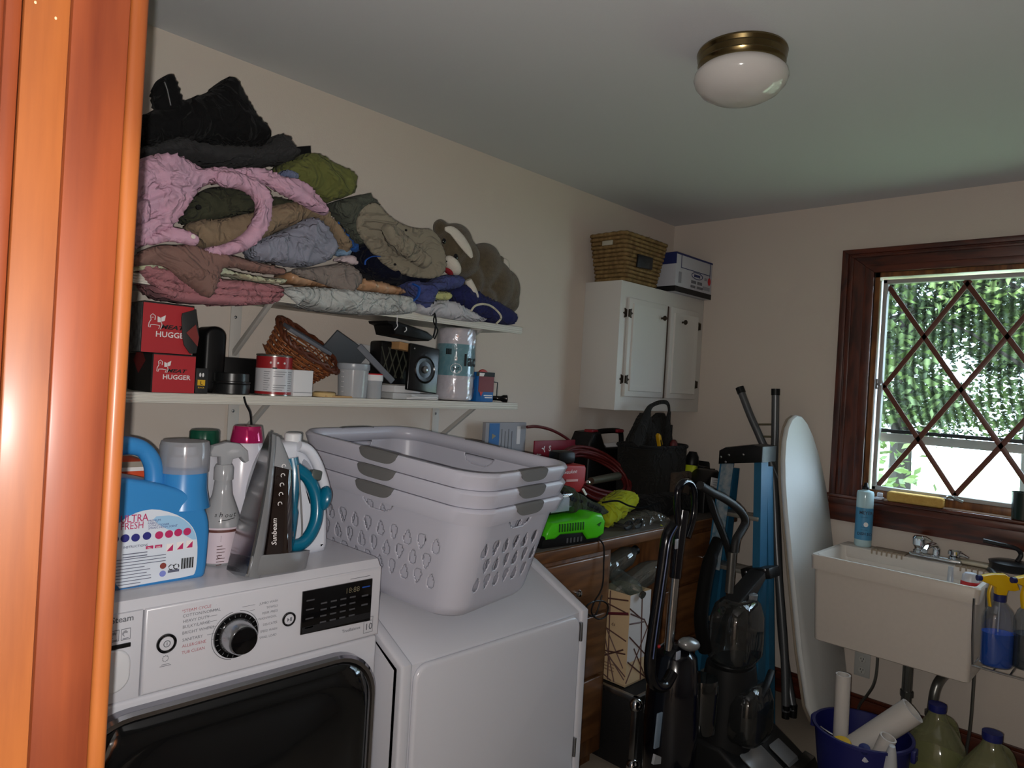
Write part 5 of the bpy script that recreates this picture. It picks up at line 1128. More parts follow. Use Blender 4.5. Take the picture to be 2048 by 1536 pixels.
# blue and red boxed item, red disc, small flashlight
(ax, az), (bx, bz) = [(1.846,1.449),(1.937,1.571)]
t = thing('blue_red_carton', 'small blue and dark red carton at the shelf end', 'box', (0, 0, 0))
MB().box((ax, 1.985, LS + 0.001), (bx, 2.06, bz), 0.0015).build('carton_body', M('carton_blue', (22, 92, 158), 0.5), t)
MB().box((ax + 0.008, 1.9838, LS + 0.04), (bx - 0.001, 1.985, bz - 0.012)).build('red_panel', M('carton_maroon', (112, 26, 34), 0.5), t)
MB().box((ax - 0.006, 1.9832, bz - 0.016), (bx + 0.001, 1.985, bz + 0.001)).build('black_band', INK, t)
MB().prism([(ax + 0.008, bz - 0.016), (ax + 0.03, bz - 0.016), (ax + 0.036, bz - 0.003), (ax + 0.008, bz - 0.003)], 1.982, 1.983, 'y').build('white_patch', PRW, t)
MB().prism([(ax + 0.012, LS + 0.040), (ax + 0.022, LS + 0.022), (ax + 0.032, LS + 0.040)], 1.982, 1.983, 'y').build('red_emblem', M('emblem_red', (186, 40, 40), 0.5), t)
m = MB(); m.box((ax + 0.038, 1.9835, LS + 0.024), (bx - 0.006, 1.9845, LS + 0.028)); m.box((ax + 0.044, 1.9835, LS + 0.016), (bx - 0.006, 1.9845, LS + 0.020)); m.build('white_print_line', PRW, t)
tag(MB().lathe([(0.034, 0), (0.036, 0.003), (0.034, 0.008), (0.020, 0.010), (0, 0.010)], T=Matrix.Translation((1.955,2.075,1.549)) @ Matrix.Rotation(R(90), 4, 'X'), seg=32).build('red_disc', M('disc_red', (176, 46, 36), 0.5)), 'round red disc standing behind the small blue carton', 'disc')
t = thing('small_flashlight', 'small black flashlight lying at the end of the lower shelf', 'flashlight', ((1.99,1.995,1.466)[0], 1.995, LS + 0.016), rotz=R(-40))
MB().lathe([(0.0, -0.045), (0.009, -0.045), (0.010, -0.02), (0.010, 0.0), (0.015, 0.010), (0.0155, 0.026), (0.012, 0.028), (0, 0.022)], T=Matrix.Rotation(R(90), 4, 'Y'), seg=20).build('torch_body', BLACK_GL, t)
MB().lathe([(0.012, 0.0265), (0.0, 0.0265)], T=Matrix.Rotation(R(90), 4, 'Y'), seg=20).build('lens', M('lens_dark', (34, 52, 48), 0.1), t)
tag(MB().tube([Vector(p) for p in [(1.981,2.03,1.535),(2.002,2.03,1.534),(2.001,2.03,1.503),(2.002,2.03,1.462)]], 0.0022, 6).build('dark_wire_hook', BLACK_PL), 'thin dark hook of wire beside the flashlight', 'wire')
tag(MB().tube(spline([Vector(p) for p in [(0.897,1.945,1.451),(0.904,1.945,1.43),(0.918,1.945,1.404),(0.924,1.945,1.369)]], 6), 0.0032, 6).build('black_cable', BLACK_PL), 'black cable dangling from the lower shelf behind the pink-capped bottle', 'cable')

# ------------------------------------------------------------------ bottles and iron on top of the washing machine
BLUEP = M('jug_blue', (52, 128, 190), 0.28, spec=0.5)
jy = 1.480; jd = 0.115
jg = thing('detergent_jug', 'big blue fabric conditioner jug with a clear cap on the washer', 'jug', (0, 0, 0))
m = MB(); m.prism(smooth_poly([(0.418,1.081),(0.511,1.08),(0.602,1.081),(0.618,1.083),(0.624,1.093),(0.626,1.142),(0.627,1.193),(0.618,1.226),(0.602,1.25),(0.579,1.268),(0.538,1.284),(0.49,1.297),(0.444,1.307),(0.406,1.312)], 1), jy, jy + jd, 'y', 0.012, 3)
m.build('jug_body', BLUEP, jg, smooth=60)
nk = (0.583,1.53,1.26); nt_ = (0.58,1.53,1.317)
m = MB(); c = Vector(nk); hN = nt_[2] - nk[2]; m.lathe([(0.056, -0.03), (0.052, -0.012), (0.048, 0.01), (0.047, hN - 0.004), (0.040, hN), (0, hN)], c=c, seg=36); m.build('neck', BLUEP, jg)
ct = (0.577,1.53,1.371); hC = ct[2] - nk[2]
m = MB(); m.lathe([(0.049, hN - 0.012), (0.0495, hC - 0.010), (0.047, hC), (0.044, hC)], c=c, seg=40); m.build('cap', thin('clear_cap', (232, 234, 238), gloss=0.3, rough=0.1, body=(176, 178, 184), body_amt=0.42), jg)
m = MB(); m.lathe([(0.033, hN), (0.033, hN + 0.022), (0.024, hN + 0.026), (0.023, hC - 0.012), (0, hC - 0.012)], c=c, seg=28); m.build('spout', WHITE_PL, jg)
m = MB(); m.tube(spline([(0.417,1.53,1.351),(0.449,1.53,1.362),(0.476,1.53,1.363),(0.501,1.53,1.353),(0.518,1.53,1.328),(0.525,1.53,1.296),(0.524,1.53,1.264)], 6), [0.0145 + 0.004 * abs(k - 18) / 18 for k in range(37)], 16, flat=1.15); m.build('handle', BLUEP, jg)
# label
lbp = smooth_poly([(0.436,1.088),(0.51,1.091),(0.593,1.092),(0.599,1.098),(0.601,1.124),(0.6,1.161),(0.593,1.188),(0.575,1.211),(0.548,1.228),(0.513,1.24),(0.483,1.238),(0.458,1.227),(0.441,1.213),(0.43,1.205)], 1)
m = MB(); m.prism(lbp, jy - 0.0014, jy + 0.004, 'y'); lab = m.build('label', M('label_cold_white', (206, 214, 226), 0.35), jg, smooth=0)
m = MB(); m.prism(smooth_poly([(0.503,1.225),(0.551,1.224),(0.577,1.207),(0.593,1.184),(0.598,1.163),(0.563,1.186),(0.528,1.2)], 1), jy - 0.0019, jy - 0.0012, 'y'); m.build('label_blue_swirl', M('label_sky', (150, 190, 222), 0.35), lab, smooth=0)
yl = jy - 0.0026
def ltx(txt, px, size, mat_items, **k): pass
sl_ = (Vector((0.588,1.478,1.084)) - Vector((0.446,1.478,1.084))).normalized()
PKI = M('label_magenta', (178, 44, 96), 0.4); BLI = M('label_navy', (44, 46, 120), 0.4); LGI = M('label_slate', (92, 96, 116), 0.4)
P0 = [Vector(p) for p in [(0.448,1.477,1.218),(0.449,1.477,1.204),(0.499,1.477,1.215),(0.499,1.477,1.21),(0.5,1.477,1.205),(0.5,1.477,1.2),(0.456,1.477,1.167),(0.457,1.477,1.159),(0.502,1.477,1.163),(0.526,1.477,1.161)]]
lettering('lettering', [('ULTRA', P0[0], sl_, Z, 0.0150, 'LEFT', 0.01, 0, 0.80), ('FRESH', P0[1], sl_, Z, 0.0140, 'LEFT', 0.0, 0, 0.80)], PKI, lab)
lettering('lettering', [('PREMIUM', P0[2], sl_, Z, 0.0042), ('FABRIC', P0[3], sl_, Z, 0.0042), ('CONDITIONER', P0[4], sl_, Z, 0.0042), ('SPRING FRESH SCENT', P0[5], sl_, Z, 0.0042)], BLI, lab)
lettering('lettering', [('INSTRUCTIONS', P0[6], sl_, Z, 0.0046, 'LEFT', 0.02)], LGI, lab)
for pts, mt in (([(0.44,1.477,1.187),(0.459,1.477,1.187),(0.478,1.477,1.186),(0.499,1.477,1.187)], BLI), ([(0.522,1.477,1.186),(0.541,1.477,1.186),(0.559,1.477,1.187),(0.577,1.477,1.187)], PKI)):
    for p in pts:
        o = MB().cyl((p[0], yl, p[2]), (p[0], yl + 0.0012, p[2]), 0.0078, None, 20).build('round_icon', mt, lab)
        MB().box((p[0] - 0.004, yl - 0.0004, p[2] - 0.0018), (p[0] + 0.004, yl, p[2] + 0.0016), 0.0).build('icon_mark', PRW, o) if False else None
for p in [(0.506,1.477,1.163),(0.523,1.477,1.163)]: MB().box((p[0] - 0.008, yl, p[2] - 0.0028), (p[0] + 0.006, yl + 0.001, p[2] + 0.0034), 0.0004).build('red_pill', PKI, lab)
lettering('lettering', [('FILL', Vector((0.506,1.477,1.161)) + Vector((-0.001, 0, 0)), sl_, Z, 0.0032, 'CENTER', 0.02), ('ADD', Vector((0.523,1.477,1.161)) + Vector((-0.001, 0, 0)), sl_, Z, 0.0032, 'CENTER', 0.02)], PRW, lab)
for p in [(0.544,1.477,1.158),(0.564,1.477,1.159),(0.583,1.477,1.16)]:
    m = MB(); m.box((p[0] - 0.007, yl, p[2] - 0.008), (p[0] + 0.007, yl + 0.001, p[2] + 0.008)); o = m.build('step_icon', PRW, lab)
    m = MB(); m.prism([(p[0] - 0.006, p[2] - 0.007), (p[0] + 0.006, p[2] - 0.007), (p[0] + 0.006, p[2] + 0.006), (p[0] + 0.001, p[2] + 0.001)], yl - 0.0006, yl - 0.0001, 'y'); m.build('step_picture', PKI, o)
m = MB()
rl = random.Random(3)
for k in range(11):
    a = Vector((0.439,1.477,1.145)) + Vector((0.0, 0, -0.0062 * k)); ln_ = 0.098 if k < 3 else rl.uniform(0.05, 0.085)
    m.tube([a, a + sl_ * ln_], 0.0007, 4)
for k in range(2): a = Vector((0.456,1.477,1.155)) + Vector((0, 0, -0.006 * k)); m.tube([a, a + sl_ * 0.045], 0.0009, 4)
m.build('fine_print', LGI, lab, smooth=0)
m = MB(); a = Vector((0.569,1.477,1.106)); 
for k in range(14): w_ = 0.0005 + 0.0007 * ((k * 5) % 3 == 0); q = a + sl_ * (0.0018 * k); m.box((q.x, yl, q.z + 0.004), (q.x + w_ * 1.3, yl + 0.001, q.z + 0.026))
m.build('bar_code', INK, lab, smooth=0)
for p, mt in (((0.533,1.477,1.122), M('brown_red', (128, 58, 52), 0.5)), ((0.533,1.477,1.106), M('seal_blue', (120, 130, 200), 0.5))): MB().cyl((p[0], yl, p[2]), (p[0], yl + 0.001, p[2]), 0.0062, None, 16).build('seal', mt, lab)
m = MB()
for px in ((0.549,1.477,1.117), (0.559,1.477,1.117)):
    for k in range(3): a0 = 90 + 120 * k; m.tube([(px[0] + 0.005 * math.cos(R(a0 + j * 22)), yl, px[2] + 0.005 * math.sin(R(a0 + j * 22))) for j in range(5)], 0.0009, 4)
m.build('recycling_mark', INK, lab, smooth=0)
MB().box((Vector((0.543,1.477,1.106)).x, yl, (0.543,1.477,1.106)[2]), ((0.565,1.477,1.103)[0], yl + 0.001, (0.543,1.477,1.106)[2] + 0.005)).build('recycling_band', LGI, lab)

# orange and white carton behind the jug handle
(ax, az), (bx, bz) = [(0.49,1.253),(0.58,1.301)]
t = thing('orange_carton', 'low orange and white carton seen through the blue jug handle', 'box', (0, 0, 0))
MB().box((ax, 1.75, WT + 0.001), (bx, 1.86, bz), 0.002).build('carton_body', M('carton_orange', (206, 74, 34), 0.6), t)
MB().box((ax, 1.7488, bz - 0.022), (bx, 1.7502, bz - 0.013)).build('white_stripe', PRW, t)
MB().box((ax, 1.7488, bz - 0.013), (bx, 1.7502, bz)).build('grey_stripe', M('carton_taupe', (150, 140, 128), 0.6), t)

# spray bottle with hand lettering
p = (0.691,1.58,1.077)
sb = thing('spray_bottle', 'clear trigger spray bottle with handwriting between jug and iron', 'spray bottle', (p[0], 1.58, WT + 0.001))
FROST = thin('frosted_plastic', (225, 227, 230), gloss=0.3, rough=0.12, body=(186, 188, 192), body_amt=0.55)
h1, h2, h3, h4 = [q[1] - WT for q in [(0.685,1.188),(0.683,1.228),(0.68,1.276),(0.678,1.309)]]
m = MB(); m.lathe([(0.040, 0), (0.043, 0.004), (0.043, h1 - 0.02), (0.041, h1), (0.034, h1 + 0.02), (0.022, h2 + 0.012), (0.018, h3), (0.019, h3 + 0.003)], seg=36); m.build('bottle', FROST, sb)
m = MB(); m.lathe([(0.038, 0.006), (0.039, h1 * 0.52), (0, h1 * 0.53)], seg=28); m.build('liquid', thin('pale_liquid', (214, 210, 204), gloss=0.1, body=(190, 186, 180), body_amt=0.35), sb)
lz0, lz1 = [q[1] - WT for q in [(0.691,1.091),(0.686,1.17)]]
t = sb; band(lz0, lz1, 0.0436, M('pinkish_label', (202, 188, 198), 0.4), 170, 370, 'label'); band(lz1 - 0.010, lz1 - 0.004, 0.0440, M('brown_band', (92, 56, 50), 0.4), 170, 370)
m = MB(); m.lathe([(0.0215, h3 - 0.002), (0.0215, h4 - 0.008), (0.018, h4), (0, h4)], seg=24); m.build('screw_collar', FROST, sb)
hd = MB(); hd.prism([(-0.036, h4 + 0.030), (-0.030, h4 + 0.044), (0.0, h4 + 0.052), (0.03, h4 + 0.048), (0.050, h4 + 0.030), (0.054, h4 + 0.006), (0.046, h4 + 0.002), (0.034, h4 + 0.016), (0.016, h4 + 0.012), (0.012, h4 - 0.002), (-0.012, h4 - 0.002), (-0.014, h4 + 0.018), (-0.034, h4 + 0.020)], -0.012, 0.012, 'y', 0.004, 2); hd.build('trigger_head', FROST, sb)
hw = [Vector((x, -0.046 + 0.30 * x * x, 0)) for x in (-0.03, -0.018, -0.004, 0.012, 0.026)]
lettering('handwriting', [('s', (-0.030, -0.0335, h1 + 0.008), X, Z, 0.010, 'LEFT', 0, 0.2), ('h', (-0.0215, -0.0375, h1 + 0.007), X, Z, 0.012, 'LEFT', 0, 0.2), ('o', (-0.010, -0.041, h1 + 0.006), X, Z, 0.011, 'LEFT', 0, 0.2), ('u', (0.000, -0.041, h1 + 0.006), X, Z, 0.011, 'LEFT', 0, 0.2), ('t', (0.011, -0.038, h1 + 0.006), X, Z, 0.012, 'LEFT', 0, 0.2)], INK, sb)
m = MB(); m.tube([(-0.022 + 0.006 * k, -0.0435 + 0.02 * abs(k - 3) / 12, h1 - 0.002 + 0.0008 * k) for k in range(7)], 0.0008, 4); m.build('handwriting_line', INK, sb)
lettering('lettering', [('15', (-0.019, -0.0395 - 0.0015, lz1 - 0.030), X, Z, 0.014, 'LEFT', 0.02), ('CE', (-0.022, -0.0405, lz0 + 0.012), X, Z, 0.008, 'LEFT', 0.02)], M('brown_ink', (78, 44, 44), 0.5), sb)
m = MB()
for k in range(7): m.box((-0.024, -0.0452 + 0.0035, lz1 - 0.04 - k * 0.007), (-0.012 + 0.006 * ((k * 5) % 3), -0.0425 - 0.0008, lz1 - 0.0388 - k * 0.007))
m.build('fine_print', M('brown_ink'), sb)

# white bottles with green and pink caps behind
cx = (0.707,1.74,1.325); z0, z1 = [q[1] for q in [(0.707,1.335),(0.704,1.374)]]
t = thing('green_cap_bottle', 'white bottle with a ribbed dark green cap behind the spray bottle', 'bottle', (cx[0], 1.74, WT + 0.001))
hb = z0 - WT
MB().lathe([(0.048, 0), (0.050, 0.004), (0.050, hb - 0.06), (0.045, hb - 0.03), (0.030, hb - 0.006), (0.026, hb), (0, hb)], seg=36).build('bottle', WHITE_PL, t)
m = MB(); n = 40; m.loft([[((r + (0.0012 if i % 4 < 2 else 0)) * math.cos(2 * math.pi * i / n), (r + (0.0012 if i % 4 < 2 else 0)) * math.sin(2 * math.pi * i / n), z) for i in range(n)] for r, z in ((0.033, hb - 0.004), (0.034, hb), (0.033, z1 - WT - 0.004), (0.030, z1 - WT))]); m.build('cap', M('cap_green', (10, 68, 50), 0.3), t)
m = MB(); m.box((-0.046, -0.0515, hb - 0.095), (-0.022, -0.045, hb - 0.09)); m.build('black_print', INK, t)
cx = (0.793,1.69,1.328); z0, z1 = [q[1] for q in [(0.791,1.348),(0.789,1.388)]]
t = thing('pink_cap_bottle', 'white bottle with a glossy magenta cap behind the iron', 'bottle', (cx[0], 1.69, WT + 0.001))
hb = z0 - WT
MB().lathe([(0.056, 0), (0.058, 0.004), (0.056, hb * 0.6), (0.050, hb - 0.05), (0.044, hb - 0.016), (0.038, hb), (0, hb)], seg=40, sy=0.8).build('bottle', M('pearl_white', (206, 204, 214), 0.2, coat=0.4), t)
MB().lathe([(0.039, hb - 0.001), (0.0395, hb + 0.004), (0.034, z1 - WT - 0.003), (0.032, z1 - WT), (0, z1 - WT - 0.001)], seg=40).build('cap', M('cap_magenta', (176, 28, 92), 0.12, metal=0.35, coat=0.5), t)
MB().box((0.030, -0.041, hb - 0.09), (0.040, -0.031, hb - 0.02), 0.002).build('red_label_edge', M('label_crimson', (176, 30, 60), 0.4), t)

# white bleach jug
by_ = 1.535
t = thing('bleach_jug', 'white plastic jug with a moulded handle right of the iron', 'jug', (0, 0, 0))
m = MB(); out = [(0.769,1.085),(0.872,1.078),(0.941,1.078),(0.953,1.089),(0.952,1.138),(0.948,1.189),(0.93,1.234),(0.918,1.269),(0.9,1.317),(0.871,1.351),(0.857,1.362),(0.812,1.361),(0.798,1.345),(0.78,1.31),(0.766,1.264),(0.761,1.217)]
hole = [(0.862,1.324),(0.881,1.311),(0.9,1.274),(0.908,1.236),(0.898,1.218),(0.878,1.238),(0.864,1.282)]
m.prism(smooth_poly(out, 1), by_, by_ + 0.10, 'y', 0.024, 4); m.build('jug_body', M('jug_white', (204, 208, 218), 0.3), t, smooth=60)
m = MB(); m.tube(spline([(0.849,1.53,1.353),(0.874,1.53,1.343),(0.897,1.53,1.315),(0.917,1.53,1.273),(0.93,1.53,1.235)], 6), 0.013, 12); m.build('handle_ridge', M('jug_white'), t)
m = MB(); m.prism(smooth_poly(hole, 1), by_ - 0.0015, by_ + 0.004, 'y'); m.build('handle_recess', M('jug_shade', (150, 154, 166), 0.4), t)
cc = Vector((0.859,1.58,1.355)); ch_ = [(0.857,1.38)][0][1] - cc.z
MB().lathe([(0.020, -0.012), (0.0205, ch_ - 0.003), (0.018, ch_), (0, ch_)], c=cc, seg=28).build('cap', M('cap_white', (208, 208, 210), 0.4), t)
m = MB(); 
for k in range(3): m.tube([cc + Vector((0.021 * math.cos(R(200 + 140 * j / 10)) * (1.15 + 0.1 * k), 0.021 * math.sin(R(200 + 140 * j / 10)) * (1.15 + 0.1 * k), -0.014 - 0.006 * k)) for j in range(11)], 0.0022, 5)
m.build('neck_ring', M('jug_white'), t)
m = MB(); m.prism([(0.885,1.103),(0.934,1.105),(0.93,1.21),(0.878,1.21)], by_ - 0.0012, by_ + 0.002, 'y', 0.0); m.build('panel', M('jug_white'), t)
m = MB(); m.prism([(0.817,1.156),(0.845,1.162),(0.846,1.187),(0.819,1.184)], by_ - 0.003, by_ + 0.001, 'y'); yb = m.build('yellow_sticker', M('sticker_yellow', (206, 190, 50), 0.5), t)
lettering('lettering', [('ORE', Vector((0.818,1.53,1.173)), X, Z, 0.008, 'LEFT', 0.03), ('RATED', Vector((0.818,1.53,1.159)), X, Z, 0.008, 'LEFT', 0.03)], INK, yb)
m = MB(); m.prism([(0.811,1.24),(0.817,1.211),(0.832,1.218)], by_ - 0.003, by_ + 0.001, 'y'); m.build('red_sticker', M('sticker_red', (196, 50, 40), 0.5), t)

# steam iron standing on its heel
o0 = Vector((0.675,1.455,1.086)); o0.z = WT + 0.002
tipv = Vector((0.755,1.5,1.393)) - o0; HI = tipv.length; U = tipv.normalized()
Wv = (Vector((1, -0.05, 0)) - U * Vector((1, -0.05, 0)).dot(U)).normalized(); V = U.cross(Wv)
if V.y < 0: V = -V
TI = Matrix(((Wv.x, V.x, U.x, o0.x), (Wv.y, V.y, U.y, o0.y), (Wv.z, V.z, U.z, o0.z), (0, 0, 0, 1)))
ir = thing('steam_iron', 'silver and teal steam iron standing on its heel', 'iron', (0, 0, 0)); ir.matrix_world = TI
SILV = M('iron_silver', (150, 152, 156), 0.32, metal=0.55)
TEAL = M('iron_teal', (0, 92, 122), 0.25, coat=0.3)
SMOK = M('iron_smoke', (30, 20, 18), 0.06, coat=0.6, spec=0.7)
def hwid(u): return max(0.002, 0.056 * (1 - (max(0, u - 0.06) / (HI - 0.06)) ** 1.7) ** 0.75) if u < HI else 0.002
def irbody(w0, w1, u0, u1, shrink=1.0, n=22, lip=0.6):
    m = MB(); rings = []
    for i in range(n + 1):
        u = u0 + (u1 - u0) * i / n; b_ = hwid(u) * shrink; a0 = w0(u) if callable(w0) else w0; a1 = w1(u) if callable(w1) else w1
        rings.append([(a0, -b_, u), (a0, b_, u), (a0 + (a1 - a0) * 0.45, b_, u), (a0 + (a1 - a0) * 0.8, b_ * 0.88, u), (a1, b_ * lip, u), (a1, -b_ * lip, u), (a0 + (a1 - a0) * 0.8, -b_ * 0.88, u), (a0 + (a1 - a0) * 0.45, -b_, u)])
    m.loft(rings); return m
irbody(0.0, 0.006, 0.006, HI - 0.001, 1.0).build('soleplate', M('sole_chrome', (170, 170, 174), 0.22, metal=1), ir, smooth=50)
irbody(0.007, lambda u: 0.040 - 0.022 * (u / HI), 0.0, HI - 0.006, 1.0).build('skirt', SILV, ir, smooth=50)
irbody(lambda u: 0.039 - 0.022 * (u / HI), lambda u: 0.118 - 0.062 * (u / HI), 0.036, HI * 0.76, 0.90).build('water_tank', SMOK, ir, smooth=50)
irbody(lambda u: 0.018, lambda u: 0.072 - 0.046 * ((u - HI * 0.75) / (HI * 0.23)), HI * 0.755, HI * 0.975, 0.93).build('nose_cap', M('iron_grey', (136, 138, 142), 0.35), ir, smooth=50)
hl = MB(); hl.loft([[(a, b2 * s_, z) for a, b2 in ((0.0, -0.054), (0.06, -0.056), (0.115, -0.046), (0.150, -0.02), (0.150, 0.02), (0.115, 0.046), (0.06, 0.056), (0.0, 0.054))] for s_, z in ((0.94, 0.0), (1.0, 0.006), (1.0, 0.034), (0.94, 0.042))])
for v in hl.bm.verts: v.co.z += v.co.x * 0.20
hl.build('heel', SILV, ir, smooth=50)
m = MB(); m.tube(spline([(0.110, 0, 0.075), (0.138, 0, 0.085), (0.156, 0, 0.115), (0.160, 0, 0.155), (0.146, 0, 0.200), (0.118, 0, 0.235), (0.080, 0, 0.252)], 6), 0.0165, 14, flat=0.9); m.build('handle', TEAL, ir)
m = MB(); m.tube(spline([(0.096, 0, 0.062), (0.092, 0, 0.12), (0.086, 0, 0.18), (0.078, 0, 0.235), (0.064, 0, 0.270)], 6), [0.026] * 10 + [0.022] * 15, 12, flat=0.8); m.build('handle_saddle', TEAL, ir)
m = MB(); m.ball((0.166, -0.008, 0.195), (0.015, 0.024, 0.030), 14, 10); m.build('steam_button', TEAL, ir)
m = MB(); m.box((0.118, -0.016, 0.232), (0.146, 0.016, 0.256), 0.005); m.build('spray_trigger', M('iron_dark', (70, 76, 74), 0.4), ir)
lettering('lettering', [('Sunbeam', (0.052, -0.0545, 0.072), Vector((-0.22, 0, 1)), Vector((-1, 0, -0.22)), 0.0115, 'LEFT', 0.01, 0.2)], PRW, ir)
for k in range(5): MB().tube([(0.040 - 0.001 * k + 0.0045 * math.cos(R(40 * j)), -0.0535 + 0.0035 * k, 0.160 + 0.021 * k + 0.0045 * math.sin(R(40 * j))) for j in range(7)], 0.0009, 4).build('setting_mark', PRW, ir)
tag(MB().tube(spline([(0.827,1.46,1.131),(0.83,1.46,1.165),(0.822,1.46,1.236),(0.81,1.46,1.318)], 6), 0.0022, 6).build('iron_cord', M('cord_grey', (120, 120, 122), 0.4)), 'thin pale cord hanging beside the iron handle', 'cord')

# ------------------------------------------------------------------ tools and clutter on the desk
DTZ = DT + 0.0035
t = thing('flat_package', 'flat grey and blue printed package leaning on the wall above the baskets', 'package', (0, 0, 0))
q = [(2.113,1.356),(2.375,1.344)]; xa, xb = q[0][0], q[1][0]; zt_ = q[0][1]
MB().box((xa, 2.20, DTZ), (xb, 2.222, zt_), 0.003).build('card', M('card_grey', (150, 150, 156), 0.6), t)
MB().box((xa + 0.022, 2.1985, DTZ + 0.02), (xa + 0.085, 2.2005, zt_ - 0.004)).build('blue_panel', M('card_blue', (20, 96, 160), 0.5), t)
MB().box((xa + 0.20, 2.1985, zt_ - 0.10), (xa + 0.222, 2.2005, zt_ - 0.018)).build('white_code_label', PRW, t)
m = MB()
for k in range(4): m.box((xa + 0.10 + 0.022 * k, 2.1985, zt_ - 0.30), (xa + 0.104 + 0.022 * k, 2.2002, zt_ - 0.03 - 0.01 * (k % 2)))
m.build('fine_print', M('print_mid', (116, 116, 122), 0.6), t)
m = MB(); m.prism([(xa + 0.04, zt_ - 0.05), (xa + 0.065, zt_ - 0.06), (xa + 0.04, zt_ - 0.075)], 2.1975, 2.1985, 'y'); m.box((xa + 0.04, 2.1975, zt_ - 0.13), (xa + 0.062, 2.1985, zt_ - 0.10)); m.build('panel_symbol', M('sym_tan', (150, 140, 110), 0.6), t)
t = thing('red_sign_card', 'crimson printed card with white lettering behind the hose coil', 'card', (0, 0, 0))
q = [(2.396,1.273),(2.694,1.242)]; MB().box((q[0][0], 2.16, DTZ + 0.2), (q[1][0], 2.168, q[0][1]), 0.001).build('card', M('card_crimson', (128, 14, 38), 0.5), t)
MB().box((q[0][0] + 0.02, 2.17, DTZ), (q[1][0] - 0.02, 2.18, DTZ + 0.22)).build('card_backing', CARD, t)
lettering('lettering', [('Y', (q[0][0] + 0.062, 2.1592, q[0][1] - 0.058), Vector((0.9, 0, 0.45)), Vector((-0.45, 0, 0.9)), 0.026, 'LEFT', 0.05), ('S', (q[0][0] + 0.10, 2.1592, q[0][1] - 0.05), X, Z, 0.026, 'LEFT', 0.05), ('SE', (q[0][0] + 0.014, 2.1592, q[0][1] - 0.085), Vector((0.99, 0, -0.1)), Z, 0.026, 'LEFT', 0.04)], PRW, t)
# coiled red hose
HOSE = M('hose_red', (92, 26, 25), 0.5, var=0.3, vscale=20)
m = MB(); cc = Vector((2.674,2,1.126)); rd = random.Random(5); path = []
for i in range(10 * 26):
    a = 2 * math.pi * i / 26; k = i / 26
    rx, rz = 0.238 + 0.026 * math.sin(k * 2.1), 0.098 + 0.016 * math.cos(k * 1.7)
    u = rx * math.cos(a); v = rz * math.sin(a)
    path.append(cc + Vector((u * 1.0 + 0.012 * math.sin(k * 3), -0.10 * math.sin(a) * -1 * 0.9 + 0.02 * math.cos(k * 2.7), v - 0.12 * u + 0.012 * math.cos(k * 4))))
m.tube(path, 0.0075, 7)
tag(m.build('hose_coil', HOSE, smooth=60), 'coil of dark red air hose heaped on the desk', 'hose')
tag(MB().tube(spline([(2.347,2.17,1.337),(2.419,2.17,1.339),(2.528,2.17,1.32),(2.633,2.17,1.282),(2.706,2.17,1.241),(2.757,2.17,1.207)], 6), 0.0072, 8).build('hose_end', HOSE), 'arched loose end of red hose rising above the coil', 'hose')
# red power tool case
c = Vector((2.298,1.86,1.149))
t = thing('red_tool_case', 'bright red tool case with white script lettering beside the baskets', 'case', (c.x, 1.86, 0), rotz=R(-12))
z0, z1 = [k[1] for k in [(2.304,1.085),(2.293,1.207)]]
m = MB(); m.prism([(-0.13, z1), (0.075, z1 - 0.006), (0.082, z1 - 0.02), (0.080, z0 + 0.04), (0.055, z0), (-0.13, z0)], -0.01, 0.12, 'y', 0.010, 3); o = m.build('case_body', M('tool_red', (158, 30, 30), 0.45), t)
lettering('lettering', [('Milwaukee', (-0.075, -0.0115, z1 - 0.043), Vector((1, 0, 0.06)), Z, 0.017, 'LEFT', 0.0, 0.35)], PRW, t)
MB().box((-0.03, -0.0125, z1 - 0.074), (0.035, -0.0105, z1 - 0.064), 0.0004).build('white_strip', M('strip_pink', (206, 160, 158), 0.5), t)
m = MB(); m.prism([(-0.10, z0), (0.02, z0), (0.0, DTZ), (-0.08, DTZ)], 0.02, 0.10, 'y', 0.01); m.build('case_foot', BLACK_PL, t)
m = MB(); m.box((-0.05, 0.02, z1 - 0.003), (0.045, 0.10, z1 + 0.05), 0.015); m.build('battery_block', BLACK_PL, t)
# black tool case with red latches
c = Vector((2.923,2.1,1.261)); t = thing('black_tool_case', 'black carry case with red latches against the wall', 'case', (c.x, 2.10, 0))
z0, z1 = DTZ, [(2.917,1.32)][0][1]
hm = [(2.926,1.235)][0][1]
m = MB(); m.prism([(-0.19, z0), (0.20, z0), (0.20, hm), (-0.05, hm), (-0.06, hm + 0.012), (-0.10, z1 - 0.004), (-0.16, z1 - 0.008), (-0.19, z1 - 0.06)], 0.0, 0.13, 'y', 0.012, 3); m.build('case_body', BLACK_PL, t)
m = MB(); m.tube(spline([(-0.10, 0.05, z1 - 0.012), (0.0, 0.05, z1 - 0.004), (0.10, 0.05, z1 - 0.004), (0.14, 0.05, z1 - 0.02), (0.15, 0.05, hm - 0.02)], 5), 0.014, 10); m.build('handle', BLACK_PL, t)
for x in (-0.125, 0.10): MB().box((x - 0.028, 0.02, z1 - 0.012), (x + 0.028, 0.07, z1 + 0.006), 0.006).build('latch', M('latch_red', (128, 22, 34), 0.45), t)
MB().prism([(-0.03, hm + 0.018), (0.06, hm + 0.022), (0.09, hm + 0.0), (0.0, hm - 0.006)], 0.03, 0.035, 'y').build('paper_tag', PAPER, t)
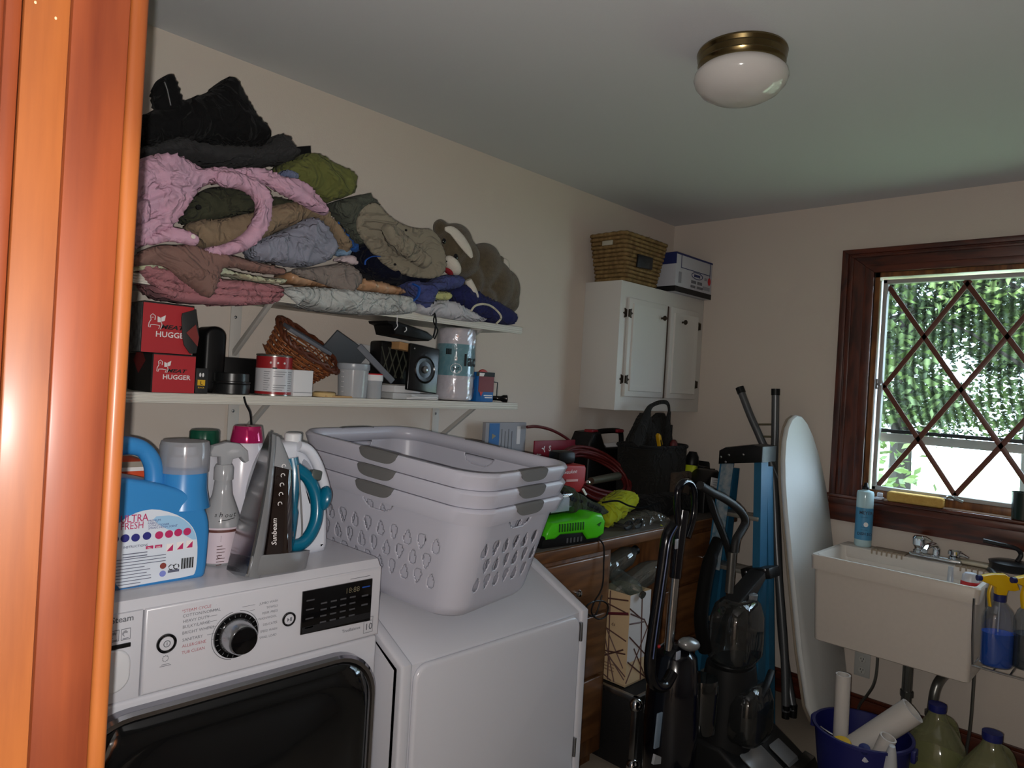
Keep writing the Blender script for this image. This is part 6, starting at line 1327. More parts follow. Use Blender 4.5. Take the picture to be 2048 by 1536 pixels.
# canvas tool bag
TB = cloth('grey_canvas', (32, 31, 29), bump=0.5)
c = Vector((3.08,1.93,1.018)); t = thing('tool_bag', 'dark canvas tool bag with tall handle standing on the desk', 'tool bag', (c.x, 1.96, DTZ))
z1 = [(3.055,1.258)][0][1] - DTZ
rr = lambda z, k=1.0: [(0.185 * k * math.copysign(abs(math.cos(a)) ** 0.55, math.cos(a)), 0.125 * k * math.copysign(abs(math.sin(a)) ** 0.55, math.sin(a)), z) for a in (2 * math.pi * i / 36 for i in range(36))]
m = MB(); m.loft([rr(0, 0.95), rr(0.01, 1.0), rr(z1 * 0.5, 1.02), rr(z1 - 0.01, 1.03), rr(z1, 1.0), rr(z1 - 0.01, 0.95), rr(z1 - 0.10, 0.93)]); m.build('bag_body', TB, t, smooth=50)
m = MB(); rg = rr(z1, 1.02); m.tube([Vector(p) for p in rg] + [Vector(rg[0])], 0.010, 8); m.build('rim_band', cloth('black_webbing', (26, 27, 28)), t)
for x0, w_ in ((-0.02, 0.085), (0.07, 0.085)):
    m = MB(); m.box((x0, -0.150, 0.03), (x0 + w_, -0.115, z1 * 0.62), 0.010, 3); m.build('pocket', cloth('taupe_suede', (74, 62, 52)), t)
hz = [Vector(p) - Vector((c.x, 1.96, DTZ)) for p in [(2.875,1.93,1.262),(2.95,1.93,1.39),(2.988,1.93,1.453),(3.068,1.93,1.48),(3.145,1.93,1.479),(3.169,1.93,1.438),(3.162,1.93,1.365),(3.19,1.93,1.246)]]
m = MB(); m.tube(spline(hz, 6), [0.055 - 0.0435 * min(1, i / 14) if i < 21 else 0.0115 + 0.028 * max(0, (i - 30) / 12) for i in range(43)], 10, flat=0.35, up=(0, -1, 0)); m.build('handle', TB, t, smooth=60)
m = puff([(k[0] - c.x, k[1] - DTZ) for k in [(2.871,1.253),(2.96,1.363),(3.004,1.424),(3.05,1.419),(3.075,1.363),(3.118,1.402),(3.182,1.436),(3.2,1.363),(3.232,1.249),(3.042,1.23)]], 0.02, 0.03, 0.05, rim=0.02, seed=41); m.build('flap', TB, t, smooth=70)
q = Vector((3.041,1.9,1.291)); tt = thing('yellow_tool', 'yellow and black hand tool sticking out of the tool bag', 'tool', q, rot=(0, R(-25), 0))
m = MB(); m.prism([(-0.014, -0.03), (-0.010, 0.030), (0.004, 0.036), (0.014, 0.02), (0.014, -0.03), (0.004, -0.036)], -0.010, 0.010, 'y', 0.004); m.build('handle_shell', M('tool_yellow', (196, 150, 20), 0.4), tt)
m = MB(); m.prism([(-0.006, -0.05), (-0.004, 0.0), (0.004, 0.004), (0.006, -0.05)], -0.012, 0.012, 'y', 0.002); m.build('grip_inlay', BLACK_PL, tt)
q0, q1 = (3.192,1.93,1.273), (3.201,1.93,1.364)
tag(MB().tube([q0, (Vector(q0) + Vector(q1)) / 2, q1], [0.007, 0.008, 0.005], 10).build('screwdriver', BLACK_PL), 'black-handled screwdriver upright at the right of the tool bag', 'screwdriver')
q = Vector((3.183,1.9,1.263)); tag(MB().ball(q, (0.022, 0.02, 0.028), 12, 8).build('red_grip', M('dull_red', (92, 34, 34), 0.5)), 'dull red grip tucked into the tool bag rim', 'tool')
# yellow drill driver
NEON = M('neon_lime', (176, 190, 30), 0.35)
c = Vector((3.307,1.86,1.118)); t = thing('cordless_driver', 'neon yellow and black cordless driver right of the tool bag', 'drill', c, rot=(0, R(8), R(15)))
m = MB(); m.prism([(-0.030, -0.055), (0.012, -0.075), (0.034, -0.03), (0.030, 0.035), (0.012, 0.050), (-0.026, 0.040), (-0.034, 0.0)], -0.028, 0.028, 'y', 0.012, 3); m.build('motor_housing', NEON, t)
m = MB(); m.lathe([(0.034, 0.038), (0.036, 0.05), (0.032, 0.085), (0.020, 0.110), (0.0, 0.112)], seg=20); m.build('chuck', BLACK_PL, t)
lettering('lettering', [('1', (-0.006, -0.030, -0.022), Vector((1, 0, 0.2)), Vector((-0.2, 0, 1)), 0.034, 'LEFT', 0.05)], INK, t)
m = MB(); m.box((-0.025, -0.022, -0.16), (0.025, 0.024, -0.06), 0.010); m.build('grip', BLACK_PL, t)
m = MB(); m.box((-0.045, -0.035, -(c.z - DTZ)), (0.045, 0.04, -0.13), 0.008); m.build('battery', BLACK_PL, t)
# black battery charger with white label, black camera-like block
c = Vector((3.313,1.74,1.09)); t = thing('label_battery', 'black battery block with a white spec label by the blue ladder', 'battery', (c.x, 1.74, DTZ))
zc = c.z - DTZ
m = MB(); m.prism([(-0.10, 0), (0.07, 0), (0.07, zc + 0.03), (0.03, zc + 0.055), (-0.02, zc + 0.05), (-0.10, zc)], -0.02, 0.10, 'y', 0.012, 3); m.build('block_body', BLACK_PL, t)
m = MB(); m.box((-0.055, -0.0245, zc - 0.036), (0.045, -0.0205, zc + 0.018), 0.0015, rot=rot('Y', 9)); m.build('white_label', PAPER, t)
m = MB()
for k in range(4): m.box((-0.035, -0.0255, zc - 0.022 + k * 0.009), (0.005 + 0.006 * (k % 2), -0.0246, zc - 0.020 + k * 0.009))
m.build('fine_print', GREYINK, t)
c = Vector((3.7,1.95,1.144)); t = thing('black_camera', 'boxy black device in front of the back corner wall', 'device', (c.x, 1.97, DTZ))
zc = c.z - DTZ
m = MB(); m.prism([(-0.11, 0), (0.07, 0), (0.065, zc - 0.005), (0.04, zc + 0.028), (-0.035, zc + 0.028), (-0.045, zc - 0.015), (-0.11, zc - 0.02)], -0.03, 0.08, 'y', 0.008, 2); m.build('device_body', BLACK_PL, t)
MB().lathe([(0.03, 0), (0.032, 0.03), (0.026, 0.034), (0.0, 0.03)], T=Matrix.Translation((-0.04, -0.03, zc - 0.06)) @ Matrix.Rotation(R(90), 4, 'X'), seg=24).build('lens_ring', BLACK_GL, t)
# green cap with black strap, reflective strips
GRN = cloth('olive_drab', (54, 62, 46))
t = thing('olive_baseball_hat', 'olive green cap with black strap and reflective bars', 'cap', (0, 0, 0))
m = puff([(2.101,1.135),(2.161,1.145),(2.229,1.106),(2.315,1.068),(2.404,1.04),(2.44,1.005),(2.373,0.996),(2.255,1.003),(2.157,1.021),(2.098,1.066)], 1.79, 0.07, 0.08, seed=51, wr=0.012, wfreq=24, wdir=(1, -0.6)); m.build('cap_body', GRN, t, smooth=70)
MB().tube(spline([(2.079,1.715,1.124),(2.159,1.715,1.088),(2.241,1.715,1.065),(2.334,1.715,1.032)], 6), 0.009, 8, flat=0.4, up=(0, -1, 0)).build('strap', BLKF, t)
GLINT = M('reflective_tape', (240, 240, 240), 0.35, metal=0.0)
m = Vector((2.059,1.7,1.112)); 
for p0, p1 in (((2.018,1.69,1.111), (2.083,1.69,1.114)), ((2.186,1.7,1.132), (2.208,1.7,1.108))): MB().tube([p0, p1], 0.0045, 8).build('reflective_bar', GLINT, t)
tag(MB().ball((2.347,1.8,1.134), (0.016, 0.01, 0.010), 12, 8).build('silver_knob', CHROME), 'shiny silver knob between the red case and the hose coil', 'knob')
MBx = MB(); MBx.cyl((2.419,1.84,1.13), (2.704,1.9,1.128), 0.016, 0.019, 16)
tag(MBx.build('metal_flashlight', M('olive_metal', (92, 90, 76), 0.3, metal=0.6)), 'dull metal flashlight lying inside the hose coil', 'flashlight')
# green charger
c = Vector((2.107,1.66,0.918)); gz = DTZ
t = thing('green_charger', 'lime green and black battery charger at the desk edge', 'charger', (c.x - 0.012, 1.69, gz), rotz=R(-8))
LIME = M('lime_plastic', (72, 190, 22), 0.32)
xa, xb = -0.155, 0.145
m = MB(); m.prism([(xa, 0.032), (xa, 0.058), (xa + 0.03, 0.092), (0.06, 0.098), (0.085, 0.115), (0.13, 0.110), (0.150, 0.080), (0.146, 0.030), (0.110, 0.016), (0.055, 0.016), (0.030, 0.044), (-0.085, 0.046), (-0.11, 0.032)], -0.055, 0.09, 'y', 0.012, 3); m.build('shell', LIME, t)
m = MB(); m.prism([(xa - 0.012, 0.0), (0.125, 0.0), (0.142, 0.035), (0.13, 0.07), (xa + 0.01, 0.06), (xa - 0.012, 0.025)], -0.048, 0.085, 'y', 0.008, 2); m.build('base', BLACK_PL, t)
for k in range(10): MB().box((-0.098 + k * 0.0135, -0.058, 0.058), (-0.092 + k * 0.0135, -0.05, 0.088), 0.001).build('vent_slot', M('vent_dark_green', (26, 80, 14), 0.5), t)
MB().prism([(0.10, 0.072), (0.122, 0.080), (0.112, 0.064)], -0.058, -0.0545, 'y').build('emblem', M('vent_dark_green'), t)
m = MB()
for k in range(5): m.box((-0.05 + 0.018 * k, -0.0492, 0.012), (-0.042 + 0.018 * k, -0.0478, 0.030))
m.build('spec_print', M('spec_grey', (70, 70, 72), 0.5), t)
tag(MB().tube(spline([(c.x + 0.115, 1.645, gz + 0.012), (c.x + 0.14, 1.628, gz - 0.02), (c.x + 0.14, 1.622, gz - 0.10)] + [Vector(p) for p in [(2.239,1.615,0.772),(2.223,1.615,0.735),(2.188,1.615,0.703),(2.176,1.615,0.666),(2.22,1.615,0.632),(2.273,1.615,0.633),(2.282,1.615,0.671),(2.243,1.615,0.698),(2.178,1.615,0.706),(2.139,1.615,0.693),(2.161,1.615,0.659),(2.205,1.615,0.654),(2.238,1.615,0.723)]], 6), 0.0034, 7).build('charger_cable', BLACK_PL), 'black charger cable hanging in loops against the desk drawers', 'cable')
# small clear box, neon vest, goggles bag, black heaps
(ax, az), (bx, bz) = [(1.996,1.024),(2.14,1.085)]
t = thing('clear_parts_box', 'small clear box with a grey card on the green charger', 'box', (0, 0, 0))
zb = DTZ + 0.112
MB().box((ax, 1.70, zb), (bx, 1.76, zb + 0.075), 0.003).build('box_shell', CLEAR, t); MB().box((ax + 0.018, 1.712, zb + 0.004), (bx - 0.018, 1.75, zb + 0.066), 0.001).build('grey_card', M('card_light', (158, 160, 166), 0.6), t)
YEL = cloth('neon_fabric', (158, 166, 34))
tag(puff([(2.408,0.979),(2.438,1.036),(2.494,1.057),(2.581,1.09),(2.637,1.079),(2.658,1.033),(2.622,1.002),(2.547,0.976),(2.483,0.946),(2.448,0.932),(2.418,0.953)], 1.78, 0.05, 0.08, seed=61, wr=0.014, wfreq=30, wdir=(1, -0.7)).build('neon_vest', YEL, smooth=70), 'crumpled neon yellow vest in the middle of the desk', 'vest')
tag(MB().tube(spline([(2.321,1.7,1.067),(2.426,1.7,1.065),(2.521,1.7,1.035),(2.619,1.7,1.02),(2.76,1.7,1.031)], 6), 0.004, 7).build('black_lead', M('matte_black', (9, 9, 9), 0.9, spec=0.1)), 'thin black lead trailing across the neon vest', 'cable')
c = Vector((2.56,1.68,0.927)); t = thing('safety_goggles', 'black safety goggles lying at the desk front edge', 'goggles', (c.x - 0.02, 1.70, DTZ))
m = MB()
for x in (-0.036, 0.036): m.tube([(x + 0.032 * math.cos(R(20 * k)), -0.01, 0.022 + 0.019 * math.sin(R(20 * k))) for k in range(19)], 0.0035, 6)
m.tube(spline([(-0.068, -0.008, 0.026), (-0.082, 0.03, 0.03), (-0.06, 0.10, 0.025)], 5), 0.004, 6); m.tube(spline([(0.068, -0.008, 0.026), (0.085, 0.03, 0.03), (0.07, 0.10, 0.02)], 5), 0.004, 6); m.build('goggle_frame', BLACK_PL, t)
for x in (-0.036, 0.036): MB().lathe([(0.030, 0), (0.0, 0.004)], T=Matrix.Translation((x, -0.010, 0.022)) @ Matrix.Rotation(R(90), 4, 'X') @ Matrix.Scale(0.62, 4, (0, 1, 0)), seg=24).build('lens', M('lens_smoke', (36, 36, 32), 0.05, coat=0.5), t)
FILM = thin('bag_film', (225, 226, 222), gloss=0.5, rough=0.08, body=(120, 118, 108), body_amt=0.25)
tag(puff([(2.492,0.956),(2.603,0.989),(2.764,0.992),(2.876,0.951),(2.861,0.894),(2.734,0.885),(2.573,0.904)], 1.74, 0.03, 0.07, rim=0.025, seed=62, wr=0.018, wfreq=60, nz=0.014).build('clear_bag', FILM, smooth=30), 'crumpled clear plastic bag beside the goggles', 'plastic bag')
for k, (px, w_) in enumerate((((2.712,1.668,0.928), 0.028), ((2.764,1.668,0.906), 0.02))): pass
tag(MB().tube(spline([(2.723,1.665,0.938),(2.767,1.665,0.915),(2.719,1.665,0.898),(2.637,1.665,0.903)], 5), 0.0042, 6, flat=0.5).build('lime_strap', NEON), 'narrow neon strap lying by the clear bag', 'strap')
tag(puff([(2.763,0.965),(2.832,1.032),(3.008,1.043),(3.177,1.031),(3.284,0.984),(3.305,0.935),(3.24,0.921),(3.068,0.927),(2.842,0.939)], 1.84, 0.08, 0.12, seed=63, wr=0.014).build('black_bag', BLKF, smooth=70), 'slumped black cloth bag on the right half of the desk', 'bag')

# ------------------------------------------------------------------ under the desk
RC = thing('road_case', 'black road case with aluminium edges inside the desk kneehole', 'case', (0, 0, 0))
rx0, rx1, ry0, ry1, rz1 = 2.352, 2.70, 1.50, 2.10, 0.322
MB().box((rx0 + 0.003, ry0 + 0.003, 0.02), (rx1 - 0.003, ry1, rz1 - 0.003), 0.003).build('case_body', M('case_black', (16, 16, 17), 0.5, bump=0.2, bscale=200), RC)
m = 0.012
for (a, b2) in (((rx0, ry0), (rx0 + 0.024, ry0 + 0.024)), ((rx1 - 0.024, ry0), (rx1, ry0 + 0.024))):
    MB().box((a[0], a[1], 0.02), (b2[0], b2[1], rz1), 0.002).build('corner_extrusion', STEEL, RC)
MB().box((rx0, ry0, rz1 - 0.02), (rx1, ry0 + 0.02, rz1), 0.002).build('top_extrusion', STEEL, RC); MB().box((rx0, ry0, rz1 - 0.02), (rx0 + 0.02, ry1, rz1), 0.002).build('top_extrusion', STEEL, RC)
for x in (rx0, rx1):
    for z in (0.05, rz1 - 0.03): MB().ball((x + (0.012 if x == rx0 else -0.012), ry0 + 0.010, z), (0.03, 0.026, 0.03), 12, 8).build('ball_corner', CHROME, RC)
for (x, y) in ((rx0 + 0.05, ry0 + 0.05), (rx1 - 0.05, ry0 + 0.05), (rx0 + 0.05, ry1 - 0.05), (rx1 - 0.05, ry1 - 0.05)): MB().cyl((x, y, 0), (x, y, 0.022), 0.016).build('foot', BLACK_PL, RC)
b = MB(); b.box((2.50, ry0 - 0.010, 0.10), (2.60, ry0 + 0.004, 0.22), 0.004); lo = b.build('latch', STEEL, RC)
m = MB(); m.tube(spline([(2.52, ry0 - 0.014, 0.14), (2.55, ry0 - 0.026, 0.18), (2.585, ry0 - 0.014, 0.20)], 5), 0.005, 6); m.build('latch_handle', CHROME, lo)
# paper gift bag with line pattern
gb = thing('gift_bag', 'cream paper bag with brown criss-cross lines standing on the road case', 'paper bag', (0, 0, 0))
gx0, gx1, gy0, gy1, gz0, gz1 = 2.392, 2.545, 1.585, 1.745, rz1 + 0.001, 0.70
PAP = M('cream_paper', (198, 172, 136), 0.75); PAPW = M('white_bag_paper', (196, 192, 190), 0.7)
m = MB(); m.loft([[(gx0 + e, gy0 + e, z), (gx1 - e, gy0 + e, z), (gx1 - e, gy1 - e, z), (gx0 + e, gy1 - e, z)] for e, z in ((0.004, gz0), (0.0, gz0 + 0.01), (0, gz1), (0.0015, gz1), (0.0015, gz0 + 0.01))], True, True); m.build('bag_body', PAP, gb, smooth=0)
MB().box((gx0 + 0.001, gy0 - 0.0006, gz0 + 0.10), (gx1 - 0.001, gy0, gz1 - 0.001)).build('front_sheet', PAPW, gb)
BRN = M('brown_lines', (84, 56, 50), 0.6); rd = random.Random(11)
def bar(p0, p1, w): return MB().tube([p0, p1], w, 4)
H_ = gz1 - gz0
for (u0, v0, u1, v1) in ((0.05, 0.80, 0.75, 0.68), (0.02, 0.69, 0.72, 0.66), (0.0, 0.86, 0.60, 0.70), (0.55, 0.98, 0.70, 0.02), (0.05, 0.55, 0.98, 0.25), (0.72, 0.69, 0.98, 0.55), (0.30, 0.40, 0.95, 0.02), (0.03, 0.28, 0.98, 0.01), (0.0, 0.05, 0.97, 0.62)):
    bar((gx0 + u0 * (gx1 - gx0), gy0 - 0.001, gz0 + v0 * H_), (gx0 + u1 * (gx1 - gx0), gy0 - 0.001, gz0 + v1 * H_), 0.0032).build('pattern_line', BRN, gb)
for (u0, v0, u1, v1) in ((0.98, 0.86, 0.05, 0.80), (0.98, 0.88, 0.05, 0.94), (0.62, 0.99, 0.55, 0.02), (0.95, 0.74, 0.10, 0.20), (0.95, 0.60, 0.05, 0.50), (0.9, 0.70, 0.35, 0.02), (0.97, 0.30, 0.05, 0.36), (0.97, 0.20, 0.12, 0.40), (0.9, 0.36, 0.02, 0.12), (0.97, 0.10, 0.45, 0.02), (0.60, 0.30, 0.05, 0.08)):
    bar((gx0 - 0.0008, gy0 + u0 * (gy1 - gy0), gz0 + v0 * H_), (gx0 - 0.0008, gy0 + u1 * (gy1 - gy0), gz0 + v1 * H_), 0.0032).build('pattern_line', BRN, gb)
bar((gx0 - 0.001, gy1 - 0.004, gz0 + 0.70 * H_), (gx0 - 0.001, gy0 + 0.004, gz0 + 0.80 * H_), 0.006).build('maroon_ribbon', M('maroon', (96, 30, 44), 0.6), gb)
lettering('lettering', [('és', (gx0 - 0.0012, gy0 + 0.085, gz0 + 0.62 * H_), -Y, Z, 0.016, 'LEFT', 0, 0.2), ('PROTÉGER', (gx0 - 0.0012, gy1 - 0.01, gz0 + 0.19 * H_), -Y, Z, 0.009, 'LEFT'), ('MAISON', (gx0 - 0.0012, gy1 - 0.01, gz0 + 0.14 * H_), -Y, Z, 0.009, 'LEFT')] if False else [('és', (gx0 - 0.0012, gy0 + 0.085, gz0 + 0.62 * H_), -Y, Z, 0.016, 'LEFT', 0, 0.2)], BRN, gb)
m = MB()
for k in range(3): m.box((gx0 - 0.0012, gy0 + 0.06, gz0 + (0.12 + 0.035 * k) * H_), (gx0 - 0.0006, gy1 - 0.015 - 0.012 * k, gz0 + (0.133 + 0.035 * k) * H_))
m.build('fine_print', M('tan_print', (140, 112, 86), 0.6), gb)
# clear jars on top of the bag
GLS = thin('jar_glass', (232, 238, 236), gloss=0.5, rough=0.03, body=(150, 156, 152), body_amt=0.10)
def jar(name, label, base, tip, r, capm, loc=None):
    a, b2 = Vector(base), Vector(tip); d = (b2 - a); L_ = d.length; T = Matrix.Translation(a) @ d.to_track_quat('Z', 'Y').to_matrix().to_4x4()
    t = thing(name, label, 'bottle', (0, 0, 0), group='clear bottles in the paper bag')
    MB().lathe([(r * 0.9, 0), (r, 0.006), (r, L_ * 0.25), (r * 0.96, L_ * 0.27), (r, L_ * 0.29), (r, L_ * 0.66), (r * 0.8, L_ * 0.78), (r * 0.42, L_ * 0.90), (r * 0.40, L_ * 0.97)], T=T, seg=28).build('bottle_shell', GLS, t, smooth=60)
    MB().lathe([(r * 0.44, L_ * 0.94), (r * 0.46, L_), (0, L_)], T=T, seg=20).build('bottle_cap', capm, t)
jar('clear_bottle', 'clear bottle with a pale round cap leaning out to the right of the paper bag', (2.42, 1.70, 0.66), (2.66, 1.60, 0.80), 0.050, M('pale_cap', (176, 180, 196), 0.4))
jar('clear_bottle', 'clear jar with a metal-ringed mouth at the front of the paper bag', (2.47, 1.72, 0.74), (2.455, 1.565, 0.695), 0.036, M('ring_steel', (120, 122, 118), 0.2, metal=0.8))
jar('clear_bottle', 'uppermost clear bottle lying behind the others in the paper bag', (2.41, 1.74, 0.76), (2.62, 1.72, 0.83), 0.045, BLACK_PL)

# ------------------------------------------------------------------ upright vacuum
v = thing('stick_vacuum', 'black upright vacuum with a silver wand beside the desk', 'vacuum cleaner', (0, 0, 0))
VY = 1.30
NVB = M('navy_black_gloss', (7, 8, 15), 0.16, coat=0.2)
MB().cyl((2.226,1.3,0.607), (2.24,1.3,0.875), 0.0165, None, 18).build('silver_wand', M('wand_steel', (186, 186, 186), 0.22, metal=1), v)
MB().tube([Vector(p) for p in [(2.241,1.3,0.866),(2.246,1.3,0.947),(2.257,1.3,1.037),(2.27,1.3,1.109)]], [0.021, 0.022, 0.024, 0.022], 14).build('wand_sleeve', NVB, v)
MB().tube(spline([(2.25,1.3,1.038),(2.226,1.3,1.131),(2.226,1.3,1.185),(2.258,1.3,1.21),(2.309,1.3,1.205),(2.342,1.3,1.168),(2.35,1.3,1.102),(2.334,1.3,1.047),(2.31,1.3,1.003)], 6), 0.013, 12).build('loop_handle', NVB, v)
o = Vector((2.19,1.272,1)); MB().box(o - Vector((0.009, 0.003, 0.018)), o + Vector((0.009, 0.003, 0.018)), 0.004).build('release_button', M('button_grey', (150, 150, 154), 0.4), v)
MB().tube(spline([(2.138,1.26,1.075),(2.104,1.26,1.036),(2.088,1.26,0.943),(2.069,1.26,0.827),(2.051,1.26,0.711),(2.041,1.26,0.629),(2.054,1.26,0.566),(2.095,1.26,0.526),(2.148,1.26,0.515),(2.193,1.26,0.547)], 6), 0.0205, 14).build('hose', M('hose_black', (9, 9, 12), 0.18, bump=0.0), v)
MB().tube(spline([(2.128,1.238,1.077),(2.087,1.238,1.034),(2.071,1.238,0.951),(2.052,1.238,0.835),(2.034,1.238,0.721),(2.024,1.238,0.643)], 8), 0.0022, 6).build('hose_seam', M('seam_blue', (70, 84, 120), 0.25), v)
bz = [(2.236,0.604)][0][1]
m = MB(); m.loft([[(2.26 + wx * math.cos(a), VY - 0.005 + wy * math.sin(a), z) for a in (2 * math.pi * i / 24 for i in range(24))] for wx, wy, z in ((0.06, 0.07, 0.12), (0.085, 0.095, 0.16), (0.092, 0.10, 0.34), (0.088, 0.095, 0.46), (0.07, 0.08, bz - 0.02), (0.03, 0.035, bz + 0.02))]); m.build('motor_body', NVB, v, smooth=60)
o = Vector((2.262,1.24,0.638)); m = MB(); m.ball(o + Vector((0, 0, 0)), (0.052, 0.035, 0.024), 18, 10, rot('Y', 12)); m.build('silver_cap', M('cap_satin', (150, 150, 150), 0.3, metal=0.6), v)
m = MB(); m.lathe([(0.055, 0), (0.060, 0.01), (0.062, 0.18), (0.056, 0.20), (0, 0.20)], c=(2.395, 1.25, 0.28), seg=28); m.build('dust_bin', M('bin_smoke', (20, 22, 22), 0.08, coat=0.6), v)
o = Vector((2.119,1.2,0.644)); MB().box(o - Vector((0.012, 0.002, 0.014)), o + Vector((0.014, 0.002, 0.014)), 0.001).build('white_sticker', M('sticker_pale', (150, 154, 166), 0.5), v)
o = Vector((1.968,1.17,0.449)); m = MB(); m.box(o - Vector((0.014, 0.003, 0.055)), o + Vector((0.014, 0.003, 0.055)), 0.001, rot=rot('Y', 5)); m.build('spec_label', M('label_bluegrey', (96, 110, 124), 0.5), v)
o = Vector((1.994,1.2,0.704)); MB().ball(o, 0.006, 8, 6).build('red_switch', M('switch_red', (140, 20, 24), 0.4), v)
m = MB(); m.prism([(2.10, 1.06), (2.47, 1.06), (2.49, 1.14), (2.44, 1.27), (2.12, 1.27), (2.08, 1.14)], 0.012, 0.085, 'z', 0.025, 3); m.build('floor_head', NVB, v, smooth=50)
m = MB(); m.tube([(2.27, 1.26, 0.13), (2.27, 1.20, 0.07)], 0.045, 14); m.build('swivel_neck', BLACK_PL, v)
for x in (2.14, 2.42): MB().cyl((x - 0.012, 1.245, 0.022), (x + 0.012, 1.245, 0.022), 0.022).build('wheel', BLACK_PL, v)
o = Vector((1.776,1.1,0.474)); MB().prism([(o.x - 0.02, o.z - 0.01), (o.x + 0.02, o.z - 0.022), (o.x + 0.02, o.z - 0.002), (o.x - 0.012, o.z + 0.016)], 1.052, 1.060, 'y').build('grey_trim', M('trim_grey', (120, 122, 126), 0.4), v)

# ------------------------------------------------------------------ carpet washer
cw = thing('carpet_washer', 'dark grey carpet washer with two clear tanks in front of the ladder', 'carpet washer', (0, 0, 0))
DG = M('washer_charcoal', (22, 23, 24), 0.5, spec=0.3)
MB().tube(spline([(2.255,1.23,1.211),(2.347,1.23,1.178),(2.43,1.23,1.153),(2.536,1.23,1.112),(2.609,1.23,1.07),(2.63,1.23,1.038),(2.6,1.23,1.008),(2.561,1.23,0.977),(2.551,1.23,0.93)], 6), 0.0155, 12).build('loop_handle', M('handle_grey', (32, 32, 32), 0.55, spec=0.3), cw)
MB().tube(spline([(2.355,1.25,1.174),(2.418,1.25,1.085),(2.492,1.25,1.001),(2.54,1.25,0.937),(2.562,1.25,0.895)], 6), 0.013, 10).build('handle_strut', DG, cw)
MB().cyl((2.528,1.23,0.779), (2.534,1.23,0.933), 0.016, None, 14).build('upright_tube', M('tube_dull', (96, 96, 94), 0.35, metal=0.8), cw)
MB().tube(spline([(2.493,1.27,0.978),(2.439,1.27,0.908),(2.406,1.27,0.8),(2.396,1.27,0.689),(2.441,1.27,0.565)], 6), [0.022] * 6 + [0.026] * 19, 12).build('cord_bundle', M('cord_black', (6, 6, 6), 0.8, spec=0.15, bump=1.0, bscale=60, bstretch=(1, 1, 0.1)), cw)
TANK = thin('tank_clear', (190, 192, 192), gloss=0.35, rough=0.04, body=(58, 60, 60), body_amt=0.22)
def tank(cx, cy, z0, z1, rx, ry, n, lab):
    m = MB(); m.loft([[(cx + rx * k * math.copysign(abs(math.cos(a)) ** 0.6, math.cos(a)), cy + ry * k * math.copysign(abs(math.sin(a)) ** 0.6, math.sin(a)), z) for a in (2 * math.pi * i / 32 for i in range(32))] for k, z in ((0.86, z0), (0.98, z0 + 0.02), (1.0, z0 + (z1 - z0) * 0.3), (0.97, z0 + (z1 - z0) * 0.7), (0.82, z1 - 0.02), (0.6, z1))]); return m.build(n, TANK, cw, smooth=60)
c1 = (2.612,1.22,0.619); z0, z1 = [k[1] for k in [(2.627,0.501),(2.596,0.74)]]
tank(c1[0], 1.23, z0, z1, 0.120, 0.085, 'clean_water_tank', '')
m = MB(); m.lathe([(0.10, 0), (0.105, -0.01), (0.09, -0.03)], c=(c1[0], 1.23, z0 + 0.004), seg=28, sy=0.7); m.build('tank_base', DG, cw)
m = MB(); m.prism([(c1[0] - 0.06, z1 - 0.005), (c1[0] + 0.02, z1 + 0.03), (c1[0] + 0.17, z1 + 0.085), (c1[0] + 0.18, z1 + 0.055), (c1[0] + 0.09, z1 - 0.005)], 1.20, 1.27, 'y', 0.008); m.build('carry_lever', BLACK_PL, cw)
MB().lathe([(0.022, 0), (0.024, 0.02), (0.018, 0.024), (0, 0.024)], c=(c1[0] + 0.05, 1.20, z1 - 0.004), seg=18).build('filler_cap', MIDGREY, cw)
c2 = (2.631,1.2,0.316); z2, z3 = [k[1] for k in [(2.644,0.213),(2.618,0.418)]]
m = MB(); m.loft([[(c1[0] + 0.01 + rx * math.cos(a), 1.25 + ry * math.sin(a), z) for a in (2 * math.pi * i / 24 for i in range(24))] for rx, ry, z in ((0.11, 0.09, 0.06), (0.115, 0.10, z3), (0.11, 0.09, z3 + 0.06), (0.10, 0.08, z0 - 0.02))]); m.build('middle_body', DG, cw, smooth=60)
tank(c2[0], 1.17, z2, z3, 0.110, 0.075, 'dirty_water_tank', '')
m = MB(); m.tube(spline([(c2[0] - 0.04, 1.12, z3 - 0.04), (c2[0] + 0.03, 1.12, z3 + 0.005), (c2[0] + 0.12, 1.14, z3 + 0.03)], 5), 0.014, 10, flat=0.6); m.build('tank_handle', DG, cw)
bs = MB(); prf = [(1.00, 0.03), (1.02, 0.07), (1.10, 0.12), (1.22, 0.19), (1.36, 0.19), (1.38, 0.06), (1.36, 0.02), (1.02, 0.02)]
bs.prism(prf, 2.50, 2.93, 'x', 0.018, 3); bs.build('base_housing', DG, cw, smooth=50)
m = MB(); m.prism([(1.045, 0.094), (1.16, 0.158), (1.165, 0.166), (1.05, 0.104)], 2.56, 2.72, 'x', 0.004); m.build('silver_shroud', M('shroud_grey', (136, 136, 136), 0.25, metal=0.5), cw)
m = MB(); m.prism([(1.05, 0.098), (1.13, 0.142), (1.135, 0.152), (1.055, 0.110)], 2.755, 2.85, 'x', 0.004); m.build('grey_shroud', MIDGREY, cw)
m = MB(); m.prism([(0.985, 0.02), (1.05, 0.02), (1.06, 0.10), (1.02, 0.09)], 2.72, 2.95, 'x', 0.012); m.build('brush_hood', M('hood_black', (26, 28, 28), 0.15), cw)
for x in (2.53, 2.90): MB().cyl((x - 0.015, 1.33, 0.035), (x + 0.015, 1.33, 0.035), 0.035, None, 16).build('wheel', BLACK_PL, cw)

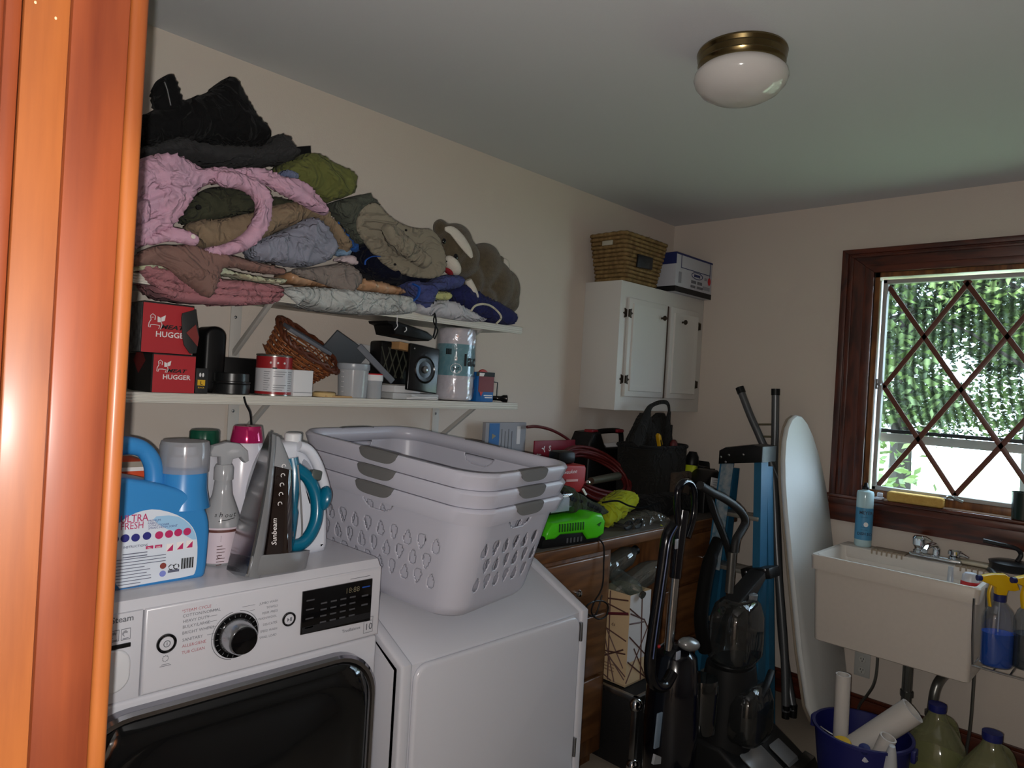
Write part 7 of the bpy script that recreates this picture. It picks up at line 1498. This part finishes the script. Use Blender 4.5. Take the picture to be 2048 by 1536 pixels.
# ------------------------------------------------------------------ blue step ladder
ld = thing('step_ladder', 'folded blue step ladder with black top cap leaning in the corner', 'ladder', (0, 0, 0))
LB = M('ladder_blue', (28, 92, 124), 0.5, var=0.35, vscale=14, c2=(20, 64, 90))
tl, trr = Vector((3.148, 1.578, 1.233)), Vector((3.158, 1.416, 1.262))
bl, br_ = Vector((2.995, 1.596, 0.0)), Vector((3.025, 1.300, 0.0))
def rail(a, b2, w, d, nm, mat):
    m = MB(); u = (b2 - a).normalized(); s_ = Vector((0, 1, 0)); f_ = u.cross(s_).normalized()
    m.loft([[p + s_ * (w * x) + f_ * (d * y) for x, y in ((-0.5, -0.5), (0.5, -0.5), (0.5, 0.5), (-0.5, 0.5))] for p in (a, b2)]); return m.build(nm, mat, ld)
rail(tl, bl, 0.035, 0.075, 'front_rail', LB); rail(trr, br_, 0.035, 0.075, 'front_rail', LB)
off = Vector((0.10, 0.0, 0.0))
rail(tl + off + Vector((-0.03, 0.0, -0.05)), bl + off * 1.3, 0.03, 0.06, 'rear_rail', LB); rail(trr + off + Vector((-0.03, 0, -0.05)), br_ + off * 1.3, 0.03, 0.06, 'rear_rail', LB)
rail(tl + Vector((-0.041, -0.022, -0.02)), tl.lerp(bl, 0.42) + Vector((-0.041, -0.022, 0)), 0.06, 0.002, 'warning_sticker', M('sticker_worn', (150, 152, 152), 0.6, var=1.0, vscale=30, c2=(40, 92, 116)))
for k in range(1, 5):
    f_ = k / 5; a, b2 = tl.lerp(bl, f_), trr.lerp(br_, f_); m = MB(); m.box((min(a.x, b2.x) - 0.03, b2.y - 0.012, a.z - 0.02), (max(a.x, b2.x) + 0.05, a.y + 0.012, a.z), 0.003); m.build('step', M('step_alu', (150, 146, 138), 0.35, metal=0.7), ld)
m = MB(); m.prism([(1.383, 1.238), (1.600, 1.205), (1.600, 1.270), (1.570, 1.288), (1.436, 1.315), (1.383, 1.310)], 3.094, 3.250, 'x', 0.008, 2); tc_ = m.build('top_cap', BLACK_PL, ld)
for y, z in ((1.585, 1.240), (1.545, 1.254), (1.560, 1.219), (1.474, 1.264)): MB().ball((3.092, y, z), (0.003, 0.006, 0.006), 10, 6).build('rivet', STEEL, tc_)
for y in (1.595, 1.30): MB().box((2.955, y - 0.03, 0), (3.06, y + 0.03, 0.05), 0.006).build('foot', BLACK_PL, ld)
m = MB(); m.box((3.030, 1.285, 0.718), (3.13, 1.425, 0.766), 0.006, rot=rot('X', -14)); m.build('spreader_brace', BLACK_PL, ld)
for y, z in ((1.398, 0.745), (1.358, 0.755), (1.312, 0.774)): MB().ball((3.028, y, z - 0.005), (0.003, 0.007, 0.007), 10, 6).build('brace_bolt', STEEL, ld)

# ------------------------------------------------------------------ ironing board and its legs
ib = thing('ironing_board', 'white-covered ironing board stood on end between ladder and window', 'ironing board', (0, 0, 0))
botR, topR = Vector((3.650, 1.132, 0.03)), Vector((3.640, 1.364, 1.48))
Ub = (topR - botR).normalized(); Vb = Vector((-0.345, 0.062, 0.0)); Vb = (Vb - Ub * Vb.dot(Ub)).normalized(); Nb = Ub.cross(Vb)
if Nb.y > 0: Nb = -Nb
wd = 0.370
outl = [(0.03, 0.0), (0.0, 0.03), (0.0, 0.97)]
for v_, u_ in ((0.008, 1.08), (0.026, 1.18), (0.050, 1.27), (0.082, 1.35), (0.118, 1.41), (0.160, 1.445), (0.205, 1.452), (0.248, 1.435), (0.288, 1.395), (0.322, 1.33), (0.348, 1.24), (0.364, 1.13)): outl.append((v_, u_))
outl += [(wd, 1.0), (wd, 0.35), (wd - 0.02, 0.10), (wd - 0.06, 0.02), (wd - 0.10, 0.0)]
COV = M('board_cover', (214, 216, 214), 0.7, bump=0.1, bscale=40, spec=0.3)
def board(n0, n1, sh=0.0):
    m = MB(); cv = sum((Vector(p) for p in outl), Vector((0, 0))) / len(outl)
    rings = []
    for e, n in ((0.012, n0), (0.0, n0 + (n1 - n0) * 0.3), (0.0, n0 + (n1 - n0) * 0.7), (0.012, n1)):
        rings.append([botR + Ub * (p[1] + (cv.y - p[1]) * e) + Vb * (p[0] + (cv.x - p[0]) * e * 3) + Nb * n for p in outl])
    m.loft(rings); return m
board(0.0, 0.026).build('padded_cover', COV, ib, smooth=50)
board(-0.014, 0.0).build('metal_deck', M('deck_beige', (146, 134, 118), 0.6), ib, smooth=50)
LEG = M('leg_grey', (98, 100, 102), 0.35, metal=0.5)
l1 = [Vector(p) for p in [(3.52,1.712,1.564),(3.52,1.653,1.44),(3.52,1.585,1.314),(3.52,1.515,1.166)]] + [Vector((3.46, 1.44, 0.75)), Vector((3.42, 1.36, 0.30)), Vector((3.38, 1.32, 0.03))]
l2 = [Vector(p) for p in [(3.56,1.54,1.564),(3.56,1.531,1.371),(3.56,1.523,1.189)]] + [Vector((3.53, 1.47, 0.80)), Vector((3.48, 1.40, 0.35)), Vector((3.42, 1.30, 0.03))]
for l_ in (l1, l2):
    o = MB().tube(spline(l_, 5), 0.0195, 12).build('leg_tube', LEG, ib)
    d = (l_[0] - l_[1]).normalized(); MB().cyl(l_[0] - d * 0.012, l_[0] + d * 0.022, 0.0225, None, 14).build('end_cap', BLACK_PL, ib)
    MB().cyl(l_[-1] + Vector((0, 0, 0.03)), l_[-1] + Vector((0, 0, -0.03)), 0.018, None, 12).build('foot_cap', BLACK_PL, ib)
for a, b2 in (((3.54,1.616,1.393), (3.56,1.533,1.4)), ((3.53,1.578,1.333), (3.56,1.529,1.335))): MB().cyl(a, b2, 0.0055, None, 8).build('cross_wire', M('wire_brass', (120, 112, 90), 0.35, metal=0.6), ib)
m = MB(); m.tube([l1[2], Vector((3.50, 1.40, 1.0)), Vector((3.46, 1.33, 0.6))], 0.007, 8); m.build('brace_rod', LEG, ib)

# ------------------------------------------------------------------ on top of the wall cabinet
GRS = M('seagrass', (150, 124, 82), 0.8, var=0.9, vscale=45, stretch=(1, 1, 0.35), c2=(92, 70, 42), spec=0.2)
sg = thing('seagrass_basket', 'tapered seagrass basket with a black label plate on the wall cabinet', 'basket', (0, 0, 0))
bz0, bz1 = CB1 + 0.001, 2.322
def sgr(z, g=0.0):
    f = (z - bz0) / (bz1 - bz0); x0, x1 = 2.865 - 0.045 * f, 3.150 + 0.060 * f; y0, y1 = 2.040 - 0.020 * f, 2.228 + 0.018 * f
    return rrect(x0 - g, y0 - g, x1 + g, y1 + g, 0.022, 4)
m = MB(); m.loft([[(x, y, z) for x, y in sgr(z, -0.004)] for z in (bz0, bz1 - 0.01)], True, False); m.build('liner', GRS, sg)
rows = 12; rd = random.Random(4)
for k in range(rows):
    z = bz0 + 0.010 + (bz1 - bz0 - 0.018) * k / (rows - 1)
    P = sgr(z); pts = []
    for i in range(len(P)):
        a, b2 = Vector((*P[i], z)), Vector((*P[(i + 1) % len(P)], z)); n_ = max(1, int((b2 - a).length / 0.011))
        for j in range(n_): pts.append(a.lerp(b2, j / n_))
    nrm = []
    rr_ = [0.0098 + 0.0016 * math.sin(i * 1.57 + k * 1.57) for i in range(len(pts))]
    if k == rows - 3:                                       # gap for the handle hole on the short side
        pts2 = [p for p in pts if not (p.x < 2.86 and 2.09 < p.y < 2.17)]
        s_ = next(i for i in range(len(pts)) if pts[i].x < 2.86 and 2.09 < pts[i].y < 2.17)
        e_ = max(i for i in range(len(pts)) if pts[i].x < 2.86 and 2.09 < pts[i].y < 2.17)
        seq = pts[e_ + 1:] + pts[:s_]
        MB().tube(seq, rr_[:len(seq)], 6).build('woven_row', GRS, sg, smooth=60)
    else: MB().tube(pts + [pts[0]], rr_ + [rr_[0]], 6).build('woven_row', GRS, sg, smooth=60)
MB().box((2.822, 2.10, bz1 - 0.062), (2.830, 2.165, bz1 - 0.038), 0.003).build('handle_wrap', M('wrap_pale', (176, 172, 156), 0.6), sg)
m = MB(); q = [(2.928,2.223),(3.061,2.225),(3.058,2.163),(2.922,2.156)]; m.prism(q, 2.010, 2.020, 'y', 0.002); m.build('label_plate', M('plate_black', (20, 22, 26), 0.5), sg)
MB().tube(spline([(2.95,2.012,2.275),(2.957,2.012,2.294),(2.978,2.012,2.308),(3.022,2.012,2.327)], 5), 0.0016, 5).build('loose_fibre', GRS, sg)
t = thing('printed_carton_white', 'white and navy printed carton with red drop mark in the corner', 'box', (0, 0, 0))
qx0, qx1 = 3.262, 3.655; qz0, qz1 = CB1 + 0.001, 2.292
qy = 1.995
MB().box((qx0, qy, qz0), (qx1, 2.235, qz1), 0.002).build('carton_body', M('carton_white', (184, 186, 194), 0.6), t)
NV = M('carton_navy', (34, 44, 96), 0.55)
MB().box((qx0 - 0.0012, qy - 0.001, qz1 - 0.062), (qx0 + 0.001, 2.235, qz1 + 0.001)).build('navy_side', NV, t)
MB().box((qx0, qy - 0.0012, qz0), (qx1, qy, qz0 + 0.030)).build('black_band', INK, t); MB().box((qx0 - 0.0012, qy, qz0), (qx0, 2.235, qz0 + 0.030)).build('black_band', INK, t)
MB().box((qx0, qy - 0.001, qz1 - 0.009), (qx1, 2.235, qz1 + 0.001)).build('navy_top_edge', NV, t)
m = MB()
for a, b2 in (((qx0 + 0.05, qz1 - 0.010), (qx0 + 0.055, qz1 - 0.075)), ((qx1 - 0.028, qz1 - 0.010), (qx1 - 0.023, qz1 - 0.090)), ((qx0 + 0.05, qz1 - 0.078), (qx1 - 0.03, qz1 - 0.074))): m.box((a[0], qy - 0.0014, min(a[1], b2[1])), (b2[0], qy - 0.0004, max(a[1], b2[1])))
m.build('flap_outline', NV, t)
for zz_, n_, x0_, hh in ((0.066, 9, 0.165, 0.017), (0.042, 10, 0.160, 0.014)):      # two lines too blurred to read
    for k in range(n_):
        if k == 4: continue
        MB().box((qx0 + x0_ + 0.0135 * k, qy - 0.0014, qz0 + zz_), (qx0 + x0_ + 0.0135 * k + 0.010, qy - 0.0004, qz0 + zz_ + hh)).build('blurred_letter', GREYINK, t)
m = MB(); m.tube([(qx0 + 0.225 + 0.060 * math.cos(R(20 * k)), qy - 0.001, qz0 + 0.112 + 0.018 * math.sin(R(20 * k))) for k in range(19)], 0.002, 5); m.build('oval_logo', NV, t)
for k in range(5): MB().box((qx0 + 0.192 + 0.0135 * k, qy - 0.0016, qz0 + 0.104 + 0.002 * (k % 2)), (qx0 + 0.203 + 0.0135 * k, qy - 0.0006, qz0 + 0.119)).build('blurred_letter', NV, t)
m = MB(); m.ball((qx1 - 0.030, qy - 0.001, qz0 + 0.10), (0.017, 0.0012, 0.022), 16, 10); m.build('red_drop', M('drop_red', (190, 40, 44), 0.5), t)
m = MB(); m.box((qx1 - 0.10, qy - 0.0014, qz0 + 0.046), (qx1 - 0.02, qy - 0.0004, qz0 + 0.066)); m.build('grey_print_block', M('print_grey_mid', (140, 142, 150), 0.6), t)
MB().box((qx1 - 0.085, qy - 0.0014, qz0 + 0.10), (qx1 - 0.06, qy - 0.0004, qz0 + 0.115)).build('grey_print_block', M('print_grey_mid'), t); MB().box((qx0 + 0.03, qy - 0.0014, qz0 + 0.05), (qx0 + 0.058, qy - 0.0004, qz0 + 0.11)).build('grey_print_block', M('print_grey_mid'), t)

# ------------------------------------------------------------------ around the sink
zs = ST + 0.005
sp = thing('dish_soap', 'tall blue-labelled dish soap bottle on the sink back corner', 'bottle', (3.585, 1.083, zs))
k_ = 0.0375; zl0, zl1, zc = 0.030, 0.168, 0.245
MB().lathe([(k_ * 0.92, 0), (k_, 0.006), (k_, 0.228), (k_ * 0.92, 0.238), (k_ * 0.40, 0.243), (k_ * 0.38, 0.25), (0, 0.25)], seg=32).build('bottle', thin('soap_clear', (225, 244, 246), gloss=0.2, rough=0.08, body=(206, 232, 236), body_amt=0.65), sp)
sp.scale = (1, 1, 1.10); t = sp; band(zl0, zl1, k_ + 0.0008, M('soap_label', (74, 138, 176), 0.4), 60, 420, 'label')
MB().lathe([(0.016, 0.246), (0.016, 0.256), (0.010, 0.262), (0.007, 0.275), (0, 0.276)], seg=16).build('pump_cap', BLACK_PL, sp)
fd = Vector((-0.93, -0.36, 0)); rt_ = Vector((0.36, -0.93, 0)); base_ = fd * (k_ + 0.0022)
lettering('lettering', [('MEYER', base_ * 1.01 + rt_ * 0.004 + Z * 0.142, rt_, Z, 0.014, 'CENTER', 0.02), ('DISH SO', base_ * 1.01 + rt_ * 0.002 + Z * 0.052, rt_, Z, 0.012, 'CENTER', 0.03)], M('soap_ink', (20, 40, 60), 0.5), sp)
m = MB(); m.lathe([(0.010, 0), (0.010, 0.0015), (0, 0.0015)], T=Matrix.Translation(base_ + rt_ * 0.006 + Z * 0.098) @ fd.to_track_quat('Z', 'Y').to_matrix().to_4x4(), seg=20); m.build('round_seal', PRW, sp)
m = MB()
for k in range(3): a = base_ * 0.99 - rt_ * 0.016 + Z * (0.128 - 0.012 * k + (0 if k < 1 else -0.03)); m.tube([a, a + rt_ * 0.030], 0.0007, 4)
m.build('fine_print', M('soap_ink2', (40, 96, 124), 0.5), sp)
spg = thing('sponge', 'large yellow block sponge on the window sill', 'sponge', (3.645, 0.885, 1.081), rotz=R(3))
MB().box((-0.024, -0.118, 0), (0.036, 0.118, 0.046), 0.012, 3).build('sponge_body', M('sponge_yellow', (206, 168, 92), 0.95, var=0.5, vscale=60, c2=(170, 128, 60), bump=1.0, bscale=120), spg)
cup = thing('green_cup', 'dark green glazed cup on the sill at the right', 'cup', (3.640, 0.475, 1.081))
MB().lathe([(0.034, 0), (0.042, 0.004), (0.045, 0.10), (0.046, 0.118), (0.043, 0.118), (0.040, 0.02), (0, 0.015)], seg=32, cap=False).build('cup_body', M('cup_green', (32, 46, 42), 0.25), cup)
MB().tube(spline([(0.0, -0.043, 0.095), (0.0, -0.072, 0.085), (0.0, -0.072, 0.045), (0.0, -0.043, 0.03)], 6), 0.006, 8).build('cup_handle', M('cup_green'), cup)
# spray bottles hung on the sink's right rim
def sprayer(label, loc, rz, liq, head, r=0.056, H=0.250, amt=0.8):
    t = thing('trigger_sprayer', label, 'spray bottle', loc, rotz=rz, group='trigger sprayers at the sink')
    SH = thin('sprayer_clear', (225, 230, 235), gloss=0.4, rough=0.04, body=(160, 166, 172), body_amt=0.04)
    MB().lathe([(r * 0.9, 0), (r, 0.008), (r, H * 0.70), (r * 0.8, H * 0.82), (0.017, H * 0.95), (0.017, H)], seg=32, sy=0.8).build('bottle', SH, t, smooth=60)
    if liq: MB().lathe([(r * 0.88, 0.004), (r * 0.96, 0.012), (r * 0.96, H * 0.62 * amt), (0, H * 0.62 * amt + 0.001)], seg=28, sy=0.78).build('liquid', liq, t)
    MB().lathe([(0.020, H - 0.012), (0.0205, H + 0.014), (0, H + 0.014)], seg=20).build('collar', M('collar_navy', (26, 34, 92), 0.4), t)
    m = MB(); h = H + 0.012
    m.prism([(-0.070, h + 0.046), (-0.070, h + 0.066), (-0.03, h + 0.076), (0.01, h + 0.078), (0.05, h + 0.050), (0.062, h + 0.024), (0.046, h + 0.018), (0.022, h + 0.018), (0.016, h - 0.004), (-0.016, h - 0.004), (-0.020, h + 0.026), (-0.040, h + 0.036)], -0.013, 0.013, 'y', 0.005, 2); m.build('trigger_head', head, t)
    m = MB(); m.tube(spline([(-0.032, 0, h + 0.036), (-0.040, 0, h + 0.0), (-0.033, 0, h - 0.045)], 5), 0.008, 8, flat=0.6); m.build('trigger', head, t)
    MB().cyl((-0.084, 0, h + 0.056), (-0.069, 0, h + 0.056), 0.011, None, 12).build('nozzle', M('nozzle_navy', (24, 30, 96), 0.4), t)
    MB().tube([(0, 0, 0.01), (0, 0, H)], 0.0025, 6).build('dip_tube', PAPER, t)
    return t
YHD = M('trigger_yellow', (220, 176, 16), 0.35)
BLQ = M('blue_liquid', (4, 86, 190), 0.08, coat=0.3)
sprayer('trigger sprayer of blue liquid with a yellow head at the sink corner', (3.115, 0.462, 0.60), R(-50), BLQ, YHD)
sprayer('second yellow-headed sprayer with dark label, right of the blue one', (3.155, 0.372, 0.61), R(-40), M('dark_liquid', (40, 48, 56), 0.3), YHD)
hk_ = thing('sprayer_rack', 'grey wire rack holding the sprayers beside the sink', 'rack', (0, 0, 0))
m = MB(); m.tube([(3.05, 0.524, 0.596), (3.30, 0.524, 0.596), (3.30, 0.31, 0.596), (3.05, 0.31, 0.596), (3.05, 0.524, 0.596)], 0.004, 6); m.build('rack_frame', STEEL, hk_)
m = MB(); m.tube([(3.05, 0.41, 0.596), (3.30, 0.41, 0.596)], 0.0035, 6); m.build('rack_bar', STEEL, hk_); 
for y in (0.36, 0.46): MB().tube([(3.05, y, 0.596), (3.30, y, 0.596)], 0.003, 6).build('rack_bar', STEEL, hk_)
for x in (3.06, 3.29): MB().tube([(x, 0.524, 0.596), (x, 0.530, 0.70), (x, 0.532, 0.84)], 0.004, 6).build('rack_hanger', STEEL, hk_)
# wire shelf post at the right edge
ws = thing('wire_shelving', 'chrome wire shelving post at the right edge of the picture', 'shelving', (0, 0, 0))
MB().cyl((3.30, 0.275, 0), (3.30, 0.275, 1.05), 0.0125, None, 14).build('post', STEEL, ws); MB().cyl((3.60, 0.275, 0), (3.60, 0.275, 1.05), 0.0125, None, 14).build('post', STEEL, ws)
for z in (0.25, 0.60 - 0.02):
    for k in range(7): MB().cyl((3.30 + 0.05 * k, 0.275, z), (3.30 + 0.05 * k, -0.20, z), 0.0035, None, 6).build('shelf_wire', STEEL, ws)
    MB().cyl((3.29, 0.275, z - 0.005), (3.61, 0.275, z - 0.005), 0.0045, None, 8).build('shelf_edge', STEEL, ws)
for x in (3.30, 3.60): MB().cyl((x, -0.20, 0), (x, -0.20, 1.05), 0.0125, None, 12).build('post', STEEL, ws)
t = thing('label_bottle', 'white bottle with a yellow label standing on the wire shelving', 'bottle', (3.36, 0.315 - 0.09, 0.585))
MB().lathe([(0.042, 0), (0.046, 0.006), (0.046, 0.17), (0.03, 0.21), (0.018, 0.23), (0.018, 0.25), (0, 0.25)], seg=28).build('bottle', M('frost_bottle', (190, 194, 200), 0.25), t)
band(0.06, 0.15, 0.0468, M('label_yellow', (220, 188, 40), 0.4), 90, 300, 'label')
fdir = Vector((-0.98, 0.2, 0)).normalized(); lettering('lettering', [('op', fdir * 0.0478 + Z * 0.085 + Vector((0, 0.014, 0)), Vector((-0.2, -0.98, 0)), Z, 0.036, 'LEFT', 0.05)], M('soap_ink'), t)
# inside the sink: funnel and bottle; on the ledge: soap scraps, pan
fz = ST - 0.339
t = thing('white_funnel', 'upturned translucent white funnel inside the sink', 'funnel', (3.33, 0.665, fz))
MB().lathe([(0.062, 0.16), (0.060, 0.17), (0.018, 0.29), (0.012, 0.30), (0.009, 0.375), (0.007, 0.375), (0.010, 0.30), (0.016, 0.288), (0.058, 0.165)], seg=30, cap=False).build('funnel_body', CLOUDY, t)
MB().lathe([(0.05, 0), (0.055, 0.004), (0.062, 0.16), (0.055, 0.162)], seg=30).build('cup_below', CLOUDY, t)
t = thing('red_collar_bottle', 'white bottle with a red collar inside the sink corner', 'bottle', (3.30, 0.590, fz))
MB().lathe([(0.028, 0), (0.031, 0.004), (0.031, 0.27), (0.026, 0.30), (0, 0.30)], seg=24).build('bottle', WHITE_PL, t); MB().lathe([(0.032, 0.318), (0.033, 0.322), (0.033, 0.336), (0.030, 0.34), (0, 0.34)], seg=24).build('red_collar', M('collar_red', (176, 36, 40), 0.4), t)
MB().lathe([(0.028, 0.298), (0.031, 0.302), (0.031, 0.319)], seg=24).build('neck', WHITE_PL, t); MB().lathe([(0.030, 0.34), (0.028, 0.362), (0.02, 0.372), (0, 0.374)], seg=24).build('cap', WHITE_PL, t)
t = thing('black_skillet', 'black lidded pan with an upright handle at the right end of the sink ledge', 'pan', (3.585, 0.500, zs + 0.012))
MB().lathe([(0.060, 0), (0.072, 0.006), (0.078, 0.032), (0.080, 0.036), (0.06, 0.043), (0, 0.047)], seg=36).build('pan_body', M('pan_black', (34, 35, 38), 0.35), t)
MB().tube(spline([(0.0, -0.02, 0.045), (0.012, -0.03, 0.075), (0.0, -0.01, 0.100), (-0.01, 0.06, 0.108), (-0.015, 0.10, 0.112)], 6), 0.009, 10).build('handle', M('pan_black'), t)
tag(MB().box((-0.03, -0.06, 0), (0.03, 0.06, 0.016), 0.007, 3).build('soap_bar', M('soap_cream', (196, 188, 166), 0.5), loc=(3.595, 0.635, ST + 0.012)), 'cream bar of soap on the sink ledge next to the tap', 'soap')
t = thing('scrub_brush', 'dark scrub brush lying across the sink right corner', 'brush', (3.42, 0.532, ST + 0.012), rotz=R(20))
MB().tube(spline([(-0.09, 0, 0.012), (0, 0.005, 0.02), (0.08, 0, 0.012)], 6), 0.011, 10).build('brush_handle', BLACK_PL, t); MB().box((-0.10, -0.02, -0.006), (-0.03, 0.02, 0.006), 0.004).build('bristle_block', DARKGREY, t)

# ------------------------------------------------------------------ blue bucket with rolls and bottles, jugs
BKT = M('bucket_blue', (22, 25, 88), 0.45)
bx_, by2 = 2.845, 0.822
t = thing('blue_bucket', 'dark blue plastic bucket full of white tubes and bottles', 'bucket', (bx_, by2, 0))
MB().lathe([(0.125, 0.0), (0.130, 0.004), (0.166, 0.300), (0.174, 0.302), (0.174, 0.312), (0.163, 0.312), (0.127, 0.012), (0, 0.012)], seg=48, cap=False).build('bucket_body', BKT, t)
for s_ in (-1, 1): MB().box((-0.02 + 0.0, s_ * 0.176 - 0.008, 0.26), (0.02, s_ * 0.176 + 0.008, 0.305), 0.004).build('handle_lug', BKT, t)
MB().tube([(0.0 + 0.03 * math.sin(R(k * 12)), -0.182 * math.cos(R(k * 12)), 0.285 - 0.02 * math.sin(R(k * 12)) * 3) for k in range(16)], 0.004, 6).build('bail_handle', STEEL, t)
PVC = M('pvc_white', (190, 184, 178), 0.5)
def pipe_thing(label, a, b2, r, nm='white_tube', hollow=True):
    t = thing(nm, label, 'tube', (0, 0, 0), group='white tubes in the bucket'); a, b2 = Vector(a), Vector(b2); T = Matrix.Translation(a) @ (b2 - a).to_track_quat('Z', 'Y').to_matrix().to_4x4(); L_ = (b2 - a).length
    MB().lathe([(r, 0), (r, L_), (r * 0.8, L_), (r * 0.8, L_ - 0.06), (0, L_ - 0.06)], T=T, seg=28, cap=False).build('tube_wall', PVC, t)
    MB().lathe([(r * 0.8, L_ - 0.058), (0, L_ - 0.058)], T=T, seg=20).build('tube_inside', M('tube_inside', (120, 108, 92), 0.8), t)
pipe_thing('upright white cardboard-like tube at the left of the bucket', (2.860, 0.900, 0.03), (2.855, 0.904, 0.487), 0.027)
pipe_thing('thick white tube leaning right out of the bucket', (2.84, 0.905, 0.16), (2.90, 0.672, 0.420), 0.046)
pipe_thing('short white tube end at the front right of the bucket', (2.78, 0.76, 0.20), (2.775, 0.715, 0.345), 0.028)
t = thing('yellow_cap_bottle', 'white bottle with a round yellow cap in the bucket', 'bottle', (2.775, 0.850, 0.10), rot=(R(-2), R(-14), 0))
MB().lathe([(0.034, 0), (0.036, 0.004), (0.036, 0.17), (0, 0.172)], seg=24).build('bottle', WHITE_PL, t); MB().lathe([(0.033, 0.172), (0.034, 0.176), (0.034, 0.19), (0.030, 0.196), (0, 0.197)], seg=28).build('yellow_cap', M('cap_yellow', (206, 168, 24), 0.4), t)
t = thing('blue_cap_bottle', 'small white bottle with a navy cap in the front of the bucket', 'bottle', (2.80, 0.785, 0.12), rot=(R(4), R(-28), 0))
MB().lathe([(0.026, 0), (0.028, 0.004), (0.028, 0.18), (0.018, 0.20), (0, 0.20)], seg=24).build('bottle', WHITE_PL, t); MB().lathe([(0.018, 0.198), (0.019, 0.202), (0.019, 0.216), (0, 0.218)], seg=20).build('navy_cap', M('collar_navy'), t)
t = thing('tapered_white_bottle', 'tapered white bottle leaning at the right rim of the bucket', 'bottle', (2.775, 0.712, 0.13), rot=(R(6), R(-12), 0))
MB().lathe([(0.026, 0), (0.028, 0.004), (0.026, 0.12), (0.016, 0.19), (0.010, 0.215), (0, 0.217)], seg=24).build('bottle', M('bottle_grey_white', (176, 178, 182), 0.35), t)
JUG = thin('jug_film', (220, 222, 196), gloss=0.2, rough=0.1, body=(150, 150, 112), body_amt=0.35)
LIQ = M('yellow_green_liquid', (128, 136, 52), 0.3)
def jugr(label, x, y, s_=1.0):
    t = thing('gallon_jug', label, 'jug', (x, y, 0), group='gallon jugs by the bucket')
    m = MB(); rr2 = lambda k, z: [(0.082 * k * s_ * math.copysign(abs(math.cos(a)) ** 0.7, math.cos(a)), 0.082 * k * s_ * math.copysign(abs(math.sin(a)) ** 0.7, math.sin(a)), z * s_) for a in (2 * math.pi * i / 28 for i in range(28))]
    m.loft([rr2(0.9, 0), rr2(1, 0.01), rr2(1, 0.165), rr2(0.92, 0.195), rr2(0.62, 0.235), rr2(0.36, 0.268), rr2(0.27, 0.285), rr2(0.26, 0.30)]); m.build('jug_shell', JUG, t, smooth=60)
    m = MB(); m.loft([rr2(0.88, 0.004), rr2(0.96, 0.012), rr2(0.96, 0.155)]); m.build('liquid', LIQ, t)
    MB().lathe([(0.024 * s_, 0.292 * s_), (0.025 * s_, 0.296 * s_), (0.025 * s_, 0.314 * s_), (0, 0.315 * s_)], seg=24).build('screw_cap', M('jug_cap_blue', (28, 34, 96), 0.4), t)
    MB().tube(spline([(0.020 * s_, -0.015 * s_, 0.270 * s_), (0.046 * s_, -0.034 * s_, 0.250 * s_), (0.062 * s_, -0.046 * s_, 0.200 * s_)], 5), 0.011 * s_, 10).build('handle', JUG, t)
jugr('gallon jug of yellow-green liquid nearest to the bucket', 3.12, 0.64, 1.25)
jugr('gallon jug of yellow-green liquid at the bottom right edge', 3.0, 0.443, 1.27)
